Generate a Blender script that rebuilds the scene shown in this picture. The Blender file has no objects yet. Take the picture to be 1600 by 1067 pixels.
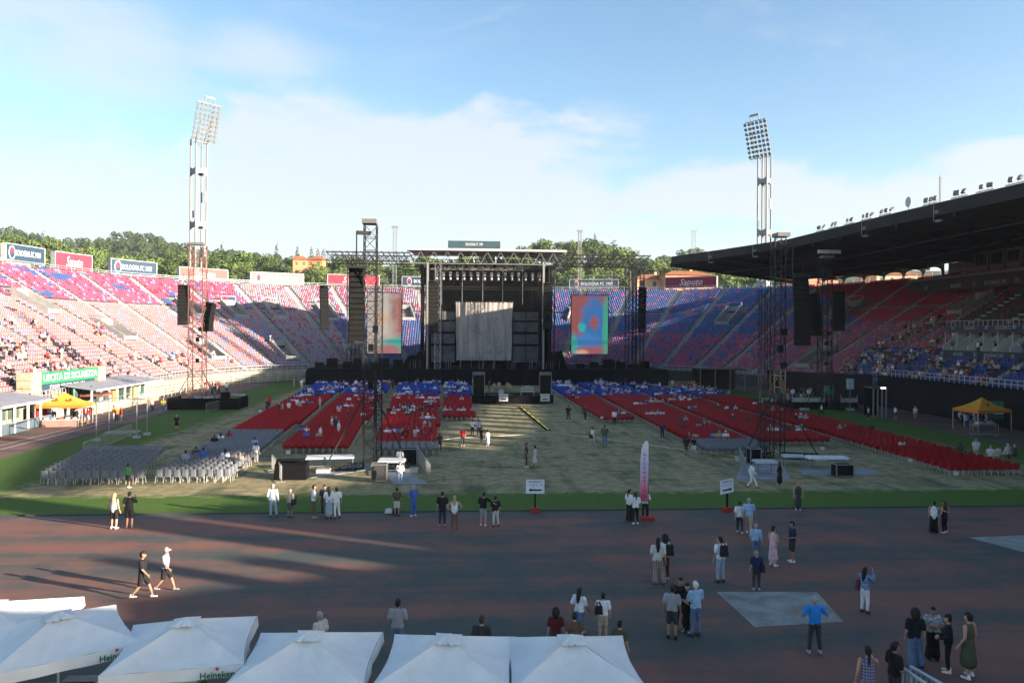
import bpy, math, random
import numpy as np
from mathutils import Vector, Matrix
random.seed(7)
rng = np.random.default_rng(7)
R = math.radians
sc = bpy.context.scene
COL = sc.collection

# ------------------------------------------------------------------ camera, sky, sun, exposure
F, H, ROLL = 1213.0, 9.7, 0.0065          # focal length in photo pixels, eye height in metres, camera roll
cam_d = bpy.data.cameras.new('camera'); cam = bpy.data.objects.new('camera', cam_d); COL.objects.link(cam)
cam_d.sensor_width = 36.0; cam_d.lens = F / 1600 * 36.0; cam_d.shift_y = -13.5 / 1600
cam_d.clip_start = 0.1; cam_d.clip_end = 9000
cam.location = (0, 0, H)
cam.rotation_euler = (Matrix.Rotation(R(90), 3, 'X') @ Matrix.Rotation(ROLL, 3, 'Z')).to_euler()
sc.camera = cam

SUN_EL = R(13.0)
SUN_H = Vector((0.925, -0.38, 0)).normalized()                   # horizontal direction towards the sun
SUN_DIR = Vector((SUN_H.x * math.cos(SUN_EL), SUN_H.y * math.cos(SUN_EL), math.sin(SUN_EL)))
sun_d = bpy.data.lights.new('sun', 'SUN'); sun_d.energy = 5.0; sun_d.angle = R(0.5); sun_d.color = (1.0, 0.85, 0.69)
sun = bpy.data.objects.new('sun', sun_d); COL.objects.link(sun); sun.location = (60, -40, 80)
sun.rotation_euler = (-SUN_DIR).to_track_quat('-Z', 'Y').to_euler()

world = bpy.data.worlds.new('World'); sc.world = world; world.use_nodes = True
def build_sky():
    nt = world.node_tree; N = nt.nodes; L = nt.links; N.clear()
    out = N.new('ShaderNodeOutputWorld'); bg = N.new('ShaderNodeBackground')
    sky = N.new('ShaderNodeTexSky'); sky.sky_type = 'NISHITA'; sky.sun_disc = False
    sky.sun_elevation = SUN_EL; sky.sun_rotation = math.atan2(SUN_H.x, SUN_H.y)
    sky.altitude = 50; sky.air_density = 1.0; sky.dust_density = 0.7; sky.ozone_density = 1.4
    tc = N.new('ShaderNodeTexCoord')
    def math_(op, a, b=None, c=None, clamp=False):
        n = N.new('ShaderNodeMath'); n.operation = op; n.use_clamp = clamp
        for i, v in enumerate((a, b, c)):
            if v is None: continue
            if isinstance(v, (int, float)): n.inputs[i].default_value = v
            else: L.new(v, n.inputs[i])
        return n.outputs[0]
    def noise(vec, scale, detail, rough, dist=0.0):
        n = N.new('ShaderNodeTexNoise'); n.inputs['Scale'].default_value = scale; n.inputs['Detail'].default_value = detail
        n.inputs['Roughness'].default_value = rough; n.inputs['Distortion'].default_value = dist
        L.new(vec, n.inputs['Vector']); return n.outputs['Fac']
    def mapped(scale, loc=(0, 0, 0), rot=(0, 0, 0)):
        m = N.new('ShaderNodeMapping'); m.inputs['Scale'].default_value = scale; m.inputs['Location'].default_value = loc
        m.inputs['Rotation'].default_value = rot; L.new(tc.outputs['Generated'], m.inputs['Vector']); return m.outputs['Vector']
    def lobe(px, py, w, hgt):             # a cloud mass around one direction of the sky
        d = Vector(((px - 800) / F, 1, (520 - py) / F)).normalized()
        sx, sz = F / w, F / hgt
        m = N.new('ShaderNodeVectorMath'); m.operation = 'SUBTRACT'; L.new(tc.outputs['Generated'], m.inputs[0]); m.inputs[1].default_value = d
        s = N.new('ShaderNodeVectorMath'); s.operation = 'MULTIPLY'; L.new(m.outputs[0], s.inputs[0]); s.inputs[1].default_value = (sx, sx * .6, sz)
        l = N.new('ShaderNodeVectorMath'); l.operation = 'LENGTH'; L.new(s.outputs[0], l.inputs[0])
        return math_('SUBTRACT', 1.0, l.outputs['Value'], clamp=True)
    puff = noise(mapped((1, 1, 2.2)), 5.5, 9, 0.60, 0.35)
    wisp = noise(mapped((1.0, 1.0, 3.5), (3.1, 0, 0), (0, R(14), 0)), 4.0, 8, 0.66, 0.9)
    lobes = None
    for a in ((560, 300, 560, 190), (770, 235, 230, 110), (330, 330, 520, 170), (820, 330, 330, 150), (1080, 300, 260, 70), (1440, 300, 260, 75), (1560, 245, 170, 45)):
        v = lobe(*a); lobes = v if lobes is None else math_('MAXIMUM', lobes, v)
    low = N.new('ShaderNodeMapRange'); low.inputs['From Min'].default_value = 0.20; low.inputs['From Max'].default_value = 0.02; low.clamp = True
    sep = N.new('ShaderNodeSeparateXYZ'); L.new(tc.outputs['Generated'], sep.inputs[0]); L.new(sep.outputs['Z'], low.inputs['Value'])
    dens = math_('ADD', math_('MULTIPLY', lobes, 1.5), math_('MULTIPLY', math_('SUBTRACT', puff, 0.52), 2.6))
    dens = math_('ADD', dens, math_('MULTIPLY', low.outputs[0], 0.45))
    m1 = N.new('ShaderNodeMapRange'); m1.interpolation_type = 'SMOOTHSTEP'; m1.inputs['From Min'].default_value = 0.25; m1.inputs['From Max'].default_value = 0.85
    L.new(dens, m1.inputs['Value'])
    wl = None
    for a in ((150, 70, 190, 110), (390, 90, 150, 60), (60, 20, 200, 60)):
        v = lobe(*a); wl = v if wl is None else math_('MAXIMUM', wl, v)
    m2 = N.new('ShaderNodeMapRange'); m2.interpolation_type = 'SMOOTHSTEP'; m2.inputs['From Min'].default_value = 0.50; m2.inputs['From Max'].default_value = 1.05
    L.new(math_('ADD', wisp, math_('MULTIPLY', wl, 0.62)), m2.inputs['Value'])
    fac = math_('MULTIPLY', math_('MAXIMUM', m1.outputs[0], math_('MULTIPLY', m2.outputs[0], 0.75)), 0.82)
    horizon_haze = math_('MULTIPLY', low.outputs[0], 0.35)
    fac = math_('MAXIMUM', fac, horizon_haze)
    mix = N.new('ShaderNodeMix'); mix.data_type = 'RGBA'
    L.new(fac, mix.inputs['Factor']); hs = N.new('ShaderNodeHueSaturation'); hs.inputs['Saturation'].default_value = 1.12; L.new(sky.outputs[0], hs.inputs['Color']); L.new(hs.outputs[0], mix.inputs['A']); mix.inputs['B'].default_value = CLOUD
    L.new(mix.outputs['Result'], bg.inputs['Color']); bg.inputs['Strength'].default_value = SKY
    L.new(bg.outputs[0], out.inputs['Surface'])
SKY = 0.078
CLOUD = (2.75, 2.95, 3.15, 1)
build_sky()
sc.view_settings.view_transform = 'Standard'; sc.view_settings.look = 'None'
sc.view_settings.exposure = 1.98; sc.view_settings.gamma = 1.0; sc.view_settings.use_curve_mapping = False
sc.cycles.max_bounces = 6; sc.cycles.diffuse_bounces = 3; sc.cycles.glossy_bounces = 2; sc.cycles.transparent_max_bounces = 6
sc.cycles.caustics_reflective = False; sc.cycles.caustics_refractive = False

# ------------------------------------------------------------------ place: the pitch frame (s across, t along, away from the camera)
NN = math.hypot(1, .07); PR = math.atan(.07)
def L2(s, t): return (4 + (s - .07 * t) / NN, (.07 * s + t) / NN)
def W2L(x, y):
    dx = x - 4
    return ((dx + .07 * y) / NN, (y - .07 * dx) / NN)
def unroll(px, py): return px + (py - 533.5) * ROLL, py - (px - 800) * ROLL
def G(px, py, z=0.0):                     # the ground spot seen at a photo pixel
    x, y = unroll(px, py); Y = (H - z) * F / (y - 520); return Vector(((x - 800) / F * Y, Y, z))
def GL(px, py, z=0.0):
    g = G(px, py, z); return W2L(g.x, g.y)
def s_at(px, py, t):                      # position across at a known distance t along the pitch
    x, _ = unroll(px, py); k = (x - 800) / F
    return (k * t - 4 * NN + .07 * t) / (1 - .07 * k)
def z_at(px, py, s, t):
    _, y = unroll(px, py); return H + (520 - y) / F * L2(s, t)[1]
def proj(x, y, z):
    u, v = 800 + F * x / y, 520 - F * (z - H) / y
    return u - (v - 533.5) * ROLL, v + (u - 800) * ROLL

# ------------------------------------------------------------------ materials
MATS = {}
def M(name, rgb, rough=.75, var=.18, scale=1.5, metal=0.0, bump=0.0, bscale=20.0, objvar=0.0, trans=0.0, spec=0.3):
    if name in MATS: return MATS[name]
    m = bpy.data.materials.new(name); m.use_nodes = True; nt = m.node_tree; N = nt.nodes; L = nt.links
    b = N['Principled BSDF']; b.inputs['Roughness'].default_value = rough; b.inputs['Metallic'].default_value = metal
    b.inputs['Specular IOR Level'].default_value = spec
    if trans: b.inputs['Subsurface Weight'].default_value = 0
    geo = N.new('ShaderNodeNewGeometry')
    n = N.new('ShaderNodeTexNoise'); n.inputs['Scale'].default_value = scale; n.inputs['Detail'].default_value = 5; n.inputs['Roughness'].default_value = .65
    L.new(geo.outputs['Position'], n.inputs['Vector'])
    hsv = N.new('ShaderNodeHueSaturation'); hsv.inputs['Color'].default_value = (*rgb, 1)
    mr = N.new('ShaderNodeMapRange'); mr.inputs['From Min'].default_value = .3; mr.inputs['From Max'].default_value = .7
    mr.inputs['To Min'].default_value = 1 - var; mr.inputs['To Max'].default_value = 1 + var; L.new(n.outputs['Fac'], mr.inputs['Value'])
    val = mr.outputs[0]
    if objvar:
        oi = N.new('ShaderNodeObjectInfo'); m2 = N.new('ShaderNodeMapRange'); m2.inputs['To Min'].default_value = 1 - objvar; m2.inputs['To Max'].default_value = 1 + objvar
        L.new(oi.outputs['Random'], m2.inputs['Value'])
        mm = N.new('ShaderNodeMath'); mm.operation = 'MULTIPLY'; L.new(val, mm.inputs[0]); L.new(m2.outputs[0], mm.inputs[1]); val = mm.outputs[0]
    L.new(val, hsv.inputs['Value']); L.new(hsv.outputs[0], b.inputs['Base Color'])
    if bump:
        nb = N.new('ShaderNodeTexNoise'); nb.inputs['Scale'].default_value = bscale; nb.inputs['Detail'].default_value = 4
        L.new(geo.outputs['Position'], nb.inputs['Vector'])
        bp = N.new('ShaderNodeBump'); bp.inputs['Strength'].default_value = bump; bp.inputs['Distance'].default_value = .05
        L.new(nb.outputs['Fac'], bp.inputs['Height']); L.new(bp.outputs[0], b.inputs['Normal'])
    MATS[name] = m; return m
def emat(name, rgb, strength):
    if name in MATS: return MATS[name]
    m = bpy.data.materials.new(name); m.use_nodes = True; b = m.node_tree.nodes['Principled BSDF']
    b.inputs['Base Color'].default_value = (*rgb, 1); b.inputs['Emission Color'].default_value = (*rgb, 1); b.inputs['Emission Strength'].default_value = strength
    MATS[name] = m; return m

# ------------------------------------------------------------------ mesh helpers
def tag(o, label=None, cat=None, group=None, kind=None):
    if label: o['label'] = label
    if cat: o['category'] = cat
    if group: o['group'] = group
    if kind: o['kind'] = kind
    return o
def link(name, me, parent=None, loc=None, rz=None):
    o = bpy.data.objects.new(name, me); COL.objects.link(o)
    if parent is not None: o.parent = parent
    if loc is not None: o.location = loc
    if rz is not None: o.rotation_euler = (0, 0, rz)
    return o
def thing(name, label, cat, st=None, z=0.0, rz=0.0, group=None, world_loc=None):
    o = bpy.data.objects.new(name, None); COL.objects.link(o); o.empty_display_size = .2
    o.location = world_loc if world_loc is not None else (*L2(*st), z)
    o.rotation_euler = (0, 0, PR + rz)
    return tag(o, label, cat, group)
def copy_tree(o, parent=None):
    c = o.copy(); COL.objects.link(c)
    if parent is not None: c.parent = parent
    for ch in o.children: copy_tree(ch, c)
    return c
class MB:
    def __init__(s): s.v = []; s.f = []; s.m = []
    def add(s, vs, fs, mi=0):
        b = len(s.v); s.v.extend([tuple(x) for x in vs])
        for f in fs: s.f.append([b + i for i in f]); s.m.append(mi)
        return s
    BF = [(0, 3, 2, 1), (4, 5, 6, 7), (0, 1, 5, 4), (1, 2, 6, 5), (2, 3, 7, 6), (3, 0, 4, 7)]
    def box(s, x0, x1, y0, y1, z0, z1, mi=0):
        return s.add([(x0, y0, z0), (x1, y0, z0), (x1, y1, z0), (x0, y1, z0), (x0, y0, z1), (x1, y0, z1), (x1, y1, z1), (x0, y1, z1)], s.BF, mi)
    def cbox(s, c, d, rz=0.0, mi=0, tilt=0.0):
        ca, sa = math.cos(rz), math.sin(rz); ct, stt = math.cos(tilt), math.sin(tilt); vs = []
        for dz in (-.5, .5):
            for dx, dy in ((-.5, -.5), (.5, -.5), (.5, .5), (-.5, .5)):
                x, y, z = dx * d[0], dy * d[1], dz * d[2]
                y, z = y * ct - z * stt, y * stt + z * ct
                vs.append((c[0] + x * ca - y * sa, c[1] + x * sa + y * ca, c[2] + z))
        return s.add(vs, s.BF, mi)
    def beam(s, p, q, w, h=None, mi=0, caps=True):
        p = Vector(p); q = Vector(q); d = q - p
        if d.length < 1e-6: return s
        d.normalize(); up = Vector((0, 0, 1)) if abs(d.z) < .95 else Vector((1, 0, 0))
        e1 = d.cross(up).normalized(); e2 = d.cross(e1).normalized(); h = h or w
        a, b = e1 * w / 2, e2 * h / 2
        vs = [p - a - b, p + a - b, p + a + b, p - a + b, q - a - b, q + a - b, q + a + b, q - a + b]
        return s.add(vs, s.BF if caps else s.BF[2:], mi)
    def tube(s, p, q, r0, r1=None, n=8, mi=0):
        p = Vector(p); q = Vector(q); d = (q - p).normalized(); r1 = r0 if r1 is None else r1
        up = Vector((0, 0, 1)) if abs(d.z) < .95 else Vector((1, 0, 0))
        e1 = d.cross(up).normalized(); e2 = d.cross(e1).normalized(); vs = []
        for c, r in ((p, r0), (q, r1)):
            for i in range(n):
                a = 2 * math.pi * i / n; vs.append(c + e1 * r * math.cos(a) + e2 * r * math.sin(a))
        fs = [(i, (i + 1) % n, n + (i + 1) % n, n + i) for i in range(n)] + [tuple(range(n))[::-1], tuple(range(n, 2 * n))]
        return s.add(vs, fs, mi)
    def prism(s, poly, z0, z1, mi=0):
        n = len(poly)
        return s.add([(x, y, z0) for x, y in poly] + [(x, y, z1) for x, y in poly],
                     [tuple(range(n))[::-1], tuple(range(n, 2 * n))] + [(i, (i + 1) % n, n + (i + 1) % n, n + i) for i in range(n)], mi)
    def plate(s, poly, y0, y1, mi=0):     # outline in x,z, thickness along y
        n = len(poly)
        return s.add([(x, y0, z) for x, z in poly] + [(x, y1, z) for x, z in poly],
                     [tuple(range(n)), tuple(range(n, 2 * n))[::-1]] + [(i, n + i, n + (i + 1) % n, (i + 1) % n) for i in range(n)], mi)
    def truss(s, p, q, w, n, c=.07, b=.04, h=None, mi=0, axis=None):
        p = Vector(p); q = Vector(q); d = (q - p).normalized(); h = h or w
        up = axis or (Vector((0, 0, 1)) if abs(d.z) < .9 else Vector((0, 1, 0)))
        e1 = d.cross(up).normalized() * w / 2; e2 = d.cross(e1).normalized() * h / 2
        co = [e1 + e2, -e1 + e2, -e1 - e2, e1 - e2]
        for k in co: s.beam(p + k, q + k, c, mi=mi)
        for i in range(n):
            a = p.lerp(q, i / n); bb = p.lerp(q, (i + 1) / n)
            for j in range(4):
                k0, k1 = co[j], co[(j + 1) % 4]
                s.beam(a + k0, a + k1, b, mi=mi, caps=False)
                s.beam(*((a + k0, bb + k1) if (i + j) % 2 else (a + k1, bb + k0)), b, mi=mi, caps=False)
        return s
    def mesh(s, name, mats, smooth=False):
        me = bpy.data.meshes.new(name); me.from_pydata(s.v, [], s.f)
        mats = mats if isinstance(mats, (list, tuple)) else [mats]
        for m in mats: me.materials.append(m)
        if len(mats) > 1: me.polygons.foreach_set('material_index', s.m)
        if smooth: me.polygons.foreach_set('use_smooth', [True] * len(me.polygons))
        me.update(); return me
    def build(s, name, mats, parent=None, smooth=False, loc=None, rz=None):
        return link(name, s.mesh(name, mats, smooth), parent, loc, rz)
def quad_mesh(name, V, Q, mi, mats):
    me = bpy.data.meshes.new(name); V = np.asarray(V, np.float32); Q = np.asarray(Q, np.int32)
    me.vertices.add(len(V)); me.vertices.foreach_set('co', V.ravel())
    me.loops.add(4 * len(Q)); me.loops.foreach_set('vertex_index', Q.ravel())
    me.polygons.add(len(Q)); me.polygons.foreach_set('loop_start', np.arange(len(Q), dtype=np.int32) * 4)
    for m in mats: me.materials.append(m)
    if mi is not None: me.polygons.foreach_set('material_index', np.asarray(mi, np.int32))
    me.update(calc_edges=True); return me
def scatter(name, tv, tq, tm, pos, ang, moff, mats, scale=None):
    """copies of a quad template joined into one mesh"""
    tv = np.asarray(tv, float); tq = np.asarray(tq); tm = np.asarray(tm); n = len(pos)
    pos = np.asarray(pos, float); ang = np.asarray(ang, float); ca, sa = np.cos(ang)[:, None], np.sin(ang)[:, None]
    sx = np.ones((n, 1)) if scale is None else np.asarray(scale, float)[:, None]
    x, y, z = tv[None, :, 0] * sx, tv[None, :, 1] * sx, tv[None, :, 2] * sx
    V = np.stack([x * ca - y * sa + pos[:, 0:1], x * sa + y * ca + pos[:, 1:2], z + pos[:, 2:3]], -1).reshape(-1, 3)
    Q = (tq[None] + (np.arange(n) * len(tv))[:, None, None]).reshape(-1, 4)
    mi = (tm[None] + np.asarray(moff)[:, None]).ravel()
    return quad_mesh(name, V, Q, mi, mats)
def text(txt, size, mat, parent, loc, rot=(R(90), 0, 0), name='lettering', shear=0.0, bold=0.0, ex=.01, align='CENTER', sx=1.0, world=False):
    cu = bpy.data.curves.new('t', 'FONT'); cu.body = txt; cu.size = size; cu.align_x = align; cu.align_y = 'CENTER'
    cu.shear = shear; cu.offset = bold; cu.extrude = ex; cu.resolution_u = 2
    tmp = bpy.data.objects.new('t', cu); me = bpy.data.meshes.new_from_object(tmp); me.name = name
    bpy.data.objects.remove(tmp); bpy.data.curves.remove(cu); me.materials.clear(); me.materials.append(mat)
    o = link(name, me, parent, loc); o.rotation_euler = rot; o.scale = (sx, 1, 1); return o

ORD = 'first second third fourth fifth sixth seventh eighth ninth tenth eleventh twelfth thirteenth fourteenth fifteenth sixteenth seventeenth eighteenth nineteenth twentieth'.split()
def nth(i):
    if i < 20: return ORD[i]
    t = ('twenty', 'thirty', 'forty', 'fifty', 'sixty', 'seventy')[(i + 1) // 10 - 2]
    return t + '-' + ORD[(i + 1) % 10 - 1] if (i + 1) % 10 else t[:-1] + 'ieth'
# ------------------------------------------------------------------ ground
def lcoords(nt):
    N, L = nt.nodes, nt.links
    geo = N.new('ShaderNodeNewGeometry'); m = N.new('ShaderNodeMapping'); m.vector_type = 'TEXTURE'
    m.inputs['Location'].default_value = (4, 0, 0); m.inputs['Rotation'].default_value = (0, 0, PR)
    L.new(geo.outputs['Position'], m.inputs['Vector']); return m.outputs['Vector']
def nd(nt, kind, **kw):
    n = nt.nodes.new(kind)
    for k, v in kw.items(): setattr(n, k, v)
    return n
def nnoise(nt, vec, scale, detail=6, rough=.6, dist=0.0, map_scale=None, rot=0.0):
    if map_scale:
        mp = nd(nt, 'ShaderNodeMapping'); mp.inputs['Scale'].default_value = map_scale; mp.inputs['Rotation'].default_value = (0, 0, rot)
        nt.links.new(vec, mp.inputs['Vector']); vec = mp.outputs['Vector']
    n = nd(nt, 'ShaderNodeTexNoise'); n.inputs['Scale'].default_value = scale; n.inputs['Detail'].default_value = detail
    n.inputs['Roughness'].default_value = rough; n.inputs['Distortion'].default_value = dist; nt.links.new(vec, n.inputs['Vector']); return n.outputs['Fac']
def nmath(nt, op, a, b=None, clamp=False):
    n = nd(nt, 'ShaderNodeMath', operation=op, use_clamp=clamp)
    for i, v in enumerate((a, b)):
        if v is None: continue
        if isinstance(v, (int, float)): n.inputs[i].default_value = v
        else: nt.links.new(v, n.inputs[i])
    return n.outputs[0]
def nstep(nt, v, lo, hi):
    n = nd(nt, 'ShaderNodeMapRange', interpolation_type='SMOOTHSTEP'); n.inputs['From Min'].default_value = lo; n.inputs['From Max'].default_value = hi
    nt.links.new(v, n.inputs['Value']); return n.outputs[0]
def nmix(nt, f, a, b):
    n = nd(nt, 'ShaderNodeMix', data_type='RGBA'); 
    for k, v in (('Factor', f), ('A', a), ('B', b)):
        if isinstance(v, (tuple, list)): n.inputs[k].default_value = (*v, 1) if len(v) == 3 else v
        elif isinstance(v, (int, float)): n.inputs[k].default_value = v
        else: nt.links.new(v, n.inputs[k])
    return n.outputs['Result']
def new_mat(name, rough=.85):
    m = bpy.data.materials.new(name); m.use_nodes = True; b = m.node_tree.nodes['Principled BSDF']; b.inputs['Roughness'].default_value = rough
    b.inputs['Specular IOR Level'].default_value = .25; return m, m.node_tree, b
def nbump(nt, b, h, strength, dist=.03):
    bp = nd(nt, 'ShaderNodeBump'); bp.inputs['Strength'].default_value = strength; bp.inputs['Distance'].default_value = dist
    nt.links.new(h, bp.inputs['Height']); nt.links.new(bp.outputs[0], b.inputs['Normal'])

def mat_track():
    m, nt, b = new_mat('track_rubber', .8); v = lcoords(nt)
    band = nnoise(nt, v, 1.0, 5, .6, .4, (.035, .34, 1), R(2)); blot = nnoise(nt, v, .35, 7, .68); fine = nnoise(nt, v, 9, 5, .7)
    red = nmix(nt, blot, (.142, .072, .060), (.225, .095, .065)); green = nmix(nt, blot, (.043, .058, .056), (.085, .087, .070))
    f = nstep(nt, nmath(nt, 'ADD', band, nmath(nt, 'MULTIPLY', nmath(nt, 'SUBTRACT', blot, .5), .55)), .36, .66)
    c = nmix(nt, f, green, red)
    c = nmix(nt, nstep(nt, nnoise(nt, v, .9, 8, .75), .58, .78), c, (.105, .10, .09))
    c = nmix(nt, nstep(nt, fine, .62, .8), c, (.05, .045, .045))
    crack = nnoise(nt, v, .22, 4, .5, 1.5); k = nmath(nt, 'ABSOLUTE', nmath(nt, 'SUBTRACT', crack, .5))
    c = nmix(nt, nmath(nt, 'MULTIPLY', nstep(nt, k, .004, .0), .25), c, (.03, .03, .03))
    nt.links.new(c, b.inputs['Base Color']); nbump(nt, b, fine, .25, .01); return m
def mat_grass():
    m, nt, b = new_mat('pitch_grass', .95); v = lcoords(nt); b.inputs['Specular IOR Level'].default_value = .1
    sp = nd(nt, 'ShaderNodeSeparateXYZ'); nt.links.new(v, sp.inputs[0]); s, t = sp.outputs['X'], sp.outputs['Y']
    e = nmath(nt, 'MINIMUM', nmath(nt, 'MULTIPLY', nmath(nt, 'ADD', s, 30.5), .5), nmath(nt, 'MULTIPLY', nmath(nt, 'SUBTRACT', 39.0, s), .5))
    e = nmath(nt, 'MINIMUM', e, nmath(nt, 'SUBTRACT', t, 46.9))
    big = nnoise(nt, v, .28, 6, .65); med = nnoise(nt, v, 1.3, 7, .7); fine = nnoise(nt, v, 14, 4, .7)
    streak = nnoise(nt, v, 1.0, 5, .6, .3, (.9, .10, 1), R(24)); streak2 = nnoise(nt, v, 1.0, 5, .6, .2, (.12, 1.0, 1), R(-8))
    mask = nstep(nt, nmath(nt, 'ADD', e, nmath(nt, 'MULTIPLY', nmath(nt, 'SUBTRACT', med, .5), 3.0)), -.5, .7)
    green = nmix(nt, med, (.040, .090, .016), (.090, .150, .028))
    green = nmix(nt, nmath(nt, 'MULTIPLY', nstep(nt, fine, .45, .75), .5), green, (.13, .17, .045))
    dry = nmix(nt, nstep(nt, med, .35, .65), (.20, .17, .09), (.34, .275, .15))
    patch = nstep(nt, nmath(nt, 'ADD', nmath(nt, 'MULTIPLY', big, .5), nmath(nt, 'ADD', nmath(nt, 'MULTIPLY', streak, .45), nmath(nt, 'MULTIPLY', streak2, .30))), .58, .78)
    dry = nmix(nt, patch, dry, (.08, .092, .044))
    dry = nmix(nt, nmath(nt, 'MULTIPLY', nstep(nt, fine, .5, .8), .35), dry, (.30, .25, .14))
    c = nmix(nt, mask, green, dry)
    nt.links.new(c, b.inputs['Base Color']); nbump(nt, b, nnoise(nt, v, 30, 3, .6), .5, .03); return m

def sheet(name, pts, z, mat, kind='structure', local=True):
    mb = MB(); P = [(*(L2(*p) if local else p), z) for p in pts]; mb.add(P, [tuple(range(len(P)))])
    return tag(mb.build(name, mat), kind=kind)
sheet('ground', [(-5000, -3000), (5000, -3000), (5000, 8000), (-5000, 8000)], -.03, M('earth', (.10, .11, .06), .95, .3, .02), local=False)
MT = mat_track()
sheet('running_track', [(-58, -12), (62, -12), (62, 176), (-58, 176)], 0.0, MT)
def grass_sheet():
    s0, s1, t0, t1 = -38.0, 45.0, 42.55, 162.0; mb = MB(); n, m = 80, 8
    top = [L2(s0, t0), L2(s1, t0), L2(s1, t1), L2(s0, t1)]
    mb.add([(*p, .03) for p in top] + [(*p, -.02) for p in top], [(0, 1, 2, 3), (0, 4, 5, 1), (1, 5, 6, 2), (3, 2, 6, 7), (0, 3, 7, 4)])
    g = tag(mb.build('grass_pitch', mat_grass()), kind='structure')
    e = MB(); e.box(s0, s1, t0 - .14, t0 - .02, 0, .055); e.box(s0 - .14, s0 - .02, t0 - .14, t1, 0, .055)
    k = e.build('pitch_kerb', M('kerb', (.05, .055, .05), .9)); k.location = (*L2(0, 0), 0); k.rotation_euler.z = PR; tag(k, kind='structure')
grass_sheet()
CONC = M('concrete', (.36, .35, .33), .9, .25, .8, bump=.2, bscale=6)
PAD = M('concrete_pad', (.22, .225, .21), .9, .4, .9)
sheet('concrete_pavement', [(5.8, 28.9), (9.6, 28.7), (9.1, 25.7), (5.9, 25.4)], .008, PAD)
sheet('concrete_pavement', [(20.6, 36.0), (30, 37.0), (30, 32.0), (21.6, 33.0)], .008, PAD)
sheet('concrete_pavement', [(-37.4, 77.6), (-34.6, 78), (-34.0, 75.6), (-37, 75)], .034, PAD)
LINE = M('line_paint', (.62, .60, .55), .8, .3, 3)
def line(pts, w, z=.008, mat=None, name='track_marking'):
    for (a, b) in zip(pts, pts[1:]):
        a, b = Vector((*L2(*a), z)), Vector((*L2(*b), z)); d = (b - a).normalized(); n = Vector((-d.y, d.x, 0)) * w / 2
        mb = MB(); mb.add([a - n, b - n, b + n, a + n], [(0, 1, 2, 3)]); tag(mb.build(name, mat or LINE), kind='structure')
line([(-40.8, 62), (-40.8, 84)], .09); line([(-42.1, 66), (-42.1, 112)], .08); line([(-39.6, 90), (-39.6, 120)], .08)
line([(1.6, 33.2), (2.6, 30.6)], .022, mat=M('old_line', (.22, .20, .18), .9)); line([(-14.5, 40.4), (-12.6, 40.25)], .05, mat=M('old_line', (.22, .20, .18), .9)); line([(20.0, 25.5), (25, 24.2)], .06)
tag(MB().add([(*L2(*p), .006) for p in [(-42, 45.4), (-35, 40.6), (-30.9, 37.4), (-30.8, 37.35), (-34.9, 40.5), (-41.9, 45.3)]], [(0, 1, 4, 5), (1, 2, 3, 4)]).build('track_marking', M('seam', (.04, .04, .04))), kind='structure')

# ------------------------------------------------------------------ the stands
NR, RUN, RISE, Z0 = 40, 33.0, 18.7, 2.0
CT0, CT1, NE, SC0 = 120.0, 70.0, 2.5, 2.5
def ring(r, w):
    """plan position (s, t); w<0 left straight, 0..1 far curve, 1..1.5 right straight, beyond: near curve on the right"""
    a, b = 51 + RUN * r, 50 + RUN * r
    if w < 0:
        return (-a + SC0, CT0 + w * 100)
    if w <= 1:
        ph = math.pi * (1 - w); c, s = abs(math.cos(ph)), abs(math.sin(ph))
        rho = ((c / a) ** NE + (s / b) ** NE) ** (-1 / NE); return (rho * math.cos(ph) + SC0, CT0 + rho * math.sin(ph))
    if w <= 1.5: return (a + SC0, CT0 - (w - 1) * 100)
    ph = (w - 1.5) * math.pi; c, s = abs(math.cos(ph)), abs(math.sin(ph))
    rho = ((c / a) ** NE + (s / b) ** NE) ** (-1 / NE); return (rho * math.cos(ph) + SC0, CT1 - rho * math.sin(ph))
def rz_(r): return Z0 + RISE * r
def ringW(r, w, z=None): return Vector((*L2(*ring(r, w)), rz_(r) if z is None else z))
def find_w(px, r, z, lo, hi):             # where along the ring a photo column lies
    best = min(np.linspace(lo, hi, 1500), key=lambda w: abs(proj(*ringW(r, w, z))[0] - px)); return float(best)
TERR = M('terrace_concrete', (.20, .175, .17), .9, .3, .6); STAIR = M('stair_concrete', (.28, .27, .26), .9, .2, 1.0)
RAIL = M('rail_steel', (.45, .47, .48), .5, .1, 2, .5); DARK = M('opening_shade', (.03, .03, .035), .9); WHITE = M('white_paint', (.55, .54, .51), .6, .12)
def terrace(name, prof, ws, parent, mat, base=True):
    """prof: list of (offset metres from the inner ring, z)"""
    V, Q = [], []; n = len(prof)
    for w in ws:
        for off, z in prof: V.append((*L2(*ring(off / RUN, w)), z))
    for i in range(len(ws) - 1):
        for j in range(n - 1): Q.append((i * n + j, (i + 1) * n + j, (i + 1) * n + j + 1, i * n + j + 1))
    return link(name, quad_mesh(name, V, Q, None, [mat]), parent)
def steps(k0, k1):
    p = [(RUN * k0 / NR, 0.0)]
    for k in range(k0, k1): p += [(RUN * k / NR, Z0 + RISE * k / NR), (RUN * (k + 1) / NR, Z0 + RISE * k / NR)]
    p += [(RUN * k1 / NR, Z0 + RISE * k1 / NR), (RUN * k1 / NR + 1.6, Z0 + RISE * k1 / NR), (RUN * k1 / NR + 1.6, 0)]
    return p
SEAT_V = [(x, y, z) for x in (-.23, .23) for y, z in ((-.22, .36), (-.22, .43), (.12, .43), (.16, .80), (.21, .80), (.2, .36))]
SEAT_Q = [(i, (i + 1) % 6, 6 + (i + 1) % 6, 6 + i) for i in range(6)] + [(0, 5, 2, 1), (5, 4, 3, 2), (6, 7, 8, 11), (11, 8, 9, 10)]
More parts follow.
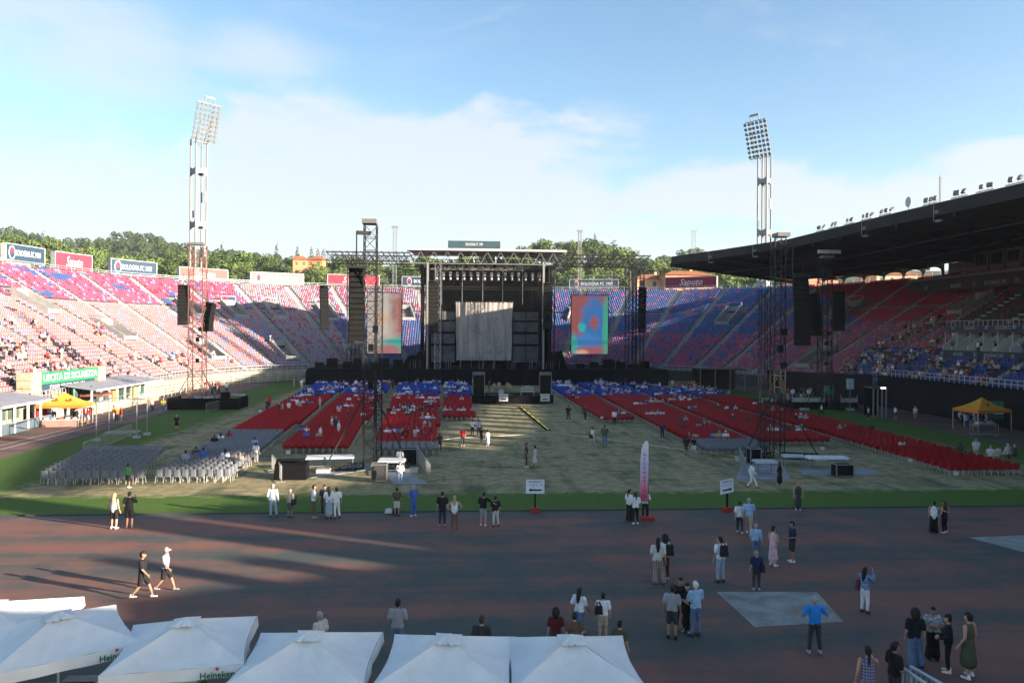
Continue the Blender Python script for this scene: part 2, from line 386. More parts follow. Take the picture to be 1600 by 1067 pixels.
SC = [M('seat_red', (.46, .035, .065), .55, .15, 1), M('seat_faded_pink', (.42, .205, .205), .6, .15, 1), M('seat_pink', (.40, .080, .14), .55, .15, 1),
      M('seat_blue', (.050, .098, .25), .5, .15, 1), M('seat_faded_blue', (.17, .24, .42), .55, .15, 1), M('seat_worn_sunlit_blue', (.25, .27, .33), .45, .15, 1),  # the grey blue is worn blue with sun sheen put into the colour
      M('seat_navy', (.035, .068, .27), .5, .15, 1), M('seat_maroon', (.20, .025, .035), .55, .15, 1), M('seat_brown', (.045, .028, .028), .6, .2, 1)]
def row_seats(ws, r, z, pick, acc, aisles, spacing=.54, blocks=()):
    P = np.array([L2(*ring(r, w)) for w in ws]); d = np.hypot(*np.diff(P, axis=0).T); cum = np.concatenate([[0], np.cumsum(d)])
    at = np.arange(spacing / 2, cum[-1], spacing); x = np.interp(at, cum, P[:, 0]); y = np.interp(at, cum, P[:, 1]); wv = np.interp(at, cum, ws)
    ix = np.clip(np.searchsorted(cum, at) - 1, 0, len(d) - 1); ang = np.arctan2(np.diff(P[:, 1])[ix], np.diff(P[:, 0])[ix])
    ca = np.interp(aisles, ws, cum)
    for i in range(len(at)):
        if len(ca) and np.min(np.abs(ca - at[i])) < .75: continue
        if any(abs(wv[i] - bw) < bd and r0 < r < r1 for bw, bd, r0, r1 in blocks): continue
        c = pick(wv[i], r)
        if c is None: continue
        acc[0].append((x[i], y[i], z)); acc[1].append(ang[i]); acc[2].append(c)
def vn(x, y, k=0.0):                      # smooth value noise for colour clusters
    def h(i, j): return (math.sin(i * 127.1 + j * 311.7 + k * 17.3) * 43758.5453) % 1
    i, j = math.floor(x), math.floor(y); a, b = x - i, y - j; a, b = a * a * (3 - 2 * a), b * b * (3 - 2 * b)
    return (h(i, j) * (1 - a) + h(i + 1, j) * a) * (1 - b) + (h(i, j + 1) * (1 - a) + h(i + 1, j + 1) * a) * b
def pick(w, r):
    q = random.random(); c = vn(w * 60, r * 14); c2 = vn(w * 110, r * 26, 3)
    if w < .27:
        if r > .665: return 3 if c * .6 + c2 * .6 > .84 else (2 if q < .75 else (0 if q < .85 else 4))
        return 1 if q < .86 - .25 * (w > .15) * (w - .15) / .1 else (4 if q < .95 else 5)
    if w < .335: return 5 if q < .5 else (1 if q < .82 else 2)
    if w < .5:
        if r > .62: return 5 if q < .66 - .25 * c else (2 if q < .93 else 4)  # sunny upper rows take the pre-lightened blue
        return 3 if q < .93 - .1 * c else 2
    if w < .80:
        if r < .40: return (2 if q < .5 + .3 * c else 3)
        return 3 if q < .93 - .3 * c2 * c else 2
    if w < 1.02 - .25 * (r - .1) + .02 * (c - .5):
        lim = .42 + .12 * c
        if r < lim: return 2 if q < .72 else (1 if q < .84 else 3)
        return 3 if q < .86 - .2 * c else 2
    if r < .31: return 6
    if r < .52: return 2 if q < .7 else (1 if q < .85 else 3)
    return 0 if q < .9 else 3
def pick2(w, r):
    if r < .31: return 6
    return 7 if random.random() < .9 else 8

def stair(name, w, k0, k1, parent, prof=None):
    mb = MB()
    for k in range(k0, k1):
        for h in (0, 1):
            r = (k + .5 * h) / NR; a, b = ringW(r, w), ringW(r + .5 / NR, w)
            z = rz_(k / NR) + .235 * h + .03
            d = (b - a).xy.normalized(); n = Vector((-d.y, d.x)) * .6
            P = [(a.x - n.x, a.y - n.y), (a.x + n.x, a.y + n.y), (b.x + n.x, b.y + n.y), (b.x - n.x, b.y - n.y)]
            mb.prism(P[::-1], z - .22, z + .02 if h else z)
    return mb.build(name, STAIR, parent)
def rail_run(name, pts, hgt, parent, step=2.0, mat=None, bars=2, r=.035):
    mb = MB(); acc = 0.0
    for a, b in zip(pts, pts[1:]):
        a, b = Vector(a), Vector(b)
        for k in range(bars): mb.beam(a + Vector((0, 0, hgt * (k + 1) / bars)), b + Vector((0, 0, hgt * (k + 1) / bars)), r * 2, mi=0, caps=False)
        n = max(1, int((b - a).length / step))
        for i in range(n): p = a.lerp(b, i / n); mb.beam(p, p + Vector((0, 0, hgt)), r * 2)
    return mb.build(name, mat or RAIL, parent)
def vomitory(parent, w, r0, r1, width=3.6):
    """a walled exit that stands out of the slope"""
    c, d = ringW(r0, w), ringW(r1, w); ang = math.atan2((d - c).y, (d - c).x) - math.pi / 2
    dep = (d - c).xy.length; hh = d.z - c.z
    o = link('vomitory', None, parent, c, ang)
    b = MB(); wd = width / 2
    for s in (-1, 1):
        x0, x1 = (wd - .25, wd) if s > 0 else (-wd, -wd + .25)
        b.add([(x0, -1.6, -.9), (x1, -1.6, -.9), (x1, dep, -.9), (x0, dep, -.9), (x0, -1.6, .25), (x1, -1.6, .25), (x1, dep, hh + 1.0), (x0, dep, hh + 1.0)], MB.BF)
    b.box(-wd, wd, dep, dep + .3, hh - .2, hh + 1.05); b.box(-wd + .25, wd - .25, -1.6, dep, -.6, .06)
    b.box(-wd + .25, wd - .25, dep - .5, dep, hh - .1, hh + .95)
    b.build('side_wall', STAIR, o)
    k = MB(); k.box(-wd + .3, wd - .3, dep - .45, dep - .3, .06, hh - .12); k.build('doorway_shade', DARK, o)  # solid dark panel painted as the shade of the exit opening
    g = MB()
    for s in (-1, 1):
        for f in (0, .5, 1): g.beam((s * (wd - .12), dep * f, .25 + f * (hh + .75)), (s * (wd - .12), dep * f, 1.1 + f * (hh + .75)), .06)
        for q in (.5, 1): g.beam((s * (wd - .12), 0, .25 + .85 * q), (s * (wd - .12), dep, hh + 1 + .85 * q), .06)
    g.beam((-wd, dep + .1, hh + 1.9), (wd, dep + .1, hh + 1.9), .06); g.build('handrail', RAIL, o)
    return o

def grandstand(label, w0, w1, aisles, voms, seat_from=-9, sub=1.0):
    o = thing('grandstand', label, 'grandstand', world_loc=(0, 0, 0)); o.rotation_euler = (0, 0, 0)
    ws = np.linspace(w0, w1, max(8, int((w1 - w0) * 140)))
    terrace('terrace', steps(0, NR), ws, o, TERR)
    acc = ([], [], []); wf = np.linspace(max(w0, seat_from), w1, 300)
    blocks = [(vw, .0105 if 0 <= vw <= 1 else .018, r0 - .05, r1 + .05) for vw, r0, r1 in voms]
    for k in range(1, NR):
        if k in (26,): continue
        row_seats(wf, (k + .62) / NR, rz_(k / NR), pick, acc, np.array([a for a in aisles if wf[0] <= a <= wf[-1]]), blocks=blocks)
    s = link('seating', scatter('seating', SEAT_V, SEAT_Q, [0] * len(SEAT_Q), acc[0], acc[1], acc[2], SC), o); tag(s, kind='stuff')
    for a in aisles: stair('stair', a, 1, NR, o)
    for vw, r0, r1 in voms: vomitory(o, vw, r0, r1)
    top = [ringW(1.03, w, rz_(1)) for w in ws]; rail_run('back_railing', top, 1.15, o, 1.6, bars=3)
    rail_run('front_railing', [ringW(.005, w, Z0 + .1) for w in ws], 1.0, o, 2.0, bars=2)
    pw = MB(); n = len(ws)
    for i in range(n - 1):
        a, b, c, d = ringW(-.012, ws[i], 0), ringW(-.012, ws[i + 1], 0), ringW(.006, ws[i + 1], 0), ringW(.006, ws[i], 0)
        pw.add([(p.x, p.y, z) for z in (0, Z0 + .15) for p in (a, b, c, d)], [(0, 1, 5, 4), (4, 5, 6, 7), (2, 3, 7, 6)])
    pw.build('parapet', M('parapet_stone', (.30, .27, .21), .9, .3, .8) if w1 < .6 else M('dark_wall', (.035, .04, .045), .8, .2, 1), o)
    return o
left = grandstand('long pink and red seated stand on the sunny side, below the wooded hill', -.78, .30, [-.62, -.47, -.31, -.15, .0, .045, .09, .135, .18, .225, .27],
                  [(-.22, .58, .70), (.022, .58, .70), (.202, .60, .72), (.246, .60, .72), (.158, .16, .28), (.255, .14, .26), (.07, .36, .46)], seat_from=-.62)
far = grandstand('curved blue seated stand behind the concert stage', .30, .74, [.315, .355, .395, .435, .475, .515, .555, .60, .645, .69, .73],
                 [(.285, .60, .72), (.335, .58, .72), (.415, .60, .72), (.60, .60, .72), (.335, .10, .22)])
right = grandstand('shaded blue and pink seated stand curving under the dark roof', .74, 1.16, [.775, .815, .86, .905, .95, .99, 1.03, 1.07, 1.12],
                   [(.757, .56, .70), (.88, .60, .72), (.93, .14, .26), (1.05, .62, .72)])

# the main stand on the right: lower tier, boxes, upper tier, gallery
def main_stand():
    o = thing('main_stand', 'two tier main stand with blue lower seats and glazed boxes, beside the orange tent', 'grandstand', world_loc=(0, 0, 0)); o.rotation_euler = (0, 0, 0)
    ws = np.linspace(1.165, 1.47, 34); NAVY = M('navy_fascia', (.02, .03, .045), .5, .2, 1); GW = M('box_divider', (.58, .60, .60), .7, .15, 1)
    low = [(RUN * 3 / NR, 0)]
    for k in range(3, 11): low += [(RUN * k / NR, Z0 + RISE * k / NR), (RUN * (k + 1) / NR, Z0 + RISE * k / NR)]
    low += [(9.1, 7.3), (12.6, 7.3), (12.6, 10.9)]
    up = []
    UPN, U0, UZ, UR, UD = 13, 10.6, 10.9, .47, .8
    for k in range(UPN): up += [(U0 + UD * k, UZ + UR * k), (U0 + UD * (k + 1), UZ + UR * k)]
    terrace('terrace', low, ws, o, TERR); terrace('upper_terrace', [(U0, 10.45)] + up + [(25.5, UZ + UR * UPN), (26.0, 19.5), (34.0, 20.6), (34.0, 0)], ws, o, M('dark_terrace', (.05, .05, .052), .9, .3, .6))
    fl = terrace('upper_terrace_edge', [(10.58, 10.45), (12.6, 10.45)], ws, o, NAVY)
    acc = ([], [], []); wf = np.linspace(1.165, 1.465, 110); ais = np.array([1.20, 1.27, 1.34, 1.41])
    for k in range(3, 10): row_seats(wf, (k + .62) / NR, rz_(k / NR), lambda w, r: 6, acc, ais)
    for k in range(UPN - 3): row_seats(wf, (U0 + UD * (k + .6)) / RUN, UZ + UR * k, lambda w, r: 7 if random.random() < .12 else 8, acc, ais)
    tag(link('seating', scatter('seating', SEAT_V, SEAT_Q, [0] * len(SEAT_Q), acc[0], acc[1], acc[2], SC), o), kind='stuff')
    for a in ais: stair('stair', float(a), 3, 10, o)
    for a in ais:
        mb = MB()
        for k in range(UPN - 3):
            p, q = ringW((U0 + UD * k) / RUN, a, UZ + UR * k), ringW((U0 + UD * (k + 1)) / RUN, a, UZ + UR * k)
            mb.beam(p + Vector((0, 0, .1)), q + Vector((0, 0, .1)), 1.0, .22)
        mb.build('upper_stair', STAIR, o)
    # fascias with lettering panels
    def fascia(name, off, z0, z1, mat, th=.25, ws=ws):
        mb = MB()
        for i in range(len(ws) - 1):
            P = [ringW(off / RUN, ws[i], 0), ringW(off / RUN, ws[i + 1], 0), ringW((off + th) / RUN, ws[i + 1], 0), ringW((off + th) / RUN, ws[i], 0)]
            mb.add([(p.x, p.y, z) for z in (z0, z1) for p in P], [(0, 1, 5, 4), (4, 5, 6, 7), (3, 2, 1, 0), (2, 3, 7, 6)])
        return mb.build(name, mat, o)
    f1 = fascia('upper_fascia', 10.3, 10.15, 11.3, NAVY); f0 = fascia('lower_fascia', 8.75, 6.75, 7.75, NAVY); wg = np.linspace(.955, 1.47, 52); f2 = fascia('gallery_fascia', 21.2, 17.0, 18.9, M('gallery_front', (.05, .05, .05), .7, .2, 1), .25, wg)
    fascia('gallery_rail', 21.0, 18.9, 19.3, M('gallery_rail_grey', (.22, .22, .21), .7), .25, wg); fascia('front_wall', .3, 0, 4.25, M('black_scrim', (.008, .009, .011), .9, .3, .5, spec=.08), .4)
    pale = M('lettering_pale', (.38, .40, .42), .7)
    for f, off, z, h in ((f1, 10.25, 10.75, .62), (f0, 8.7, 7.25, .6), (f2, 21.15, 17.6, .8)):
        for i in range(10):
            w = (1.178 if f is not f2 else .975) + i * (.034 if f is not f2 else .045); p = ringW(off / RUN, w, z)
            a = ringW(off / RUN, w - .002, z) - ringW(off / RUN, w + .002, z); txt = ('VIPs', 'BFC 1909', 'VIPs', 'SALUMI', 'SERIE A')[i % 5] if False else ('BFC', 'BOLOGNA', 'BFC', 'BOLOGNA FC 1909')[i % 4]
            tt = text(txt, h * 1.1, pale, f, p, (R(90), 0, math.atan2(-a.y, -a.x)), ex=.02, sx=.62)
    # box dividers
    for i in range(16):
        w = 1.172 + i * .026; a, b = ringW(9.2 / RUN, w, 7.3), ringW(12.5 / RUN, w, 7.3); mb = MB()
        d = (b - a).normalized(); n = Vector((-d.y, d.x, 0)) * .08
        prof = [(0, 0), (0, 1.0), (.35, 1.9), (.75, 2.7), (1, 2.9), (1, 0)]
        vs = [a.lerp(b, f) + sgn * n + Vector((0, 0, z)) for sgn in (-1, 1) for f, z in prof]; m_ = len(prof)
        mb.add(vs, [tuple(range(m_)), tuple(range(m_, 2 * m_))[::-1]] + [(j, m_ + j, m_ + (j + 1) % m_, (j + 1) % m_) for j in range(m_)]); mb.build('box_divider', GW, o)
        c = MB(); p = a.lerp(b, .1); c.beam(p, p + Vector((0, 0, 2.9)), .09); c.build('box_post', GW, o)
        e = MB(); q = ringW(12.45 / RUN, w + .013, 8.5); t_ = (ringW(12.45 / RUN, w + .02, 0) - ringW(12.45 / RUN, w + .006, 0))
        e.beam(q - t_ * .5, q + t_ * .5, .08, 2.2); e.build('box_window', M('tinted_glass', (.03, .035, .04), .15), o)
    # cabins of the gallery under the roof
    for i in range(12):
        w = 1.03 + i * .036; q = ringW(25.2 / RUN, w, 21.4); t_ = ringW(25.2 / RUN, w + .015, 21.4) - ringW(25.2 / RUN, w - .015, 21.4)
        c = link('gallery_cabin', None, o); mb = MB(); mb.beam(q - t_ * .5, q + t_ * .5, 1.2, 3.0); mb.build('cabin_wall', M('cabin_grey', (.16, .15, .135), .8), c)
        for f in (-.28, 0, .28):
            g = MB(); u = (ringW(24.55 / RUN, w, 21.6)); g.beam(u + t_ * (f - .11), u + t_ * (f + .11), .1, 1.7); g.build('window', M('tinted_glass', (.03, .035, .04), .15), c)
    # front platform with rails and railings
    rail_run('front_railing', [ringW(-.012, w, 4.25) for w in ws], .9, o, 1.5, bars=2)
    rail_run('tier_railing', [ringW(.31, w, 10.9) for w in ws], .8, o, 1.5, bars=1)
    return o
main = main_stand()
# right curve needs a dark front wall too
def front_wall():
    mb = MB(); ws = np.linspace(.90, 1.166, 24)
    for i in range(len(ws) - 1):
        P = [ringW(-.03, ws[i], 0), ringW(-.03, ws[i + 1], 0), ringW(-.016, ws[i + 1], 0), ringW(-.016, ws[i], 0)]; z = 3.3 + .95 * i / 23; z2 = 3.3 + .95 * (i + 1) / 23
        mb.add([(p.x, p.y, 0) for p in P] + [(P[0].x, P[0].y, z), (P[1].x, P[1].y, z2), (P[2].x, P[2].y, z2), (P[3].x, P[3].y, z)], [(0, 1, 5, 4), (4, 5, 6, 7), (2, 3, 7, 6)])
    mb.build('front_wall', M('black_scrim', (.008, .009, .011), .9, .3, .5, spec=.08), right)
front_wall()
# near curve on the camera's right, out of the frame: it shades the near track, rows stepped to shape the sun patches
def near_curve():
    o = thing('near_stand', 'uncovered corner stand at the near end of the track', 'grandstand', world_loc=(0, 0, 0)); o.rotation_euler = (0, 0, 0)
    terrace('terrace', steps(0, NR), np.linspace(1.47, 1.770, 42), o, TERR); terrace('terrace', steps(0, 25), np.linspace(1.770, 1.80, 8), o, TERR); terrace('terrace', steps(0, 23), np.linspace(1.80, 1.86, 11), o, TERR); terrace('terrace', steps(0, 19), np.linspace(1.86, 1.90, 8), o, TERR); terrace('terrace', steps(10, 19), np.linspace(1.90, 1.945, 8), o, TERR)
    for w, z1, wd in SHADE_BLOCKS:
        mb = MB(); p = ringW(.61, w, 11.0); q = ringW(.61, w + .002, 11.0); d = (q - p).normalized() * wd / 2; mb.beam(Vector((p.x, p.y, 5.5 + z1 / 2)) - d, Vector((p.x, p.y, 5.5 + z1 / 2)) + d, .6, z1 - 11); mb.build('shade_block', CONC, o)
SHADE_BLOCKS = [(1.774, 18.0, .9), (1.781, 14.6, .8), (1.787, 15.6, .5), (1.806, 21.5, 2.6), (1.822, 14.2, 1.0), (1.835, 15.0, .8)]  # unseen blocks added on the stand to cast shadow bands on the track
near_curve()

# ------------------------------------------------------------------ roof over the right stand
def roof():
    o = thing('stand_canopy', 'huge dark cantilever roof over the shaded stand', 'roof', world_loc=(0, 0, 0)); o.rotation_euler = (0, 0, 0)
    front = [(27.0, 132.0), (32.6, 120.0), (37.9, 107.0), (39.6, 94.0), (41.0, 83.0), (43.7, 66.0), (46.2, 48.0), (49.6, 32.0), (60.0, 9.5)]
    rw = [.79, .87, .96, 1.05, 1.15, 1.30, 1.48, 1.60, 1.705]; rzv = [22.9, 23.3, 23.9, 24.6, 25.2, 25.6, 25.6, 25.6, 25.6]
    ZF = 22.7; th = 1.15
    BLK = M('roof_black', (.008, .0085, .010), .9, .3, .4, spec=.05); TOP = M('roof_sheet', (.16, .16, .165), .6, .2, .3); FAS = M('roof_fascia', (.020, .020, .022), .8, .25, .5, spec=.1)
    rear = [ringW(1.05, w, z) for w, z in zip(rw, rzv)]; fr = [Vector((x, y, ZF)) for x, y in front]; n = len(fr)
    up, dn = Vector((0, 0, 0)), Vector((0, 0, -th))
    mb = MB(); mb.add(fr + rear, [(i, i + 1, n + i + 1, n + i) for i in range(n - 1)]); mb.build('roof_sheeting', TOP, o)
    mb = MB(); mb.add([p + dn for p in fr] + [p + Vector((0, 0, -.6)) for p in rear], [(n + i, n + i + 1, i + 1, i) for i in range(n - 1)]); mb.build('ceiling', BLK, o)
    mb = MB()
    for i in range(n - 1): mb.add([fr[i] + dn * 1.0, fr[i + 1] + dn, fr[i + 1] + Vector((0, 0, .12)), fr[i] + Vector((0, 0, .12))], [(0, 1, 2, 3)])
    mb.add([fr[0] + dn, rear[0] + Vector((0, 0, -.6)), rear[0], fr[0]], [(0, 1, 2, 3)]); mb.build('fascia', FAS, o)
    for i in range(n - 1):
        for f in (0, .5):
            a = fr[i].lerp(fr[i + 1], f) + Vector((0, 0, -th - .02)); b = rear[i].lerp(rear[i + 1], f) + Vector((0, 0, -.75))
            mb = MB(); mb.beam(a + Vector((0, 0, -.1)), b + Vector((0, 0, -.35)), .3, .7); mb.build('rib', M('roof_rib', (.016, .017, .019), .8, spec=.1), o)
    for k in (.3, .62):
        mb = MB()
        for i in range(n - 1): mb.beam((fr[i] + dn).lerp(rear[i] + Vector((0, 0, -.6)), k) + Vector((0, 0, -.55)), (fr[i + 1] + dn).lerp(rear[i + 1] + Vector((0, 0, -.6)), k) + Vector((0, 0, -.55)), .16, .16)
        mb.build('purlin', M('roof_purlin', (.07, .07, .072), .6), o)
    # columns and arches at the back, open to the daylight
    TEAL = M('column_lit_teal', (.20, .40, .38), .6, .15, 1); ARCH = M('arch_wall', (.10, .10, .10), .8)  # teal cast of the light is put into the column colour
    def roof_z(w): return float(np.interp(w, rw, rzv)) - .6
    for i, w in enumerate(np.arange(.80, .935, .0187)):
        w = float(w); p = ringW(1.0, w); top = roof_z(w)
        mb = MB(); mb.beam(p - Vector((0, 0, .2)), Vector((p.x, p.y, top)), .38); mb.build('column', TEAL, o)
        q = ringW(1.0, w + .0187); mb = MB(); t_ = q - p; hz = Vector((0, 0, 1)); zz = top - .05; z0 = p.z
        arc = [(.5 - .42 * math.cos(a), z0 + 1.0 + (zz - z0 - 1.35) * math.sin(a)) for a in np.linspace(0, math.pi, 9)]
        prof = [(0, zz)] + [(.04, z0 + .3)] + arc + [(.96, z0 + .3), (1, zz)]
        V = [(p.x + t_.x * f, p.y + t_.y * f, z) for f, z in prof]
        mb.add(V, [(0, 1, 2, 3), (0, 3, 4), (0, 4, 5), (0, 5, 6), (0, 6, 12 if False else len(V) - 1), (6, 7, len(V) - 1), (7, 8, len(V) - 1), (8, 9, len(V) - 1), (9, 10, len(V) - 1), (10, 11, len(V) - 1), (11, 12, len(V) - 1)])
        if 0.815 < w < .93: mb.build('arch', M('arch_panel', (.13, .17, .17), .8), o)
    # the back wall further on, with a row of windows
    wsn = list(np.arange(.932, 1.70, .0142)); wall = M('back_wall', (.20, .19, .18), .9)
    for i, w in enumerate(wsn):
        w = float(w); a, b = ringW(1.03, w), ringW(1.03, w + .0142); top = roof_z(w); mb = MB()
        def q(f0, f1, z0, z1):
            P, Q_ = a.lerp(b, f0), a.lerp(b, f1); d = (ringW(1.04, w) - a).normalized() * .25
            mb.add([(P.x, P.y, z0), (Q_.x, Q_.y, z0), (Q_.x + d.x, Q_.y + d.y, z0), (P.x + d.x, P.y + d.y, z0), (P.x, P.y, z1), (Q_.x, Q_.y, z1), (Q_.x + d.x, Q_.y + d.y, z1), (P.x + d.x, P.y + d.y, z1)], MB.BF)
        q(0, 1, 18.0, 20.9)
        if 1.50 < w < 1.67: q(0, .45, 20.9, 22.6); q(0, 1, 22.6, top)
        else: q(0, 1, 20.9, top)
        mb.build('wall_bay', wall, o)
    return o, front
canopy, FRONT = roof()
# ------------------------------------------------------------------ hills, woods, houses
SK_A = [(-400, 360), (0, 364), (60, 372), (100, 388), (200, 392), (300, 392), (400, 392), (450, 397), (500, 400), (560, 402), (640, 402), (700, 398), (800, 388), (880, 364), (950, 372), (1000, 386), (1040, 396), (1100, 404), (1200, 410), (1300, 416), (1700, 420)]
SK_B = [(-400, 356), (0, 357), (60, 371), (100, 378), (150, 373), (185, 366), (215, 365), (250, 372), (300, 385), (350, 393), (420, 402), (700, 410), (1000, 400), (1060, 391), (1090, 386), (1150, 393), (1200, 400), (1700, 410)]
YA, YB = 330.0, 800.0
def hill_z(x, y):
    px = 800 + F * x / max(y, 50)
    a = H + (520 - np.interp(px, *zip(*SK_A))) / F * YA - 10.5; b = H + (520 - np.interp(px, *zip(*SK_B))) / F * YB - 9
    z = float(np.interp(y, [226, 250, YA, 480, YB, 1100, 1600], [1.0, max(8, a * .42), a, a * .95, b, b * .8, b * .5]))
    return z + 1.6 * (vn(x / 22, y / 22) - .5)
def hills():
    ks = np.linspace(-.98, .80, 130); ys = [226, 236, 250, 265, 280, 300, 320, 340, 380, 430, 500, 600, 700, 800, 900, 1100, 1600]
    V = [(k * y, y, hill_z(k * y, y)) for y in ys for k in ks]; n = len(ks)
    Q = [(j * n + i, j * n + i + 1, (j + 1) * n + i + 1, (j + 1) * n + i) for j in range(len(ys) - 1) for i in range(n - 1)]
    tag(link('hills', quad_mesh('hills', V, Q, None, [M('hill_undergrowth', (.045, .065, .02), .95, .5, .05)])), kind='structure')
hills()
BARK = M('bark', (.10, .075, .05), .9)
LEAF = [M('leaf_dark', (.050, .085, .020), .8, .5, .35, objvar=.3), M('leaf_mid', (.095, .145, .035), .8, .45, .35, objvar=.3), M('leaf_olive', (.125, .160, .050), .8, .45, .35, objvar=.25), M('leaf_cypress', (.032, .056, .020), .8, .4, .4, objvar=.25)]
def leaf_cloud(lobes, n, size, seed, mats=2):
    rg = np.random.default_rng(seed); V = []; Q = []; mi = []
    wts = np.array([l[3] ** 2 for l in lobes]); wts = wts / wts.sum(); pick_ = rg.choice(len(lobes), n, p=wts)
    for c in pick_:
        x, y, z, r, sq = lobes[c]; d = rg.normal(size=3); d /= np.linalg.norm(d); rr = r * (.55 + .5 * rg.random() ** .6)
        p = np.array((x, y, z)) + d * rr * np.array((1, 1, sq))
        nrm = d * .9 + rg.normal(size=3) * .55; nrm /= np.linalg.norm(nrm); a = np.cross(nrm, rg.normal(size=3)); a /= np.linalg.norm(a); b = np.cross(nrm, a)
        s = size * (.6 + .8 * rg.random()); k = len(V)
        V += [p - a * s, p - b * s * .7, p + a * s, p + b * s * .7]; Q.append((k, k + 1, k + 2, k + 3)); mi.append(1 if (vn(p[0] * .9 + seed, p[2] * .9) > .55) else 0)
    return V, Q, mi
def crown_mesh(name, kind, seed):
    rg = np.random.default_rng(seed)
    if kind == 'round':
        lobes = [(0, 0, 6.5, 2.6, .9)] + [(2.6 * math.cos(a) * rg.uniform(.7, 1.25), 2.6 * math.sin(a) * rg.uniform(.7, 1.25), rg.uniform(4.2, 8.6), rg.uniform(1.3, 2.3), .85) for a in np.linspace(0, 6.28, 9)[:-1]] + [(rg.uniform(-.8, .8), rg.uniform(-.8, .8), 8.8, 1.7, .9)]
        V, Q, mi = leaf_cloud(lobes, 1150, .34, seed); mats = [LEAF[seed % 2], LEAF[1 + seed % 2]]
    elif kind == 'cypress':
        lobes = [(rg.uniform(-.15, .15), rg.uniform(-.15, .15), 1 + i * 1.05, 1.15 * (1 - (i / 11.5) ** 2.2) + .12, 1.1) for i in range(11)]
        V, Q, mi = leaf_cloud(lobes, 700, .22, seed); mats = [LEAF[3], LEAF[0]]
    elif kind == 'pine':
        lobes = [(2.7 * math.cos(a) * rg.uniform(.4, 1.1), 2.7 * math.sin(a) * rg.uniform(.4, 1.1), rg.uniform(8.0, 9.2), rg.uniform(1.2, 1.9), .5) for a in np.linspace(0, 6.28, 10)[:-1]] + [(0, 0, 9.3, 2, .5)]
        V, Q, mi = leaf_cloud(lobes, 1000, .3, seed); mats = [LEAF[1], LEAF[2]]
    else:                                  # conifer with drooping tiers
        lobes = [(math.cos(i * 2.4) * .5, math.sin(i * 2.4) * .5, 2 + i * .95, 2.5 * (1 - i / 11) + .3, .45) for i in range(10)]
        V, Q, mi = leaf_cloud(lobes, 950, .3, seed); mats = [LEAF[0], LEAF[3]]
    return quad_mesh(name, V, Q, mi, mats)
def trunk_mesh(kind, seed):
    rg = random.Random(seed); mb = MB(); h = {'round': 5.5, 'cypress': 3, 'pine': 8.3, 'fir': 9}[kind]
    mb.tube((0, 0, -1), (.1, 0, h * .5), .26, .2, 7); mb.tube((.1, 0, h * .5), (0, .1, h), .2, .09, 7)
    if kind in ('round', 'pine'):
        for i in range(5):
            a = i * 1.26 + rg.random(); z = h * (.45 + .1 * i); mb.tube((.05, 0, z), (1.7 * math.cos(a), 1.7 * math.sin(a), z + 1.6), .1, .03, 5)
    return mb.mesh('trunk', BARK)
PROTO = {}
for kind, n in (('round', 4), ('cypress', 2), ('pine', 1), ('fir', 2)):
    PROTO[kind] = [(crown_mesh('crown', kind, 10 * n + i + len(kind)), trunk_mesh(kind, i)) for i in range(n)]
TREE_WORD = {'round': ('broadleaf_tree', 'bushy broadleaf tree'), 'cypress': ('cypress_tree', 'slim dark cypress'), 'pine': ('pine_tree', 'flat topped umbrella pine'), 'fir': ('fir_tree', 'dark conifer')}
TREES = {}
def tree(kind, x, y, z, s, label=None, sxy=1.0):
    cm, tm = random.choice(PROTO[kind]); nm, wd = TREE_WORD[kind]
    o = bpy.data.objects.new(nm, None); COL.objects.link(o); o.location = (x, y, z - .3); o.rotation_euler.z = random.uniform(0, 6.28); o.scale = (s * sxy, s * sxy, s)
    link('crown', cm, o); link('trunk', tm, o)
    px = 800 + F * x / y
    where = ('above the left end of the pink stand' if px < 250 else 'behind the light mast' if px < 400 else 'behind the pale and red boards' if px < 620 else 'behind the stage roof' if px < 860 else 'on the knoll beside the stage roof' if px < 1030 else 'beyond the shaded stand')
    tag(o, label or wd, 'tree', 'trees on the hillside ' + where)
    if not label: TREES.setdefault(where, []).append((px, o))
trng = random.Random(5)
for row, (yy, n) in enumerate(((262, 44), (280, 50), (300, 50), (318, 54), (334, 54))):
    for i in range(n):
        px = -40 + (1560 if row < 2 else 1260) * (i + trng.uniform(-.35, .35)) / n; y = yy + trng.uniform(-7, 7); x = (px - 800) / F * y
        kind = 'round' if trng.random() < .84 else trng.choice(['fir', 'pine', 'round', 'fir'])
        tree(kind, x, y, hill_z(x, y), trng.uniform(.72, 1.18), sxy=trng.uniform(.95, 1.35))
for px, top in ((58, 360), (66, 358), (255, 378), (268, 380), (346, 376), (432, 377), (464, 382), (486, 383), (496, 385), (504, 386), (928, 362), (40, 366)):
    y = 322.0; x = (px - 800) / F * y; z = H + (520 - top - (px - 800) * -ROLL) / F * y; s = max(.9, (z - hill_z(x, y)) / 12.6)
    tree('cypress', x, y, z - 12.6 * s + .3, s, {58: 'tall cypress above the left navy board, left of a twin', 66: 'tall cypress above the left navy board, right of a twin', 255: 'tall cypress just left of the light mast', 268: 'tall cypress touching the left side of the light mast', 346: 'tall cypress right of the light mast', 432: 'lone tall cypress above the pale board', 464: 'tall cypress left of the orange houses', 486: 'tall cypress behind the orange houses, first of three', 496: 'tall cypress behind the orange houses, second of three', 504: 'tall cypress behind the orange houses, third of three', 928: 'dark cypress on the knoll right of the stage', 40: 'cypress at the left end of the skyline'}[px])
for where, l in TREES.items():
    for i, (px, o) in enumerate(sorted(l, key=lambda q: q[0])): o['label'] = f"{o['label']} {where}, {nth(i)} from the left"
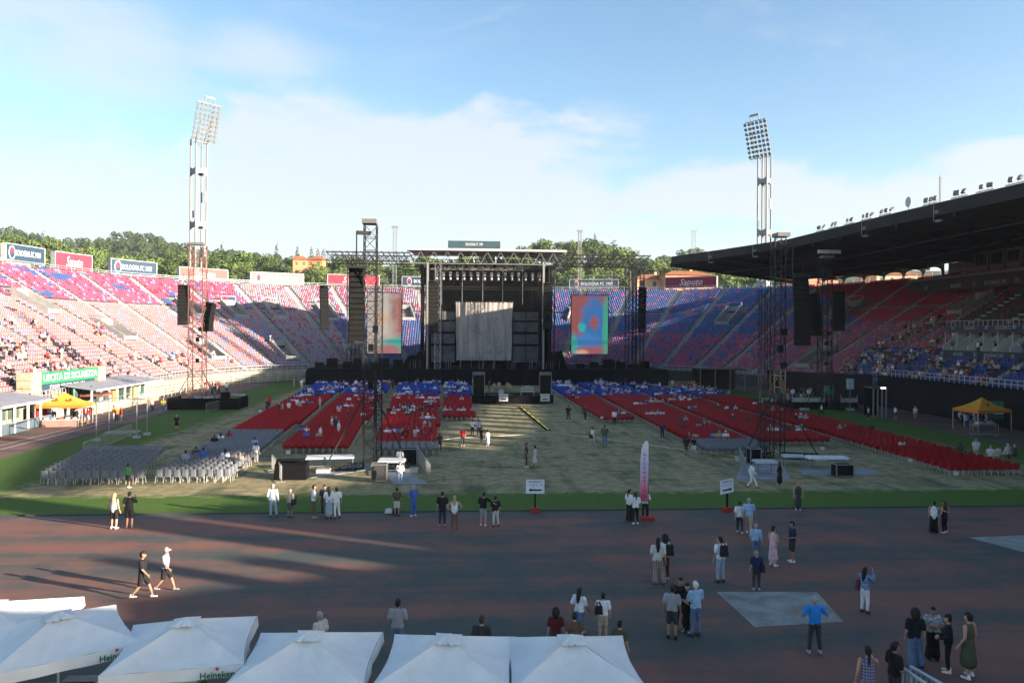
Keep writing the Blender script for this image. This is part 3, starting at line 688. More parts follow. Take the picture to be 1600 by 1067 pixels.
def far_wood():
    V, Q, mi = [], [], []; rg = np.random.default_rng(3); base = [leaf_cloud([(0, 0, 4.5, 3.6, .9), (2.5, 0, 4, 2.5, .9), (-2, 1, 5.5, 2.6, .9), (0, -2, 3, 2.5, .9)], 110, 1.0, s) for s in range(4)]
    for k in range(620):
        px = rg.uniform(-60, 460) if k < 430 else rg.uniform(1000, 1240); y = rg.uniform(430, 860); x = (px - 800) / F * y; z = hill_z(x, y); v, q, m = base[k % 4]; b = len(V); s = rg.uniform(.8, 1.5)
        V += [p * s + np.array((x, y, z)) for p in v]; Q += [tuple(i + b for i in f) for f in q]; mi += m
    o = link('far_wood', quad_mesh('far_wood', V, Q, mi, [LEAF[0], LEAF[1]])); tag(o, 'distant wood covering the far hill', 'wood', kind='stuff')
far_wood()
def house(name, label, px, py, Y, w, d, h, rz, wall, roofc, hip=1.6):
    x = (px - 800) / F * Y; z = H + (520 - py) / F * Y - h
    o = thing(name, label, 'house', world_loc=(x, Y, z), rz=rz)
    MB().box(-w / 2, w / 2, -d / 2, d / 2, -6, h).build('wall', M('render_' + name + str(px), wall, .9, .15, .5), o)
    e = .5; b = MB(); b.add([(-w / 2 - e, -d / 2 - e, h), (w / 2 + e, -d / 2 - e, h), (w / 2 + e, d / 2 + e, h), (-w / 2 - e, d / 2 + e, h), (-w / 4, 0, h + hip), (w / 4, 0, h + hip)], [(3, 2, 1, 0), (0, 1, 5, 4), (1, 2, 5), (2, 3, 4, 5), (3, 0, 4)]); rf = b.build('roof', M('roof_tile', roofc, .9, .25, 1.0), o)
    MB().box(w * .12, w * .12 + .7, -.3, .4, h + hip * .4, h + hip + .8).build('chimney', M('render_' + name + str(px), wall), rf)
    n = max(2, int(w / 3.2))
    for fl in range(2):
        for i in range(n):
            cx = -w / 2 + w * (i + .5) / n; zz = h - 2.2 - fl * 3
            g = MB().box(cx - .5, cx + .5, -d / 2 - .04, -d / 2 + .1, zz, zz + 1.5).build('window', M('shutter', (.10, .13, .10), .8), o); MB().box(cx - .62, cx + .62, -d / 2 - .1, -d / 2, zz - .14, zz - .02).build('sill', WHITE, g)
OR = (.55, .23, .10); RT = (.30, .11, .055)
house('hillside_house', 'orange house among trees behind the pale board', 468, 409, 300, 5.5, 5, 4, .25, OR, RT)
house('hillside_house', 'orange house right of its twin, above the red board', 494, 409, 303, 6, 5, 4, -.1, OR, RT)
house('villa', 'orange villa behind the maroon board', 1068, 430, 232, 15, 9, 9, .1, (.60, .27, .12), (.22, .13, .09))
house('villa', 'orange villa with pale roof beside the stage wing', 1015, 436, 234, 11, 8, 8, .1, (.62, .36, .20), (.30, .26, .22))
house('villa', 'pink house seen through the arches of the shaded stand', 1262, 424, 236, 14, 10, 14, .0, (.62, .25, .16), RT)
house('villa', 'cream house seen through the last arches of the shaded stand', 1395, 428, 235, 16, 10, 14, .0, (.55, .45, .30), RT)
house('villa', 'cream house peeping over the end of the pink stand', 18, 416, 176, 7, 6, 6, .5, (.62, .50, .36), RT)

# ------------------------------------------------------------------ advertising boards on the rim
NAVYB = M('board_navy', (.022, .050, .085), .6, .1, 1); REDB = M('board_red', (.46, .035, .06), .5, .1, 1); MARB = M('board_maroon', (.22, .012, .05), .5, .1, 1); PALEB = M('board_pale_glare', (.15, .165, .165), .6, .1, 1); SALB = M('board_salmon_glare', (.34, .08, .072), .6, .1, 1)  # salmon and pale boards carry sun glare in their colour
LW = M('letter_white', (.58, .58, .57), .6, .05)
def board(px, py0, py1, width, mat, kind, label, lo, hi, lw=None):
    w = find_w(px, 1.05, 23, lo, hi); p = ringW(1.05, w, 0); q = ringW(1.05, w + .001, 0); a = math.atan2((q - p).y, (q - p).x)
    _, y0 = unroll(px, py0); _, y1 = unroll(px, py1); z1 = H + (520 - y0) / F * p.y; z0 = H + (520 - y1) / F * p.y
    o = thing('advertising_board', label, 'advertising board', world_loc=(p.x, p.y, rz_(1) - .3), rz=a - PR, group='boards along the rim of the stands'); b = rz_(1) - .3; zl, zh = z0 - b, z1 - b; hh = zh - zl
    MB().box(-width / 2, width / 2, 0, .9, zl, zh).build('panel', mat, o)
    fr = MB(); e = .12
    for bx in ((-width / 2 - e, -width / 2, -.06, .96, zl - e, zh + e), (width / 2, width / 2 + e, -.06, .96, zl - e, zh + e), (-width / 2, width / 2, -.06, .96, zh, zh + e), (-width / 2, width / 2, -.06, .96, zl - e, zl)): fr.box(*bx)
    fr.build('frame', M('board_frame', (.50, .50, .48), .6) if mat is not PALEB else WHITE, o)
    for f in (-.42, 0, .42): MB().box(width * f - .1, width * f + .1, .3, .5, -.2, zl - e).build('post', WHITE, o)
    lw = lw or LW
    if kind == 'club':
        t = text('BOLOGNA FC 1909', hh * .50, lw, o, (width * .06, -.03, (zl + zh) / 2), bold=.015, sx=1.0); k = t.dimensions.x; t.scale.x = width * .66 / max(k, .1)
        c = MB(); cx = -width * .36; cz = (zl + zh) / 2; n = 14; ov = [(cx + hh * .27 * math.cos(i * 6.283 / n), cz + hh * .42 * math.sin(i * 6.283 / n)) for i in range(n)]
        c.plate(ov, -.06, -.005); em = c.build('emblem', LW, o)
        MB().plate([(cx + (x - cx) * .8, cz + (z - cz) * .8) for x, z in ov[:n // 2 + 1]], -.09, -.065).build('emblem_field', REDB, em); MB().plate([(cx + (x - cx) * .8, cz + (z - cz) * .8) for x, z in ov[n // 2:] + ov[:1]], -.09, -.065).build('emblem_field', NAVYB, em)
    else:
        t = text('Saputo', hh * .85, lw, o, (0, -.03, (zl + zh) / 2), shear=.35, bold=.012); t.scale.x = width * .45 / max(t.dimensions.x, .1)
    return o
board(41, 385, 410, 9.5, NAVYB, 'club', 'navy board with white lettering at the left end of the rim', -.6, .2)
board(116, 397, 424, 9.0, REDB, 'name', 'bright red board with white script, second from the left', -.6, .25)
board(210, 408, 430, 11.0, NAVYB, 'club', 'navy board with white lettering left of the light mast', -.5, .35)
board(319, 420, 437, 11.5, SALB, 'name', 'salmon pink board behind the light mast', 0, .4)
board(434, 427, 443, 12.8, PALEB, 'club', 'pale grey board with white lettering above the blue seats', .1, .45)
board(553, 430, 446, 13.0, REDB, 'name', 'red board behind the hanging loudspeakers left of the stage', .2, .5)
board(668, 433, 447, 13.0, NAVYB, 'club', 'navy board half hidden by the left edge of the stage', .3, .6)
board(928, 437, 450, 12.6, NAVYB, 'club', 'navy board right above the right video screen', .5, .75)
board(1079, 433, 449, 13.0, MARB, 'name', 'maroon board with white script next to the dark roof', .55, .85)
# the one over the stage roof stands far back
def back_board():
    p = Vector(((740 - 800) / F * 214, 214, 0)); o = thing('advertising_board', 'dark blue board rising above the stage roof', 'advertising board', world_loc=(p.x, p.y, 20), group='boards along the rim of the stands')
    z0, z1 = H + 132 / F * 214 - 20, H + 143 / F * 214 - 20
    MB().box(-7.2, 7.2, 0, .9, z0, z1).build('panel', M('board_teal', (.035, .07, .085), .5), o); text('BOLOGNA FC 1909', 1.1, LW, o, (0, -.03, (z0 + z1) / 2), bold=.01, sx=.5)
    for x in (-6, 0, 6): MB().box(x - .15, x + .15, .3, .6, 0, z0).build('post', WHITE, o)
back_board()

# ------------------------------------------------------------------ floodlight masts
def mast(label, px, Y, ytop, lean, mirror, wd=3.6):
    x = (px - 800) / F * Y; _, yt = unroll(px, ytop); zt = H + (520 - yt) / F * Y; zp = zt - 10.5
    o = thing('floodlight_mast', label, 'floodlight mast', world_loc=(x, Y, 0), rz=mirror, group='floodlight masts outside the stands')
    LEG = M('mast_steel', (.22, .22, .215), .6, .12, .5); LAMP = M('lamp_grey', (.15, .155, .155), .5, .1, 1); PL = M('mast_plate', (.22, .24, .26), .6, .12, .5)
    h = wd / 2
    for sx in (-1, 1):
        for sy in (-1, 1): MB().tube((sx * h, sy * h * .8, 0), (sx * h, sy * h * .8, zp + .5), .27, .21, 10).build('leg', LEG, o)
    for z in np.arange(8, zp, 13.5):
        for face in range(4):
            mb = MB(); L_ = wd - .3; hh = 3.0
            arc = [(-L_ / 2, hh), (-L_ / 2, 0)] + [(-L_ / 2 * math.cos(a), 1.1 * math.sin(a)) for a in np.linspace(.25, math.pi - .25, 7)] + [(L_ / 2, 0), (L_ / 2, hh)] + [(L_ / 2 * math.cos(a), hh - .9 * math.sin(a)) for a in np.linspace(.3, math.pi - .3, 7)]
            mb.plate([(a_, b_) for a_, b_ in arc], -.06, .06); q = mb.build('brace_plate', PL, o); q.rotation_euler.z = face * math.pi / 2
            dd = h * .8 if face % 2 == 0 else h; q.location = ((0, -dd, z), (dd, 0, z), (0, dd, z), (-dd, 0, z))[face]
            if face % 2: q.scale.x = .8
    # ladder
    mb = MB(); 
    for sx in (-.2, .2): mb.beam((sx, .2, 0), (sx, .2, zp), .05)
    for z in np.arange(1, zp, .7): mb.beam((-.2, .2, z), (.2, .2, z), .04, caps=False)
    mb.build('ladder', LEG, o)
    for z in (30, 44): MB().cbox((h + .3, 0, z), (.35, .35, 2.6)).build('antenna', WHITE, o); MB().cbox((-h - .2, -.4, z - 5), (.3, .3, 1.8)).build('antenna', PL, o)
    # lamp frame leaning towards the pitch
    def T(u, v): return Vector((u, -1.8 - v * lean, zp - .4 + v))
    fr = MB(); W = 2.9
    for u in (-W, -W * .45, W * .45, W): fr.beam(T(u, 0), T(u, 10.6 if abs(u) < W else 9.4), .14)
    for v in (0, 3.0, 6.0, 9.2): fr.beam(T(-W - .2, v), T(W + .2, v), .16)
    fr.beam(T(-W * .45, 10.6), T(W * .45, 10.6), .25, .5)
    for u in (-W * .5, W * .5):
        for v in (0.2, 6): fr.beam(T(u, v), (u * .8, 0, zp - .3), .12)
    fr.build('lamp_frame', LEG, o)
    for r_ in range(8):
        for c in range(6):
            p = T(-W + W * 2 * c / 5, .6 + r_ * 1.15); mb = MB(); mb.tube(p + Vector((0, .25, .18)), p + Vector((0, -.35, -.12)), .22, .46, 8); mb.build('lamp', LAMP, o)
    return o
mast('tall white floodlight mast on the left, with aerials', 309, 197, 157, .30, .85, 3.0)
mast('tall white floodlight mast rising behind the dark roof', 1193, 205, 184, .30, -.95, 2.6)
def thin_mast(label, px, y0, y1, Y, w, mat):
    x = (px - 800) / F * Y; o = thing('lattice_mast', label, 'mast', world_loc=(x, Y, 0)); z1 = H + (520 - unroll(px, y0)[1]) / F * Y
    mb = MB(); mb.truss((0, 0, 5), (0, 0, z1), w, int(z1 / 1.6), .12, .06); mb.build('lattice', mat, o); MB().box(-w, w, -.3, .3, z1, z1 + .5).build('platform', mat, o)
GREY = M('galvanised', (.22, .23, .23), .6, .1, 1, .2)
thin_mast('thin lattice mast on the skyline left of the stage roof', 616, 356, 395, 232, 1.0, GREY)
thin_mast('thin lattice mast on the skyline right of the stage roof', 905, 362, 400, 232, .85, GREY)
thin_mast('far lattice mast on the low hill by the dark roof', 1083, 362, 388, 420, 1.7, GREY)
# ------------------------------------------------------------------ concert stage
BLACK = M('stage_black', (.008, .008, .009), .9, .3, 1.5, spec=.08); ALU = M('truss_aluminium', (.30, .30, .29), .45, .15, 1, .6); DKT = M('truss_dark', (.020, .020, .021), .7, .15, 1, spec=.15); CLOTH = M('black_cloth', (.008, .008, .009), .95, .3, 2, spec=.04)
ST = 143.0; SX0 = 2.0
def sx(px, y, py=500): return s_at(px, py, ST + y) - SX0            # stage-frame x of a photo column at depth y behind the stage front
def sz(px, py, y): return z_at(px, py, s_at(px, py, ST + y), ST + y)
DECK = 2.95
def stage():
    o = thing('concert_stage', 'huge black concert stage with open truss roof at the far end of the pitch', 'stage', (SX0, ST))
    MB().box(-33.2, 33.2, .15, 24, DECK - .35, DECK).build('deck', BLACK, o)
    for i in range(22):
        x0 = -33.2 + i * 66.4 / 22; MB().box(x0 + .02, x0 + 66.4 / 22 - .02, 0, .12, 0, DECK - .02).build('skirt_panel', M('skirt_cloth', (.008, .0085, .010), .9, .35, .8, spec=.05), o)
    for s in (-1, 1): MB().box(s * 33.3 - .1, s * 33.3 + .1, .2, 24, 0, DECK - .4).build('side_panel', CLOTH, o)
    zr = sz(757, 391, 3); zb = zr - 2.7; xl, xr = sx(636, 2), sx(884, 2)
    b = MB(); b.add([(xl, 1.0, zr), (xr, 1.0, zr), (xr - .5, 20, zr + .9), (xl + .5, 20, zr + .9), (xl, 1.0, zr - .35), (xr, 1.0, zr - .35), (xr - .5, 20, zr + .5), (xl + .5, 20, zr + .5)], [(0, 1, 2, 3), (7, 6, 5, 4), (4, 5, 1, 0), (5, 6, 2, 1), (6, 7, 3, 2), (7, 4, 0, 3)])
    b.build('roof', M('roof_pale', (.50, .48, .44), .6, .1, .5), o)
    for yy, mt in ((1.6, M('roof_truss_grey', (.17, .17, .165), .6, .15, 1)), (10, DKT), (18, DKT)):
        n = 24; mb = MB(); mb.beam((xl - 1.5, yy, zb), (xr - 2.5, yy, zb), .16); mb.beam((xl, yy, zr - .45), (xr, yy, zr - .45), .16)
        for i in range(n): x0 = xl + (xr - xl) * i / n; x1 = xl + (xr - xl) * (i + 1) / n; mb.beam((x0, yy, zr - .45) if i % 2 == 0 else (x0, yy, zb), (x1, yy, zb) if i % 2 == 0 else (x1, yy, zr - .45), .10)
        mb.build('roof_truss', mt, o)
    for x in np.linspace(xl + 2, xr - 2, 9): MB().truss((x, 1.6, zb - .1), (x, 18, zb - .1), .5, 9, .07, .04).build('roof_beam', DKT, o)
    # inside: black back cloth and sides
    xa, xb = sx(668, 4), sx(852, 4)
    MB().box(xa - 1, xb + 1, 19, 19.2, DECK, zb + 1.8).build('back_cloth', CLOTH, o)
    for x in (xa - 1.4, xb + 1.2): MB().box(x, x + .2, 6, 19, DECK, zb + .5).build('side_cloth', CLOTH, o)
    MB().box(xa - 1, xb + 1, 12, 12.15, sz(757, 445, 12), zb).build('border_cloth', CLOTH, o)
    # pale scalloped valance behind the front truss
    zv = sz(757, 421, 6); mb = MB()
    for i in range(9): x = xa + (xb - xa) * (.12 + .082 * i); mb.plate([(x - .95, zv), (x + .95, zv), (x, zv + 2.0)], 6.0, 6.05)
    tag(mb.build('tarpaulin', M('tarp_grey', (.10, .10, .09), .9), o), kind='stuff')
    mb = MB(); mb.beam((xa, 6, zv - .05), (xb - 4, 6, zv - .05), .22, .35); mb.build('tarpaulin_roll', M('tarp_roll', (.22, .21, .18), .8), o)
    # columns
    for px in (666, 684, 846, 862):
        for y in (2.2, 15):
            x = sx(px, 2.2); MB().truss((x, y, DECK), (x, y, zb), 1.0, 14, .10, .05).build('tower', ALU if y < 5 and px in (684,) else DKT, o)
    for px in (668, 849): x = sx(px, 1.7); MB().beam((x, 1.5, DECK), (x, 1.5, zb), .35).build('column', M('column_grey', (.24, .24, .22), .6), o)
    # hoist lines
    for px in (690, 722, 754, 785, 816):
        x = sx(px, 6); MB().beam((x, 5.5, sz(px, 476, 6)), (x, 5.5, zb), .10).build('hoist_chain', ALU, o)
    for zz in (sz(757, 428, 5), sz(757, 452, 9)): MB().truss((xa, 5.5, zz), (xb, 5.5, zz), .5, 22, .06, .035).build('lighting_truss', DKT, o)
    # wings
    for sgn, pxs in ((-1, (512, 546, 560, 640)), (1, (884, 985, 1003, 1012))):
        za = sz(760, 398, 3); xs = [sx(p, 3) for p in pxs]; x0, x1 = min(xs), max(xs)
        for y in (1.5, 8):
            MB().truss((x0, y, za - .8), (x1, y, za - .8), 1.6, 16, .09, .05, mi=0).build('wing_truss', DKT, o)
        for x in np.linspace(x0, x1, 13):
            mb = MB(); mb.beam((x, .6, za + .1), (x - sgn * .9, 9, za - 1.6), .10); mb.beam((x, .6, za - 1.6), (x + .8, 9, za + .1), .08); mb.build('wing_rafter', DKT, o)
        xc = sx(553 if sgn < 0 else 995, 3)
        for dx, y in ((-.75, 2), (.75, 2), (-.75, 8), (.75, 8)): MB().truss((xc + dx, y, DECK), (xc + dx, y, za - 1.6), .7, 16, .08, .045).build('tower', DKT, o)
        # scaffold behind the screens
        xe = sx(651 if sgn < 0 else 870, 6)
        sc_ = MB(); xlo, xhi = min(xc, xe), max(xc, xe)
        for x in np.linspace(xlo, xhi, 5): sc_.beam((x, 8.5, DECK), (x, 8.5, za - 2.2), .09)
        for z in np.arange(DECK + 1.4, za - 2, 2.1): sc_.beam((xlo, 8.5, z), (xhi, 8.5, z), .06)
        sc_.build('scaffold', GREY, o)
        sc2 = MB(); z = sz(757, 534, 4); sc2.truss((xlo, 4, z), (xhi, 4, z), .5, 12, .06, .035); sc2.build('cross_truss', ALU, o)
    return o
stg = stage()
def at_stage(x, y): return L2(SX0 + x, ST + y)
# stage set: curtain, panels
def curtain():
    o = thing('stage_curtain', 'tall grey brown cloth hanging at the centre of the stage', 'curtain', (SX0, ST + 9)); y = 9.0
    x0, x1 = sx(712, y), sx(801, y); z1, z0 = sz(757, 472, y), sz(757, 563, y); n, m = 90, 26; V = []; Q = []
    for j in range(m + 1):
        for i in range(n + 1):
            u, v = i / n, j / m; w = (.06 * math.sin(u * 71 + 1.2 * math.sin(v * 3)) + .10 * math.sin(u * 33 + 2 + v)) * (.5 + .6 * (1 - v)); sag = .12 * math.sin(u * 47) ** 2 * (v > .96)
            V.append((x0 + (x1 - x0) * u + .05 * math.sin(v * 9 + u * 5) - .35 * (u - .5) * (1 - v), w, z0 + (z1 - z0) * v - sag))
    for j in range(m):
        for i in range(n): a = j * (n + 1) + i; Q.append((a, a + 1, a + n + 2, a + n + 1))
    m_, nt, b = new_mat('curtain_cloth', .95); geo = nd(nt, 'ShaderNodeNewGeometry'); v = geo.outputs['Position']
    streak = nnoise(nt, v, 1.0, 6, .65, .3, (1.2, 1.2, .12)); stain = nnoise(nt, v, .35, 7, .7)
    c = nmix(nt, nstep(nt, streak, .35, .65), (.27, .25, .235), (.40, .37, .34)); c = nmix(nt, nstep(nt, stain, .52, .7), c, (.19, .175, .17)); nt.links.new(c, b.inputs['Base Color'])
    link('cloth', quad_mesh('cloth', V, Q, None, [m_]), o).data.polygons.foreach_set('use_smooth', [True] * len(Q)); MB().beam((x0 - .3, 0, z1 + .1), (x1 + .3, 0, z1 + .1), .14).build('batten', DKT, o)
curtain()
for (pa, pb, nm) in ((674, 711, 'left'), (802, 842, 'right')):
    y = 10.0; o = thing('stage_set_panel', f'grey painted set wall with dark slots, {nm} of the stage curtain', 'set wall', (SX0, ST + y), group='set walls flanking the curtain')
    x0, x1 = sx(pa, y), sx(pb, y); zt, zb_ = sz(757, 487, y), sz(757, 566, y); g = M('set_grey', (.105, .105, .11), .9, .45, .6)
    ys = [zt, sz(757, 500, y), sz(757, 503, y), sz(757, 518, y), sz(757, 522, y), sz(757, 537, y), sz(757, 541, y), zb_]
    for k in range(0, 8, 2): MB().box(x0, x1, 0, .3, ys[k + 1], ys[k]).build('panel', g, o)
    for k in range(1, 7, 2): MB().box(x0 + .4, x1 - .1, .35, .6, ys[k + 1], ys[k]).build('slot', BLACK, o)
    MB().beam(((x0 + x1) / 2, -.2, DECK - (0)), ((x0 + x1) / 2, -.2, zt + .4), .12).build('post', DKT, o)
# video screens
def screen_mat(name, seed):
    m, nt, b = new_mat(name, .4); tc = nd(nt, 'ShaderNodeTexCoord'); v = tc.outputs['Object']
    def blob(x, z, rx, rz_2):
        s = nd(nt, 'ShaderNodeVectorMath', operation='SUBTRACT'); nt.links.new(v, s.inputs[0]); s.inputs[1].default_value = (x, 0, z)
        k = nd(nt, 'ShaderNodeVectorMath', operation='MULTIPLY'); nt.links.new(s.outputs[0], k.inputs[0]); k.inputs[1].default_value = (1 / rx, 0, 1 / rz_2)
        wv = nd(nt, 'ShaderNodeVectorMath', operation='LENGTH'); nt.links.new(k.outputs[0], wv.inputs[0]); nz = nnoise(nt, v, .45, 3, .5, .8)
        return nstep(nt, nmath(nt, 'ADD', wv.outputs['Value'], nmath(nt, 'MULTIPLY', nmath(nt, 'SUBTRACT', nz, .5), 1.1)), 1.4, .60)
    if seed == 0:
        c = nmix(nt, nnoise(nt, v, .5, 3, .5, .6), (.42, .40, .36), (.60, .46, .40)); c = nmix(nt, blob(3.4, 7.5, 2.2, 4.4), c, (.34, .13, .11)); c = nmix(nt, blob(2.2, 1.0, 2.8, 1.9), c, (.05, .42, .36)); c = nmix(nt, blob(1.0, .6, 2.2, 1.0), c, (.42, .16, .16)); c = nmix(nt, blob(-.6, 6.6, 1.2, 1.0), c, (.60, .36, .20))
    else:
        c = (.30, .085, .075); c = nmix(nt, blob(.9, 5.6, 2.4, 5.2), c, (.035, .16, .42)); c = nmix(nt, blob(-.9, 2.4, 2.8, 1.7), c, (.05, .20, .50)); c = nmix(nt, blob(.9, 6.0, .9, 1.3), c, (.30, .09, .10)); c = nmix(nt, blob(-1.5, 5.0, .75, .9), c, (.03, .40, .40))
        c = nmix(nt, blob(3.2, 4.5, .75, 6.5), c, (.05, .36, .24)); c = nmix(nt, blob(-3.1, 1.6, .8, 2.2), c, (.04, .36, .30)); c = nmix(nt, blob(.2, .7, 2.6, .7), c, (.34, .10, .12)); c = nmix(nt, blob(-1.6, .3, 1.2, .5), c, (.62, .36, .26))
    nt.links.new(c, b.inputs['Emission Color']); b.inputs['Emission Strength'].default_value = .24; b.inputs['Base Color'].default_value = (.02, .02, .02, 1); b.inputs['Roughness'].default_value = .6; return m
def screen(pa, pb, py0, py1, label, seed):
    y = 5.0; x0, x1 = sx(pa, y), sx(pb, y); z1, z0 = sz((pa + pb) / 2, py0, y), sz((pa + pb) / 2, py1, y); cx = (x0 + x1) / 2; w = (x1 - x0) / 2; h = z1 - z0
    o = thing('video_screen', label, 'screen', (SX0 + cx, ST + y), z=z0, group='video screens beside the stage')
    MB().box(-w, w, 0, .15, 0, h).build('display', screen_mat('display_picture_%d' % seed, seed), o)
    fr = MB(); 
    for bx in ((-w - .12, -w, -.03, .35, -.12, h + .12), (w, w + .12, -.03, .35, -.12, h + .12), (-w, w, -.03, .35, h, h + .12), (-w, w, -.03, .35, -.12, 0)): fr.box(*bx)
    fr.build('frame', BLACK, o); MB().box(-w, w, .16, .4, 0, h).build('back_panel', BLACK, o)
    MB().truss((-w - .4, .2, h + .5), (w + .4, .2, h + .5), .5, 9, .06, .04).build('hanging_truss', DKT, o)
screen(574, 627, 458, 552, 'tall video screen left of the stage showing pale beige and teal shapes', 0)
screen(893, 950, 462, 553, 'tall video screen right of the stage showing blue and rust red shapes', 1)
# hanging lights
LAMPB = M('lamp_body', (.025, .025, .025), .5); LENS = M('lamp_lens', (.55, .56, .55), .3)
for i in range(16):
    x = sx(682, 5) + (sx(842, 5) - sx(682, 5)) * i / 15; o = thing('stage_light', f'stage lamp hanging under the roof truss, {ORD[i]} from the left', 'stage light', (SX0 + x, ST + 5), z=sz(757, 433, 5), group='lamps under the stage roof')
    MB().cbox((0, 0, .5), (.5, .4, .8)).build('housing', M('lamp_pale', (.20, .20, .19), .5), o); MB().tube((0, -.1, -.2), (0, -.35, -.6), .16, .2, 8).build('lens', LENS, o); MB().beam((0, 0, .9), (0, 0, 1.3), .06).build('clamp', LAMPB, o)
# clutter on deck
rr = random.Random(4)
def flight_case(loc, d, label, rz=0.0, group='black equipment cases on the stage', st=True, z=0.0, mat=None, trim=None):
    o = thing('equipment_case', label, 'equipment case', loc, z=z, rz=rz, group=group); w, dd, h = d; e = .04
    MB().box(-w / 2, w / 2, -dd / 2, dd / 2, .1, h).build('body', mat or BLACK, o)
    t = MB()
    for a in (-1, 1):
        for b in (-1, 1): t.beam((a * w / 2, b * dd / 2, .1), (a * w / 2, b * dd / 2, h), e * 1.6)
        t.beam((-w / 2, a * dd / 2, h), (w / 2, a * dd / 2, h), e * 1.6); t.beam((a * w / 2, -dd / 2, h), (a * w / 2, dd / 2, h), e * 1.6); t.beam((-w / 2, a * dd / 2, .12), (w / 2, a * dd / 2, .12), e * 1.6)
    t.build('edge_trim', trim or ALU, o)
    for a in (-1, 1):
        for b in (-1, 1): MB().tube((a * w * .38, b * dd * .3, .05), (a * w * .38 + .05, b * dd * .3, .05), .05, None, 8).build('caster', BLACK, o)
    return o
k = 0
for x in list(np.arange(-31, -15, 2.3)) + list(np.arange(17, 31, 2.6)):
    k += 1; side = 'left' if x < 0 else 'right'
    flight_case((SX0 + x + rr.uniform(-.4, .4), ST + rr.uniform(1.5, 4)), (rr.uniform(1.2, 2.0), 1.0, rr.uniform(.9, 2.0)), f'black equipment case on the {side} wing of the stage, {ORD[k - 1 if x < 0 else k - 8]} from the left', z=DECK, trim=DKT)
for i, (px, w, h) in enumerate(((648, 5, 2.6), (660, 4, 3.4), (868, 4.5, 3.4), (700, 2, 1.3), (728, 2.4, .9), (752, 1.6, 1.1), (776, 2.2, .8), (800, 1.8, 1.2), (822, 2.4, 1.0), (845, 2, 1.4), (962, 3, 1.6))):
    x = sx(px, 3.5); o = thing('band_equipment', f'dark heap of covered band equipment on the stage, {ORD[i]} from the left', 'band equipment', (SX0 + x, ST + 3.5), z=DECK, group='covered gear on the stage')
    b = MB(); b.add([(-w / 2, -1, 0), (w / 2, -1, 0), (w / 2, 1, 0), (-w / 2, 1, 0), (-w * .3, -.6, h * .7), (w * .36, -.7, h * .6), (w * .3, .6, h), (-w * .2, .7, h * .9)], MB.BF); b.build('cover', CLOTH, o)
    for j in range(3): u = rr.uniform(-w / 2, w / 2); MB().tube((u, -1.2, 0), (u + .1, -1.2, 1.5), .03, .03, 6).build('stand_pole', ALU, o)

# line arrays
SPK = M('speaker_black', (.009, .009, .009), .85, .2, 2, spec=.06); SPG = M('speaker_grille', (.013, .0125, .012), .9, .2, 2, spec=.06)
def line_array(px, py0, py1, st_, label, width, n=12, face=0.0, bow=1.0, group='hanging loudspeaker columns'):
    s, t = st_; z1, z0 = z_at(px, py0, s, t), z_at(px, py1, s, t); h = (z1 - z0) / n
    o = thing('loudspeaker_column', label, 'loudspeaker', (s, t), z=z0, rz=face, group=group)
    for i in range(n):
        f = 1 - (i + .5) / n; til = -bow * R(26) * (1 - f) ** 1.6; yb = bow * .9 * (1 - f) ** 2.2 * (z1 - z0) * .16
        mb = MB(); mb.cbox((0, yb, h * (i + .5)), (width, .75, h * .96), 0, 0, til); mb.box(0, 0, 0, 0, 0, 0) if False else None
        c = mb.build('cabinet', SPK, o); g = MB(); g.cbox((0, yb - .38 * math.cos(til), h * (i + .5) - .38 * math.sin(til)), (width * .9, .04, h * .84), 0, 0, til); g.build('grille', SPG, c)
    MB().box(-width / 2, width / 2, -.4, .4, z1 - z0 + .02, z1 - z0 + .16).build('flying_frame', DKT, o)
    mb = MB(); mb.beam((0, 0, z1 - z0 + .1), (0, 0, z1 - z0 + 1.6), .06); mb.build('chain', DKT, o)
line_array(507, 447, 516, (s_at(507, 480, 141.0), 141.0), 'slim black loudspeaker column hanging left of the left video screen', 1.5, 14, .3)
line_array(677, 440, 520, (s_at(677, 480, 142), 142.0), 'black loudspeaker column on the left edge of the stage opening', 1.7, 14, .1, .5)
line_array(856, 443, 515, (s_at(856, 480, 142), 142.0), 'black loudspeaker column on the right edge of the stage opening', 1.7, 14, -.1, .5)
line_array(1003, 450, 520, (s_at(1003, 480, 141), 141.0), 'slim black loudspeaker column right of the right video screen', 1.4, 14, -.35)

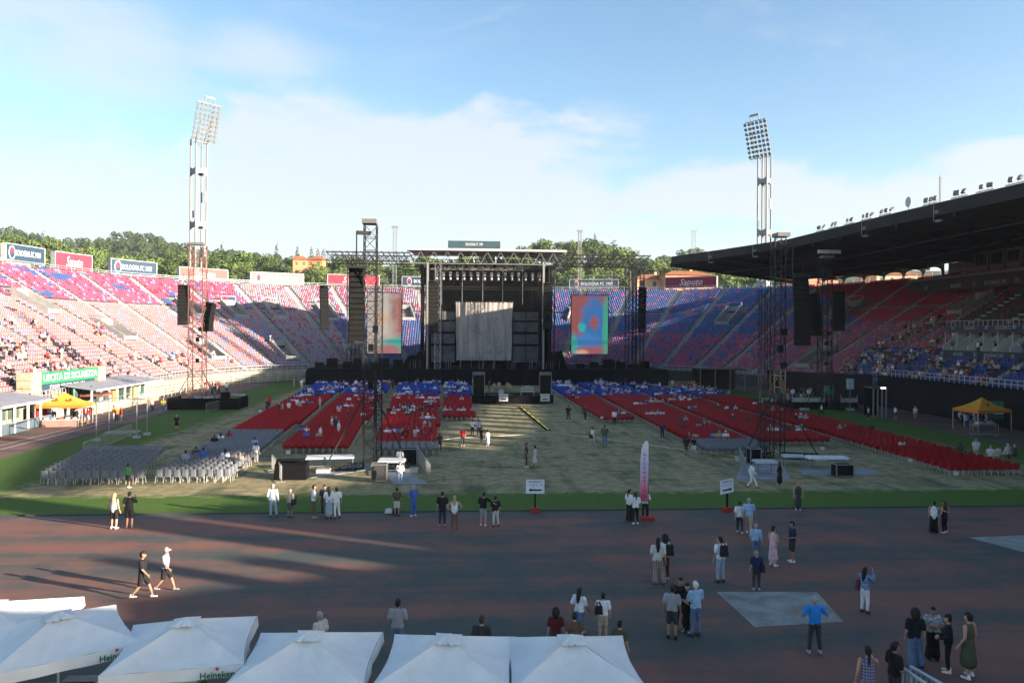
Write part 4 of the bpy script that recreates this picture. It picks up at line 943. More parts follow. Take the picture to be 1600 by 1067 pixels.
# delay towers
def delay_tower(label, st_, py_top, px, w, red=False, two=.0, hang=None):
    s, t = st_; zt = z_at(px, py_top, s, t); o = thing('delay_tower', label, 'truss tower', st_, group='loudspeaker towers on the pitch'); n = int(zt / w * .95)
    mt = M('truss_red_lit', (.15, .07, .06), .6, .2, .8) if red else DKT  # red tint stands for reddish light on this truss
    cb = (.11, .065) if w > 1.2 else (.07, .038)
    MB().truss((0, 0, .3), (0, 0, zt), w, n, *cb).build('truss_mast', mt, o)
    if two: MB().truss((two, .4, .3), (two, .4, zt - 4), w * .6, int(n * 1.1), .05, .03).build('truss_mast', mt, o)
    for a in (-1, 1):
        MB().truss((a * .4, 0, .35), (a * 3.0, -.8, .35), .4, 5, .06, .04).build('outrigger', DKT, o); MB().beam((a * .5, 0, 5), (a * 2.9, -.8, .4), .08).build('brace', DKT, o)
        MB().cbox((a * 3.0, -.8, .15), (.9, .9, .3)).build('ballast', CONC, o)
    MB().cbox((0, -.5, zt + .15), (w * 1.15, 1.2, .3)).build('head_block', M('head_grey', (.14, .14, .14), .6), o)
    if hang: MB().beam((0, -.2, zt - .6), (hang, -.6, zt - .6), .25).build('boom', DKT, o); MB().beam((hang, -.6, zt - .6), (hang, -.6, zt - 3.2), .08).build('chain_motor', DKT, o)
    for k in range(4): MB().cbox((.1 + .3 * (k % 2), -.3, 6 + k * 1.3), (.35, .35, .5)).build('motor', BLACK, o)
    return o
TL = GL(577, 735); delay_tower('dark truss tower in front of the red chairs, left of the centre aisle', TL, 352, 570, .85, two=.55, hang=-.9)
line_array(557, 420, 533, (s_at(557, 480, TL[1] - .6), TL[1] - .6), 'big curved loudspeaker column on the tower before the left red chairs', 1.05, 14, .15, 1.4)
TB = GL(308, 638); delay_tower('reddish truss tower on a black platform by the pink stand', TB, 384, 308, 1.7, red=True)
line_array(287, 447, 508, (s_at(287, 480, TB[1] - .6), TB[1] - .6), 'black loudspeaker column left of the reddish truss tower', 1.35, 12, .2, .5)
line_array(325, 474, 518, (s_at(325, 480, TB[1] + .3), TB[1] + .3), 'smaller loudspeaker column right of the reddish truss tower', 1.1, 12, -.5, 1.2)
TR = GL(1214, 718); delay_tower('dark truss tower before the right red chairs', TR, 372, 1230, .85, two=-1.0, hang=.9)
line_array(1254, 433, 540, (s_at(1254, 480, TR[1] - .6), TR[1] - .6), 'big curved loudspeaker column on the tower before the right red chairs', 1.1, 14, -.25, 1.4)
TQ = GL(1288, 640); delay_tower('dark truss tower by the shaded stand, with a lamp bar on top', TQ, 404, 1288, 1.3)
line_array(1276, 460, 525, (s_at(1276, 480, TQ[1] + .5), TQ[1] + .5), 'loudspeaker column just left of the tower by the shaded stand', 1.2, 12, .1, 1.0)
line_array(1311, 457, 517, (s_at(1311, 480, TQ[1] - .5), TQ[1] - .5), 'loudspeaker column right of the tower by the shaded stand', 1.4, 12, -.5, 1.0)
def lampbar():
    z = z_at(1288, 402, *TQ); o = thing('lamp_bar', 'row of white lamps on top of the tower by the shaded stand', 'lamp bar', (TQ[0], TQ[1] - .8), z=z + .4)
    MB().truss((-1.5, 0, .2), (1.5, 0, .2), .3, 7, .05, .03).build('bar', DKT, o)
    for i in range(7): MB().cbox((-1.35 + i * .45, -.25, .2), (.3, .25, .45)).build('lamp', M('lamp_white', (.62, .63, .62), .5), o)
lampbar()
# black platform below the reddish tower
o = thing('platform', 'low black platform with raised rim around the reddish truss tower', 'platform', (TB[0] + 1.3, TB[1] + .3))
for a, b in (((-4.2, -2.2), (4.2, -2.2)), ((4.2, -2.2), (4.2, 2.4)), ((-4.2, -2.2), (-4.2, 2.4))): MB().beam((*a, .72), (*b, .72), .1, 1.4).build('skirt', CLOTH, o)
MB().box(-4.1, 4.1, -2.1, 2.4, .9, 1.0).build('deck', BLACK, o); MB().cbox((2.0, .3, 1.5), (1.0, .7, 1.0)).build('control_box', BLACK, o); MB().box(2.2, 4.0, 1.0, 2.0, 1.5, 1.62).build('bench', M('pale_board', (.42, .40, .34), .8), o); MB().box(-1.8, 1.0, -.6, .6, 1.0, 1.45).build('ballast_block', CONC, o)
# platforms and tables before the front towers
def table(st_, label, w, d, z, mat, rz=0.0, legs=True):
    o = thing('trestle_table', label, 'table', st_, rz=rz, group='covered platforms by the loudspeaker towers')
    b = MB(); b.add([(-w / 2, -d / 2, z - .12), (w / 2, -d / 2, z - .12), (w / 2, d / 2, z - .12), (-w / 2, d / 2, z - .12), (-w / 2 + .05, -d / 2 + .05, z), (w / 2 - .05, -d / 2 + .05, z), (w / 2 - .05, d / 2 - .05, z + .03), (-w / 2 + .05, d / 2 - .05, z + .05)], MB.BF); b.build('table_top', mat, o)
    for a in (-1, 1):
        for c in (-1, 1): MB().beam((a * (w / 2 - .1), c * (d / 2 - .1), 0), (a * (w / 2 - .1), c * (d / 2 - .1), z - .12), .06).build('leg', ALU, o)
    MB().beam((-w / 2 + .1, d / 2 - .1, .25), (w / 2 - .1, d / 2 - .1, .25), .05).build('stretcher', ALU, o)
SHEETW = M('pale_sheet', (.40, .42, .43), .7, .15, 2)
table(GL(516, 735), 'long pale covered table left of the front left tower', 3.3, 1.1, 1.0, SHEETW, .12)
table(GL(612, 742), 'pale covered table right of the front left tower', 1.8, 1.2, 1.05, SHEETW, -.06)
table(GL(1195, 742), 'grey covered table left of the front right tower', 1.5, 1.0, 1.0, SHEETW, .05)
table(GL(1292, 734), 'long white covered table right of the front right tower', 2.9, .9, .95, M('white_sheet', (.60, .62, .62), .6), -.08)
table(GL(1240, 728), 'low white table behind the front right tower base', 1.6, .8, .8, SHEETW, -.1)
flight_case(GL(593, 752), (.95, .8, 1.15), 'dark equipment case with pale edges right of the front left tower', group='cases by the loudspeaker towers', mat=M('case_brown', (.05, .045, .045), .6))
flight_case(GL(640, 728), (1.1, .9, 1.3), 'black equipment case behind the covered table near the white shirted man', group='cases by the loudspeaker towers')
flight_case(GL(1316, 745), (1.2, .8, .9), 'black cage case with pale edges right of the front right tower', group='cases by the loudspeaker towers')
flight_case(GL(1178, 725), (.8, .8, 1.2), 'black case left of the front right tower', group='cases by the loudspeaker towers')
o = thing('covered_console', 'low console under black cloth left of the long covered table', 'console', GL(456, 748)); b = MB(); b.add([(-1.05, -.6, 0), (1.05, -.6, 0), (1.05, .6, 0), (-1.05, .6, 0), (-1.0, -.5, 1.0), (1.0, -.5, .95), (1.0, .55, 1.15), (-1.0, .55, 1.25)], MB.BF); b.build('cover', CLOTH, o); MB().box(-1.0, .75, -.2, .5, 1.2, 1.28).build('lid', BLACK, o)
MATG = M('ground_mat', (.22, .235, .25), .8, .3, 1.2)
def mat_sheet(pts, label):
    P = [G(*p, z=.036) for p in pts]; mb = MB(); mb.add([(p.x, p.y, .033) for p in P] + [(p.x, p.y, .06) for p in P], [(0, 1, 2, 3), (7, 6, 5, 4), (0, 4, 5, 1), (1, 5, 6, 2), (2, 6, 7, 3), (3, 7, 4, 0)]); tag(mb.build('ground_mat', MATG), label, 'mat', 'grey mats under the towers')
mat_sheet([(485, 747), (500, 739), (572, 724), (590, 732)], 'grey mat on the grass beside the front left tower')
mat_sheet([(614, 757), (668, 755), (632, 735), (600, 735)], 'grey mat on the grass under the white shirted man')
mat_sheet([(1150, 748), (1235, 749), (1222, 722), (1160, 722)], 'grey mat left of the front right tower')
mat_sheet([(1255, 742), (1380, 742), (1350, 732), (1250, 732)], 'grey mat right of the front right tower')
def fence_panel(a, b, label, hgt=1.1, group='low mesh fence panels'):
    pa, pb = G(*a), G(*b); L_ = (pb - pa).length; o = thing('barrier', label, 'barrier', world_loc=(*pa.xy, .03), rz=math.atan2((pb - pa).y, (pb - pa).x) - PR, group=group)
    fr = MB(); fr.beam((0, 0, .1), (0, 0, hgt), .045); fr.beam((L_, 0, .1), (L_, 0, hgt), .045); fr.beam((0, 0, hgt), (L_, 0, hgt), .045); fr.beam((0, 0, .15), (L_, 0, .15), .045); fr.build('frame', ALU, o)
    v = MB(); n = int(L_ / .14)
    for i in range(1, n): v.beam((L_ * i / n, 0, .15), (L_ * i / n, 0, hgt), .012, caps=False)
    tag(v.build('bars', ALU, o), kind='stuff')
    for x in (.15, L_ - .15): MB().beam((x, -.3, .03), (x, .3, .03), .05).build('foot', ALU, o)
for i, (a, b, l) in enumerate((((425, 735), (440, 755), 'left of the covered console'), ((652, 722), (672, 752), 'right of the white shirted man'), ((1155, 722), (1165, 745), 'left of the front right tower'), ((130, 715), (165, 700), 'on the left track edge'), ((168, 698), (205, 682), 'on the left track, beside the portable frame'), ((1515, 680), (1560, 682), 'before the orange tent on the right'), ((322, 645), (345, 640), 'beside the black platform'))):
    fence_panel(a, b, 'low grey mesh barrier ' + l)

# ------------------------------------------------------------------ small stage in the middle of the pitch
def b_stage():
    o = thing('small_stage', 'low black round fronted stage at the head of the centre aisle', 'stage', (3.65, 106.5)); w = 5.6
    poly = [(-w, 1.5), (-w, .3), (-w * .72, -1.3), (w * .72, -1.3), (w, .3), (w, 1.5), (w * .8, 5), (-w * .8, 5)]
    MB().prism(poly, .95, 1.15).build('deck', BLACK, o)
    for a, b in zip(poly[:5], poly[1:6]): MB().beam((*a, .5), (*b, .5), .06, 1.0).build('skirt_panel', CLOTH, o)
    return o
b_stage()
def amp(px, label):
    s = s_at(px, 600, 107); o = thing('amplifier_stack', label, 'amplifier', (s, 107.0), z=1.15, group='amplifier stacks on the small stage')
    for k in range(2): c = MB().box(-.75, .75, -.4, .4, .05 + k * 1.35, 1.35 + k * 1.35 - .03).build('cabinet', SPK, o); MB().box(-.68, .68, -.43, -.405, .12 + k * 1.35, 1.25 + k * 1.35).build('grille', SPG, c)
    MB().box(-.7, .7, -.35, .35, 2.75, 3.15).build('amplifier_head', M('amp_grey', (.13, .14, .15), .6), o)
    for x in (-.8, .8): MB().beam((x, -.45, 0), (x, -.45, 3.2), .06).build('frame_post', ALU, o)
amp(748, 'black loudspeaker stack on the left of the small stage'); amp(852, 'black loudspeaker stack on the right of the small stage')
def drums():
    s = s_at(783, 610, 106.5); o = thing('drum_kit', 'drum kit with pale drum heads on the small stage', 'drum kit', (s, 106.2), z=1.15)
    SH = M('drum_shell', (.16, .15, .12), .4); HD = M('drum_head', (.36, .36, .30), .6); CY = M('cymbal', (.45, .38, .20), .35, metal=.8)
    for (x, y, z, r, ax, nm) in ((0, 0, .45, .42, 'y', 'bass_drum'), (-.55, .3, .8, .2, 'z', 'tom_drum'), (.5, .3, .8, .2, 'z', 'tom_drum'), (.75, .7, .55, .25, 'z', 'floor_drum'), (-.7, .6, .6, .2, 'z', 'snare_drum')):
        d = Vector((0, .22, 0)) if ax == 'y' else Vector((0, 0, .15)); p = Vector((x, y, z)); dr = MB().tube(p - d, p + d, r, None, 14).build(nm, SH, o); MB().tube(p - d * 1.04, p - d * 1.0, r * .96, None, 14).build('drum_skin', HD, dr)
    for x, y, z in ((-.95, .2, 1.35), (.9, .1, 1.45), (-.3, .1, 1.5), (1.2, .6, 1.2)): MB().tube((x, y, z), (x + .04, y - .08, z + .01), .3, .28, 14).build('cymbal', CY, o); MB().tube((x, y, 0), (x, y, z), .02, None, 6).build('cymbal_stand', ALU, o)
    rs = MB().box(-1.6, 1.6, -.6, 1.6, -.02, .02).build('rug', M('rug', (.06, .05, .05), .9), o)
drums()
o = thing('keyboard_rack', 'pale metal keyboard rack on the right of the small stage', 'keyboard', (s_at(824, 612, 106), 106.0), z=1.15)
for z, w in ((.55, 1.9), (.9, 1.7), (1.2, 1.0)): MB().box(-w / 2, w / 2, -.25, .15, z, z + .1).build('keyboard', M('keyboard_pale', (.45, .46, .47), .5), o)
for x in (-.9, .9): MB().beam((x, -.2, 0), (x * .8, 0, 1.3), .07).build('stand_leg', ALU, o); MB().beam((x, .2, 0), (x * .8, 0, 1.3), .07).build('stand_leg', ALU, o)
for px, nm in ((787, 'left'), (852, 'right')):
    s = s_at(px, 620, 104.9); o = thing('paper_sign', f'white printed sheet on the front of the small stage, {nm} one', 'sign', (s, 105.08), z=.45, group='white sheets on the small stage')
    MB().box(-.62, .62, 0, .03, 0, 1.0).build('sheet', WHITE, o); MB().box(-.35, .35, -.012, -.004, .18, .34).build('arrow', BLACK, o); text('INGRESSO', .2, BLACK, o, (0, -.008, .72), ex=.003)
# cable ramp and ropes
for i in range(12):
    a = Vector(L2(4.3 + .07 * i, 99.8 - 2.0 * i)); o = thing('cable_ramp', f'yellow and black cable ramp piece, {ORD[i]} from the small stage', 'cable ramp', (4.3 + .07 * i, 99.8 - 2.0 * i), z=.03, group='cable ramp pieces in the centre aisle')
    MB().add([(-.32, -.97, 0), (.32, -.97, 0), (.32, .97, 0), (-.32, .97, 0), (-.12, -.97, .09), (.12, -.97, .09), (.12, .97, .09), (-.12, .97, .09)], MB.BF).build('ramp', BLACK, o); MB().box(-.11, .11, -.95, .95, .092, .11).build('lid', M('yellow_lid', (.62, .50, .06), .6), o)
def rope(pts, label, r=.02, mat=None, z=.05):
    mb = MB()
    for a, b in zip(pts, pts[1:]): mb.tube(G(*a, z=z), G(*b, z=z), r, None, 5)
    tag(mb.build('rope', mat or M('rope_pale', (.50, .46, .32), .9)), label, 'rope')
rope([(660, 690), (720, 684), (800, 680), (860, 675)], 'pale rope lying left of the cable ramp', .035); rope([(860, 675), (960, 688), (1080, 704), (1180, 716), (1262, 722)], 'pale rope lying right of the cable ramp', .035)
# ------------------------------------------------------------------ chairs on the pitch
def chair_parts():
    seat = MB(); seat.add([(-.22, -.2, .42), (.22, -.2, .42), (.23, .22, .43), (-.23, .22, .43), (-.23, -.2, .46), (.23, -.2, .46), (.235, .24, .475), (-.235, .24, .475)], MB.BF)
    back = MB(); P = []
    for x, y in ((-.235, -.16), (-.12, -.215), (.12, -.215), (.235, -.16)):
        P += [(x, y, .38), (x * .98, y - .07, .87), (x * .98, y - .035, .87), (x, y + .035, .38)]
    fs = []
    for i in range(3):
        for j in range(4): fs.append((i * 4 + j, (i + 1) * 4 + j, (i + 1) * 4 + (j + 1) % 4, i * 4 + (j + 1) % 4))
    fs += [(3, 2, 1, 0), (12, 13, 14, 15)]; back.add(P, fs)
    legs = []
    for a in (-1, 1):
        for b in (-1, 1): legs.append(MB().beam((a * .2, b * .17, .43), (a * .24, b * .24, 0), .026))
    return seat, back, legs
CH_SEAT, CH_BACK, CH_LEGS = chair_parts()
C_GREY = M('chair_grey', (.17, .178, .195), .55, .12, 1.5); C_RED = M('chair_red', (.33, .004, .007), .55, .12, 1.5); C_BLUE = M('chair_blue', (.012, .045, .30), .55, .12, 1.5); C_LEG = M('chair_leg', (.46, .46, .43), .5)
CM = {'grey': C_GREY, 'red': C_RED, 'blue': C_BLUE}; CMESH = {}
for c, m in CM.items(): CMESH[c] = (CH_SEAT.mesh('seat', m), CH_BACK.mesh('backrest', m))
LEGM = [l.mesh('leg', C_LEG) for l in CH_LEGS]
# blocks: near t, far t, (left s, right s) near, (left s, right s) far, colour limits along t, name
BLOCKS = [
    (50.9, 63.0, (-30.0, -23.7), (-32.4, -26.2), [('grey', 999)], 'outer grey block by the left track'),
    (51.2, 139, (-23.1, -18.2), (-28.6, -22.6), [('grey', 72.5), ('red', 113), ('blue', 999)], 'second block from the left'),
    (63.1, 141, (-17.8, -12.3), (-22.0, -15.4), [('red', 113), ('blue', 999)], 'third block from the left'),
    (61.7, 141, (-10.6, -5.2), (-14.4, -7.0), [('grey', 64.5), ('red', 113), ('blue', 999)], 'block right of the left tower'),
    (85.6, 141, (-5.6, -1.8), (-6.2, -1.6), [('red', 112), ('blue', 999)], 'short block beside the small stage'),
    (83.0, 141, (11.4, 15.2), (11.8, 16.6), [('red', 112), ('blue', 999)], 'short block right of the small stage'),
    (61.0, 141, (15.6, 20.9), (17.6, 25.0), [('grey', 65), ('red', 112), ('blue', 999)], 'block left of the right tower'),
    (66.0, 138, (22.2, 28.6), (26.0, 31.0), [('red', 112), ('blue', 999)], 'block behind the right tower'),
    (51.8, 130, (29.8, 35.2), (31.8, 37.5), [('red', 112), ('blue', 999)], 'outer red block by the right track'),
]
CHAIRS = []; crng = random.Random(11)
for bi, (t0, t1, sn, sf, cols, nm) in enumerate(BLOCKS):
    nrow = int((t1 - t0) / .98); gap_rows = [k for k in (26, 44) if t0 < 60]
    for k in range(nrow):
        t = t0 + k * .98; f = (t - t0) / (t1 - t0); s0, s1 = sn[0] + (sf[0] - sn[0]) * f, sn[1] + (sf[1] - sn[1]) * f
        if bi == 1 and t < 73 and False: continue
        if any(abs(t - c[1]) < .7 for c in cols[:-1] if c[0] != 'grey'): continue
        n = int((s1 - s0) / .525); col = next(c for c, lim in cols if t < lim)
        for i in range(n):
            if crng.random() < .006: continue
            CHAIRS.append((t + crng.uniform(-.05, .05), s0 + .27 + i * .525 + crng.uniform(-.035, .035), col, bi, k, i, crng.uniform(-.11, .11)))
CHAIRS.sort(key=lambda c: c[0])
near, rest = CHAIRS[:300], CHAIRS[300:]
for (t, s, col, bi, k, i, a) in near:
    nm = BLOCKS[bi][5]
    o = bpy.data.objects.new('folding_chair', None); COL.objects.link(o); o.location = (*L2(s, t), .03); o.rotation_euler.z = PR + a
    tag(o, f'{col} chair, {nth(k)} row, {nth(i)} from the left, {nm}', 'chair', f'{col} chairs of the {nm}')
    link('seat', CMESH[col][0], o); link('backrest', CMESH[col][1], o)
    for lm in LEGM: link('leg', lm, o)
tv, tq, tm = [], [], []
for mb, mi in [(CH_SEAT, 0), (CH_BACK, 0)] + [(l, 1) for l in CH_LEGS]:
    b = len(tv); tv += mb.v
    for f in mb.f: tq.append([b + x for x in f]); tm.append(mi)
for col in ('grey', 'red', 'blue'):
    sel = [c for c in rest if c[2] == col]
    if not sel: continue
    me = scatter('chair_rows', tv, tq, tm, [(*L2(c[1], c[0]), .03) for c in sel], [PR + c[6] for c in sel], [0] * len(sel), [CM[col], C_LEG])
    tag(link('chair_rows', me), f'dense rows of {col} chairs set out on the pitch before the stage', 'chairs', kind='stuff')
# white seat notices taped to some chairs
for i, (px, py) in enumerate(((127, 720), (452 // 1, 703), (345, 690), (408, 640), (1173, 665), (1250, 662), (1130, 692), (1283, 697), (1419, 715), (1490, 735), (940, 650), (1108, 663))):
    g = G(px, py, .8); o = thing('paper_notice', f'white paper notice on a chair back, {nth(i)} in the list from left to right', 'notice', world_loc=(g.x, g.y - .3, .55), group='white notices on chair backs'); MB().box(-.17, .17, 0, .01, 0, .26).build('sheet', WHITE, o)
# ------------------------------------------------------------------ people
TMP = bpy.data.scenes.new('workbench')
def capsule(p, q, r0, r1, sx_=1.0, sy_=1.0, n=10):
    p, q = Vector(p), Vector(q); d = q - p; L_ = d.length
    d = d / L_ if L_ > 1e-5 else Vector((0, 0, 1)); up = Vector((0, 1, 0)) if abs(d.y) < .9 else Vector((1, 0, 0))
    e1 = d.cross(up).normalized(); e2 = d.cross(e1).normalized(); V = [p - d * r0]; rows = []
    for c, r, angs in ((p, r0, (-60, -30, 0)), (q, r1, (0, 30, 60))):
        for a in angs:
            rr_ = r * math.cos(R(a)); h = r * math.sin(R(a)); rows.append(len(V))
            for i in range(n):
                th = 6.28318 * i / n; o = e1 * rr_ * math.cos(th) + e2 * rr_ * math.sin(th); V.append(c + d * h + Vector((o.x * sx_, o.y * sy_, o.z)))
    V.append(q + d * r1); F_ = [(0, rows[0] + (i + 1) % n, rows[0] + i) for i in range(n)]
    for a, b in zip(rows, rows[1:]): F_ += [(a + i, a + (i + 1) % n, b + (i + 1) % n, b + i) for i in range(n)]
    F_ += [(rows[-1] + i, rows[-1] + (i + 1) % n, len(V) - 1) for i in range(n)]
    return V, F_
def blob(name, caps, voxel, extra=None, mats=1, smooth=True):
    """one continuous skin over tapered capsules"""
    mb = MB()
    for c in caps: mb.add(*capsule(*c))
    me = bpy.data.meshes.new(name); me.from_pydata(mb.v, [], mb.f); me.update()
    ob = bpy.data.objects.new(name, me); TMP.collection.objects.link(ob); md = ob.modifiers.new('r', 'REMESH'); md.mode = 'VOXEL'; md.voxel_size = voxel
    sm = ob.modifiers.new('s', 'SMOOTH'); sm.factor = .5; sm.iterations = 2
    
    with bpy.context.temp_override(scene=TMP, view_layer=TMP.view_layers[0]):
        dg = bpy.context.evaluated_depsgraph_get(); res = bpy.data.meshes.new_from_object(ob.evaluated_get(dg))
    bpy.data.objects.remove(ob); bpy.data.meshes.remove(me)
    V = np.empty(len(res.vertices) * 3); res.vertices.foreach_get('co', V); V = [tuple(v) for v in V.reshape(-1, 3)]; Fs = [tuple(p.vertices) for p in res.polygons]; mi = [0] * len(Fs)
    bpy.data.meshes.remove(res)
    for caps2, m in (extra or []):
        for c in caps2:
            v, f = capsule(*c, n=6) if len(c) == 4 else capsule(*c); b = len(V); V += [tuple(x) for x in v]; Fs += [tuple(b + i for i in g) for g in f]; mi += [m] * len(f)
    out = bpy.data.meshes.new(name); out.from_pydata(V, [], Fs); out.polygons.foreach_set('material_index', mi); out.polygons.foreach_set('use_smooth', [smooth] * len(Fs)); out.update(); return out
def pose(name):
    """joints of a 1.75 m figure facing +y"""
    J = dict(pel=(0, 0, .94), chest=(0, .02, 1.28), neck=(0, .0, 1.47), head=(0, .03, 1.62)); sw = .19
    J.update(sh=[(-sw, 0, 1.41), (sw, 0, 1.41)], el=[(-.25, -.03, 1.13), (.25, -.03, 1.13)], ha=[(-.27, .06, .88), (.27, .06, .88)], hip=[(-.09, 0, .92), (.09, 0, .92)], kn=[(-.11, .03, .50), (.11, .03, .50)], an=[(-.12, 0, .08), (.12, 0, .08)])
    if name == 'relaxed': J.update(kn=[(-.10, .02, .50), (.14, .08, .50)], an=[(-.10, -.02, .08), (.20, .06, .08)], ha=[(-.24, .12, .90), (.28, .05, .87)], pel=(-.03, 0, .93))
    if name == 'walk': J.update(kn=[(-.09, .20, .52), (.09, -.06, .50)], an=[(-.09, .34, .09), (.09, -.34, .16)], el=[(-.24, -.14, 1.14), (.24, .06, 1.14)], ha=[(-.25, -.10, .90), (.25, .24, .95)], chest=(0, .04, 1.28))
    if name == 'phone': J.update(el=[(-.25, -.03, 1.13), (.27, .16, 1.20)], ha=[(-.27, .06, .88), (.13, .33, 1.46)])
    if name == 'photo': J.update(el=[(-.26, .18, 1.28), (.26, .18, 1.28)], ha=[(-.08, .36, 1.60), (.08, .36, 1.60)])
    if name == 'crossed': J.update(el=[(-.27, .06, 1.13), (.27, .06, 1.13)], ha=[(.08, .21, 1.18), (-.08, .23, 1.12)])
    if name == 'held': J.update(el=[(-.26, .0, 1.12), (.26, .0, 1.12)], ha=[(-.07, .24, 1.02), (.07, .25, 1.05)])
    if name == 'spread': J.update(el=[(-.37, .0, 1.14), (.38, .02, 1.16)], ha=[(-.50, .22, 1.26), (.53, .24, 1.22)], kn=[(-.13, .03, .5), (.13, .03, .5)], an=[(-.17, 0, .08), (.17, 0, .08)])
    if name == 'hips': J.update(el=[(-.40, -.08, 1.16), (.40, -.08, 1.16)], ha=[(-.20, .06, .99), (.20, .06, .99)])
    if name == 'arm_up': J.update(el=[(-.25, -.03, 1.13), (.40, .05, 1.50)], ha=[(-.27, .06, .88), (.22, .05, 1.68)])
    if name == 'hug': J.update(el=[(-.25, .02, 1.12), (.45, .02, 1.30)], ha=[(-.22, .14, .92), (.62, .0, 1.22)], head=(.03, .03, 1.62))
    if name == 'sit':
        J.update(pel=(0, 0, .53), chest=(0, -.01, .88), neck=(0, .0, 1.07), head=(0, .03, 1.22), sh=[(-sw, 0, 1.01), (sw, 0, 1.01)], el=[(-.25, .02, .74), (.25, .02, .74)], ha=[(-.13, .28, .64), (.13, .28, .64)], hip=[(-.09, .04, .52), (.09, .04, .52)], kn=[(-.11, .44, .50), (.11, .44, .50)], an=[(-.11, .42, .08), (.11, .42, .08)])
    return J
def off(p, dx=0, dy=0, dz=0): return (p[0] + dx, p[1] + dy, p[2] + dz)
def lerp(a, b, f): return tuple(a[i] + (b[i] - a[i]) * f for i in range(3))
def body_caps(J):
    c = [(J['pel'], J['chest'], .135, .135, 1.12, .78), (J['chest'], off(J['neck'], dz=-.06), .135, .09, 1.18, .75), (off(J['neck'], dz=-.03), off(J['head'], dz=-.06), .052, .055), (off(J['head'], dz=-.035, dy=.01), off(J['head'], dz=.035, dy=-.005), .075, .092), (off(J['head'], dz=-.075, dy=.035), off(J['head'], dz=-.06, dy=.045), .05, .05),
         (off(J['head'], dy=.095, dz=.0), off(J['head'], dy=.115, dz=-.03), .014, .018), (off(J['head'], dx=-.09, dz=-.01), off(J['head'], dx=-.095, dz=-.03), .02, .016), (off(J['head'], dx=.09, dz=-.01), off(J['head'], dx=.095, dz=-.03), .02, .016)]
    for i in (0, 1):
        c += [(J['sh'][i], J['el'][i], .058, .044), (J['el'][i], J['ha'][i], .044, .030), (J['hip'][i], J['kn'][i], .088, .058), (lerp(J['kn'][i], J['an'][i], .0), lerp(J['kn'][i], J['an'][i], .35), .056, .060), (lerp(J['kn'][i], J['an'][i], .35), J['an'][i], .060, .036), (off(J['an'][i], dz=-.03, dy=-.03), off(J['an'][i], dz=-.04, dy=.14), .040, .032)]
        d = (Vector(J['ha'][i]) - Vector(J['el'][i])).normalized(); pm = Vector(J['ha'][i]) + d * .05; c.append((J['ha'][i], tuple(pm), .028, .034))
    return c
def hand_caps(J):
    out = []
    for i in (0, 1):
        h, e = Vector(J['ha'][i]), Vector(J['el'][i]); d = (h - e).normalized(); s = Vector((0, 1, 0)) if abs(d.y) < .8 else Vector((1, 0, 0)); s = (s - d * s.dot(d)).normalized(); nrm = d.cross(s); b = h + d * .075
        for k, ln in enumerate((.062, .072, .068, .052)):
            p = b + s * (.024 - .016 * k); m = p + d * ln * .55 + nrm * .008 * (1 if i else -1); out += [(p, m, .010, .009), (m, m + d * ln * .45 + nrm * .022 * (1 if i else -1), .009, .007)]
        p = h + d * .02 + s * .026; out += [(p, p + d * .03 + s * .03, .012, .010), (p + d * .03 + s * .03, p + d * .062 + s * .034, .010, .008)]
    return out
def face_caps(J):
    h = J['head']; return [(off(h, dx=x, dy=.088, dz=.012), off(h, dx=x, dy=.09, dz=.012), .012, .012) for x in (-.034, .034)], [(off(h, dx=-.022, dy=.088, dz=-.062), off(h, dx=.022, dy=.088, dz=-.062), .008, .008)]
GARMENT = {}
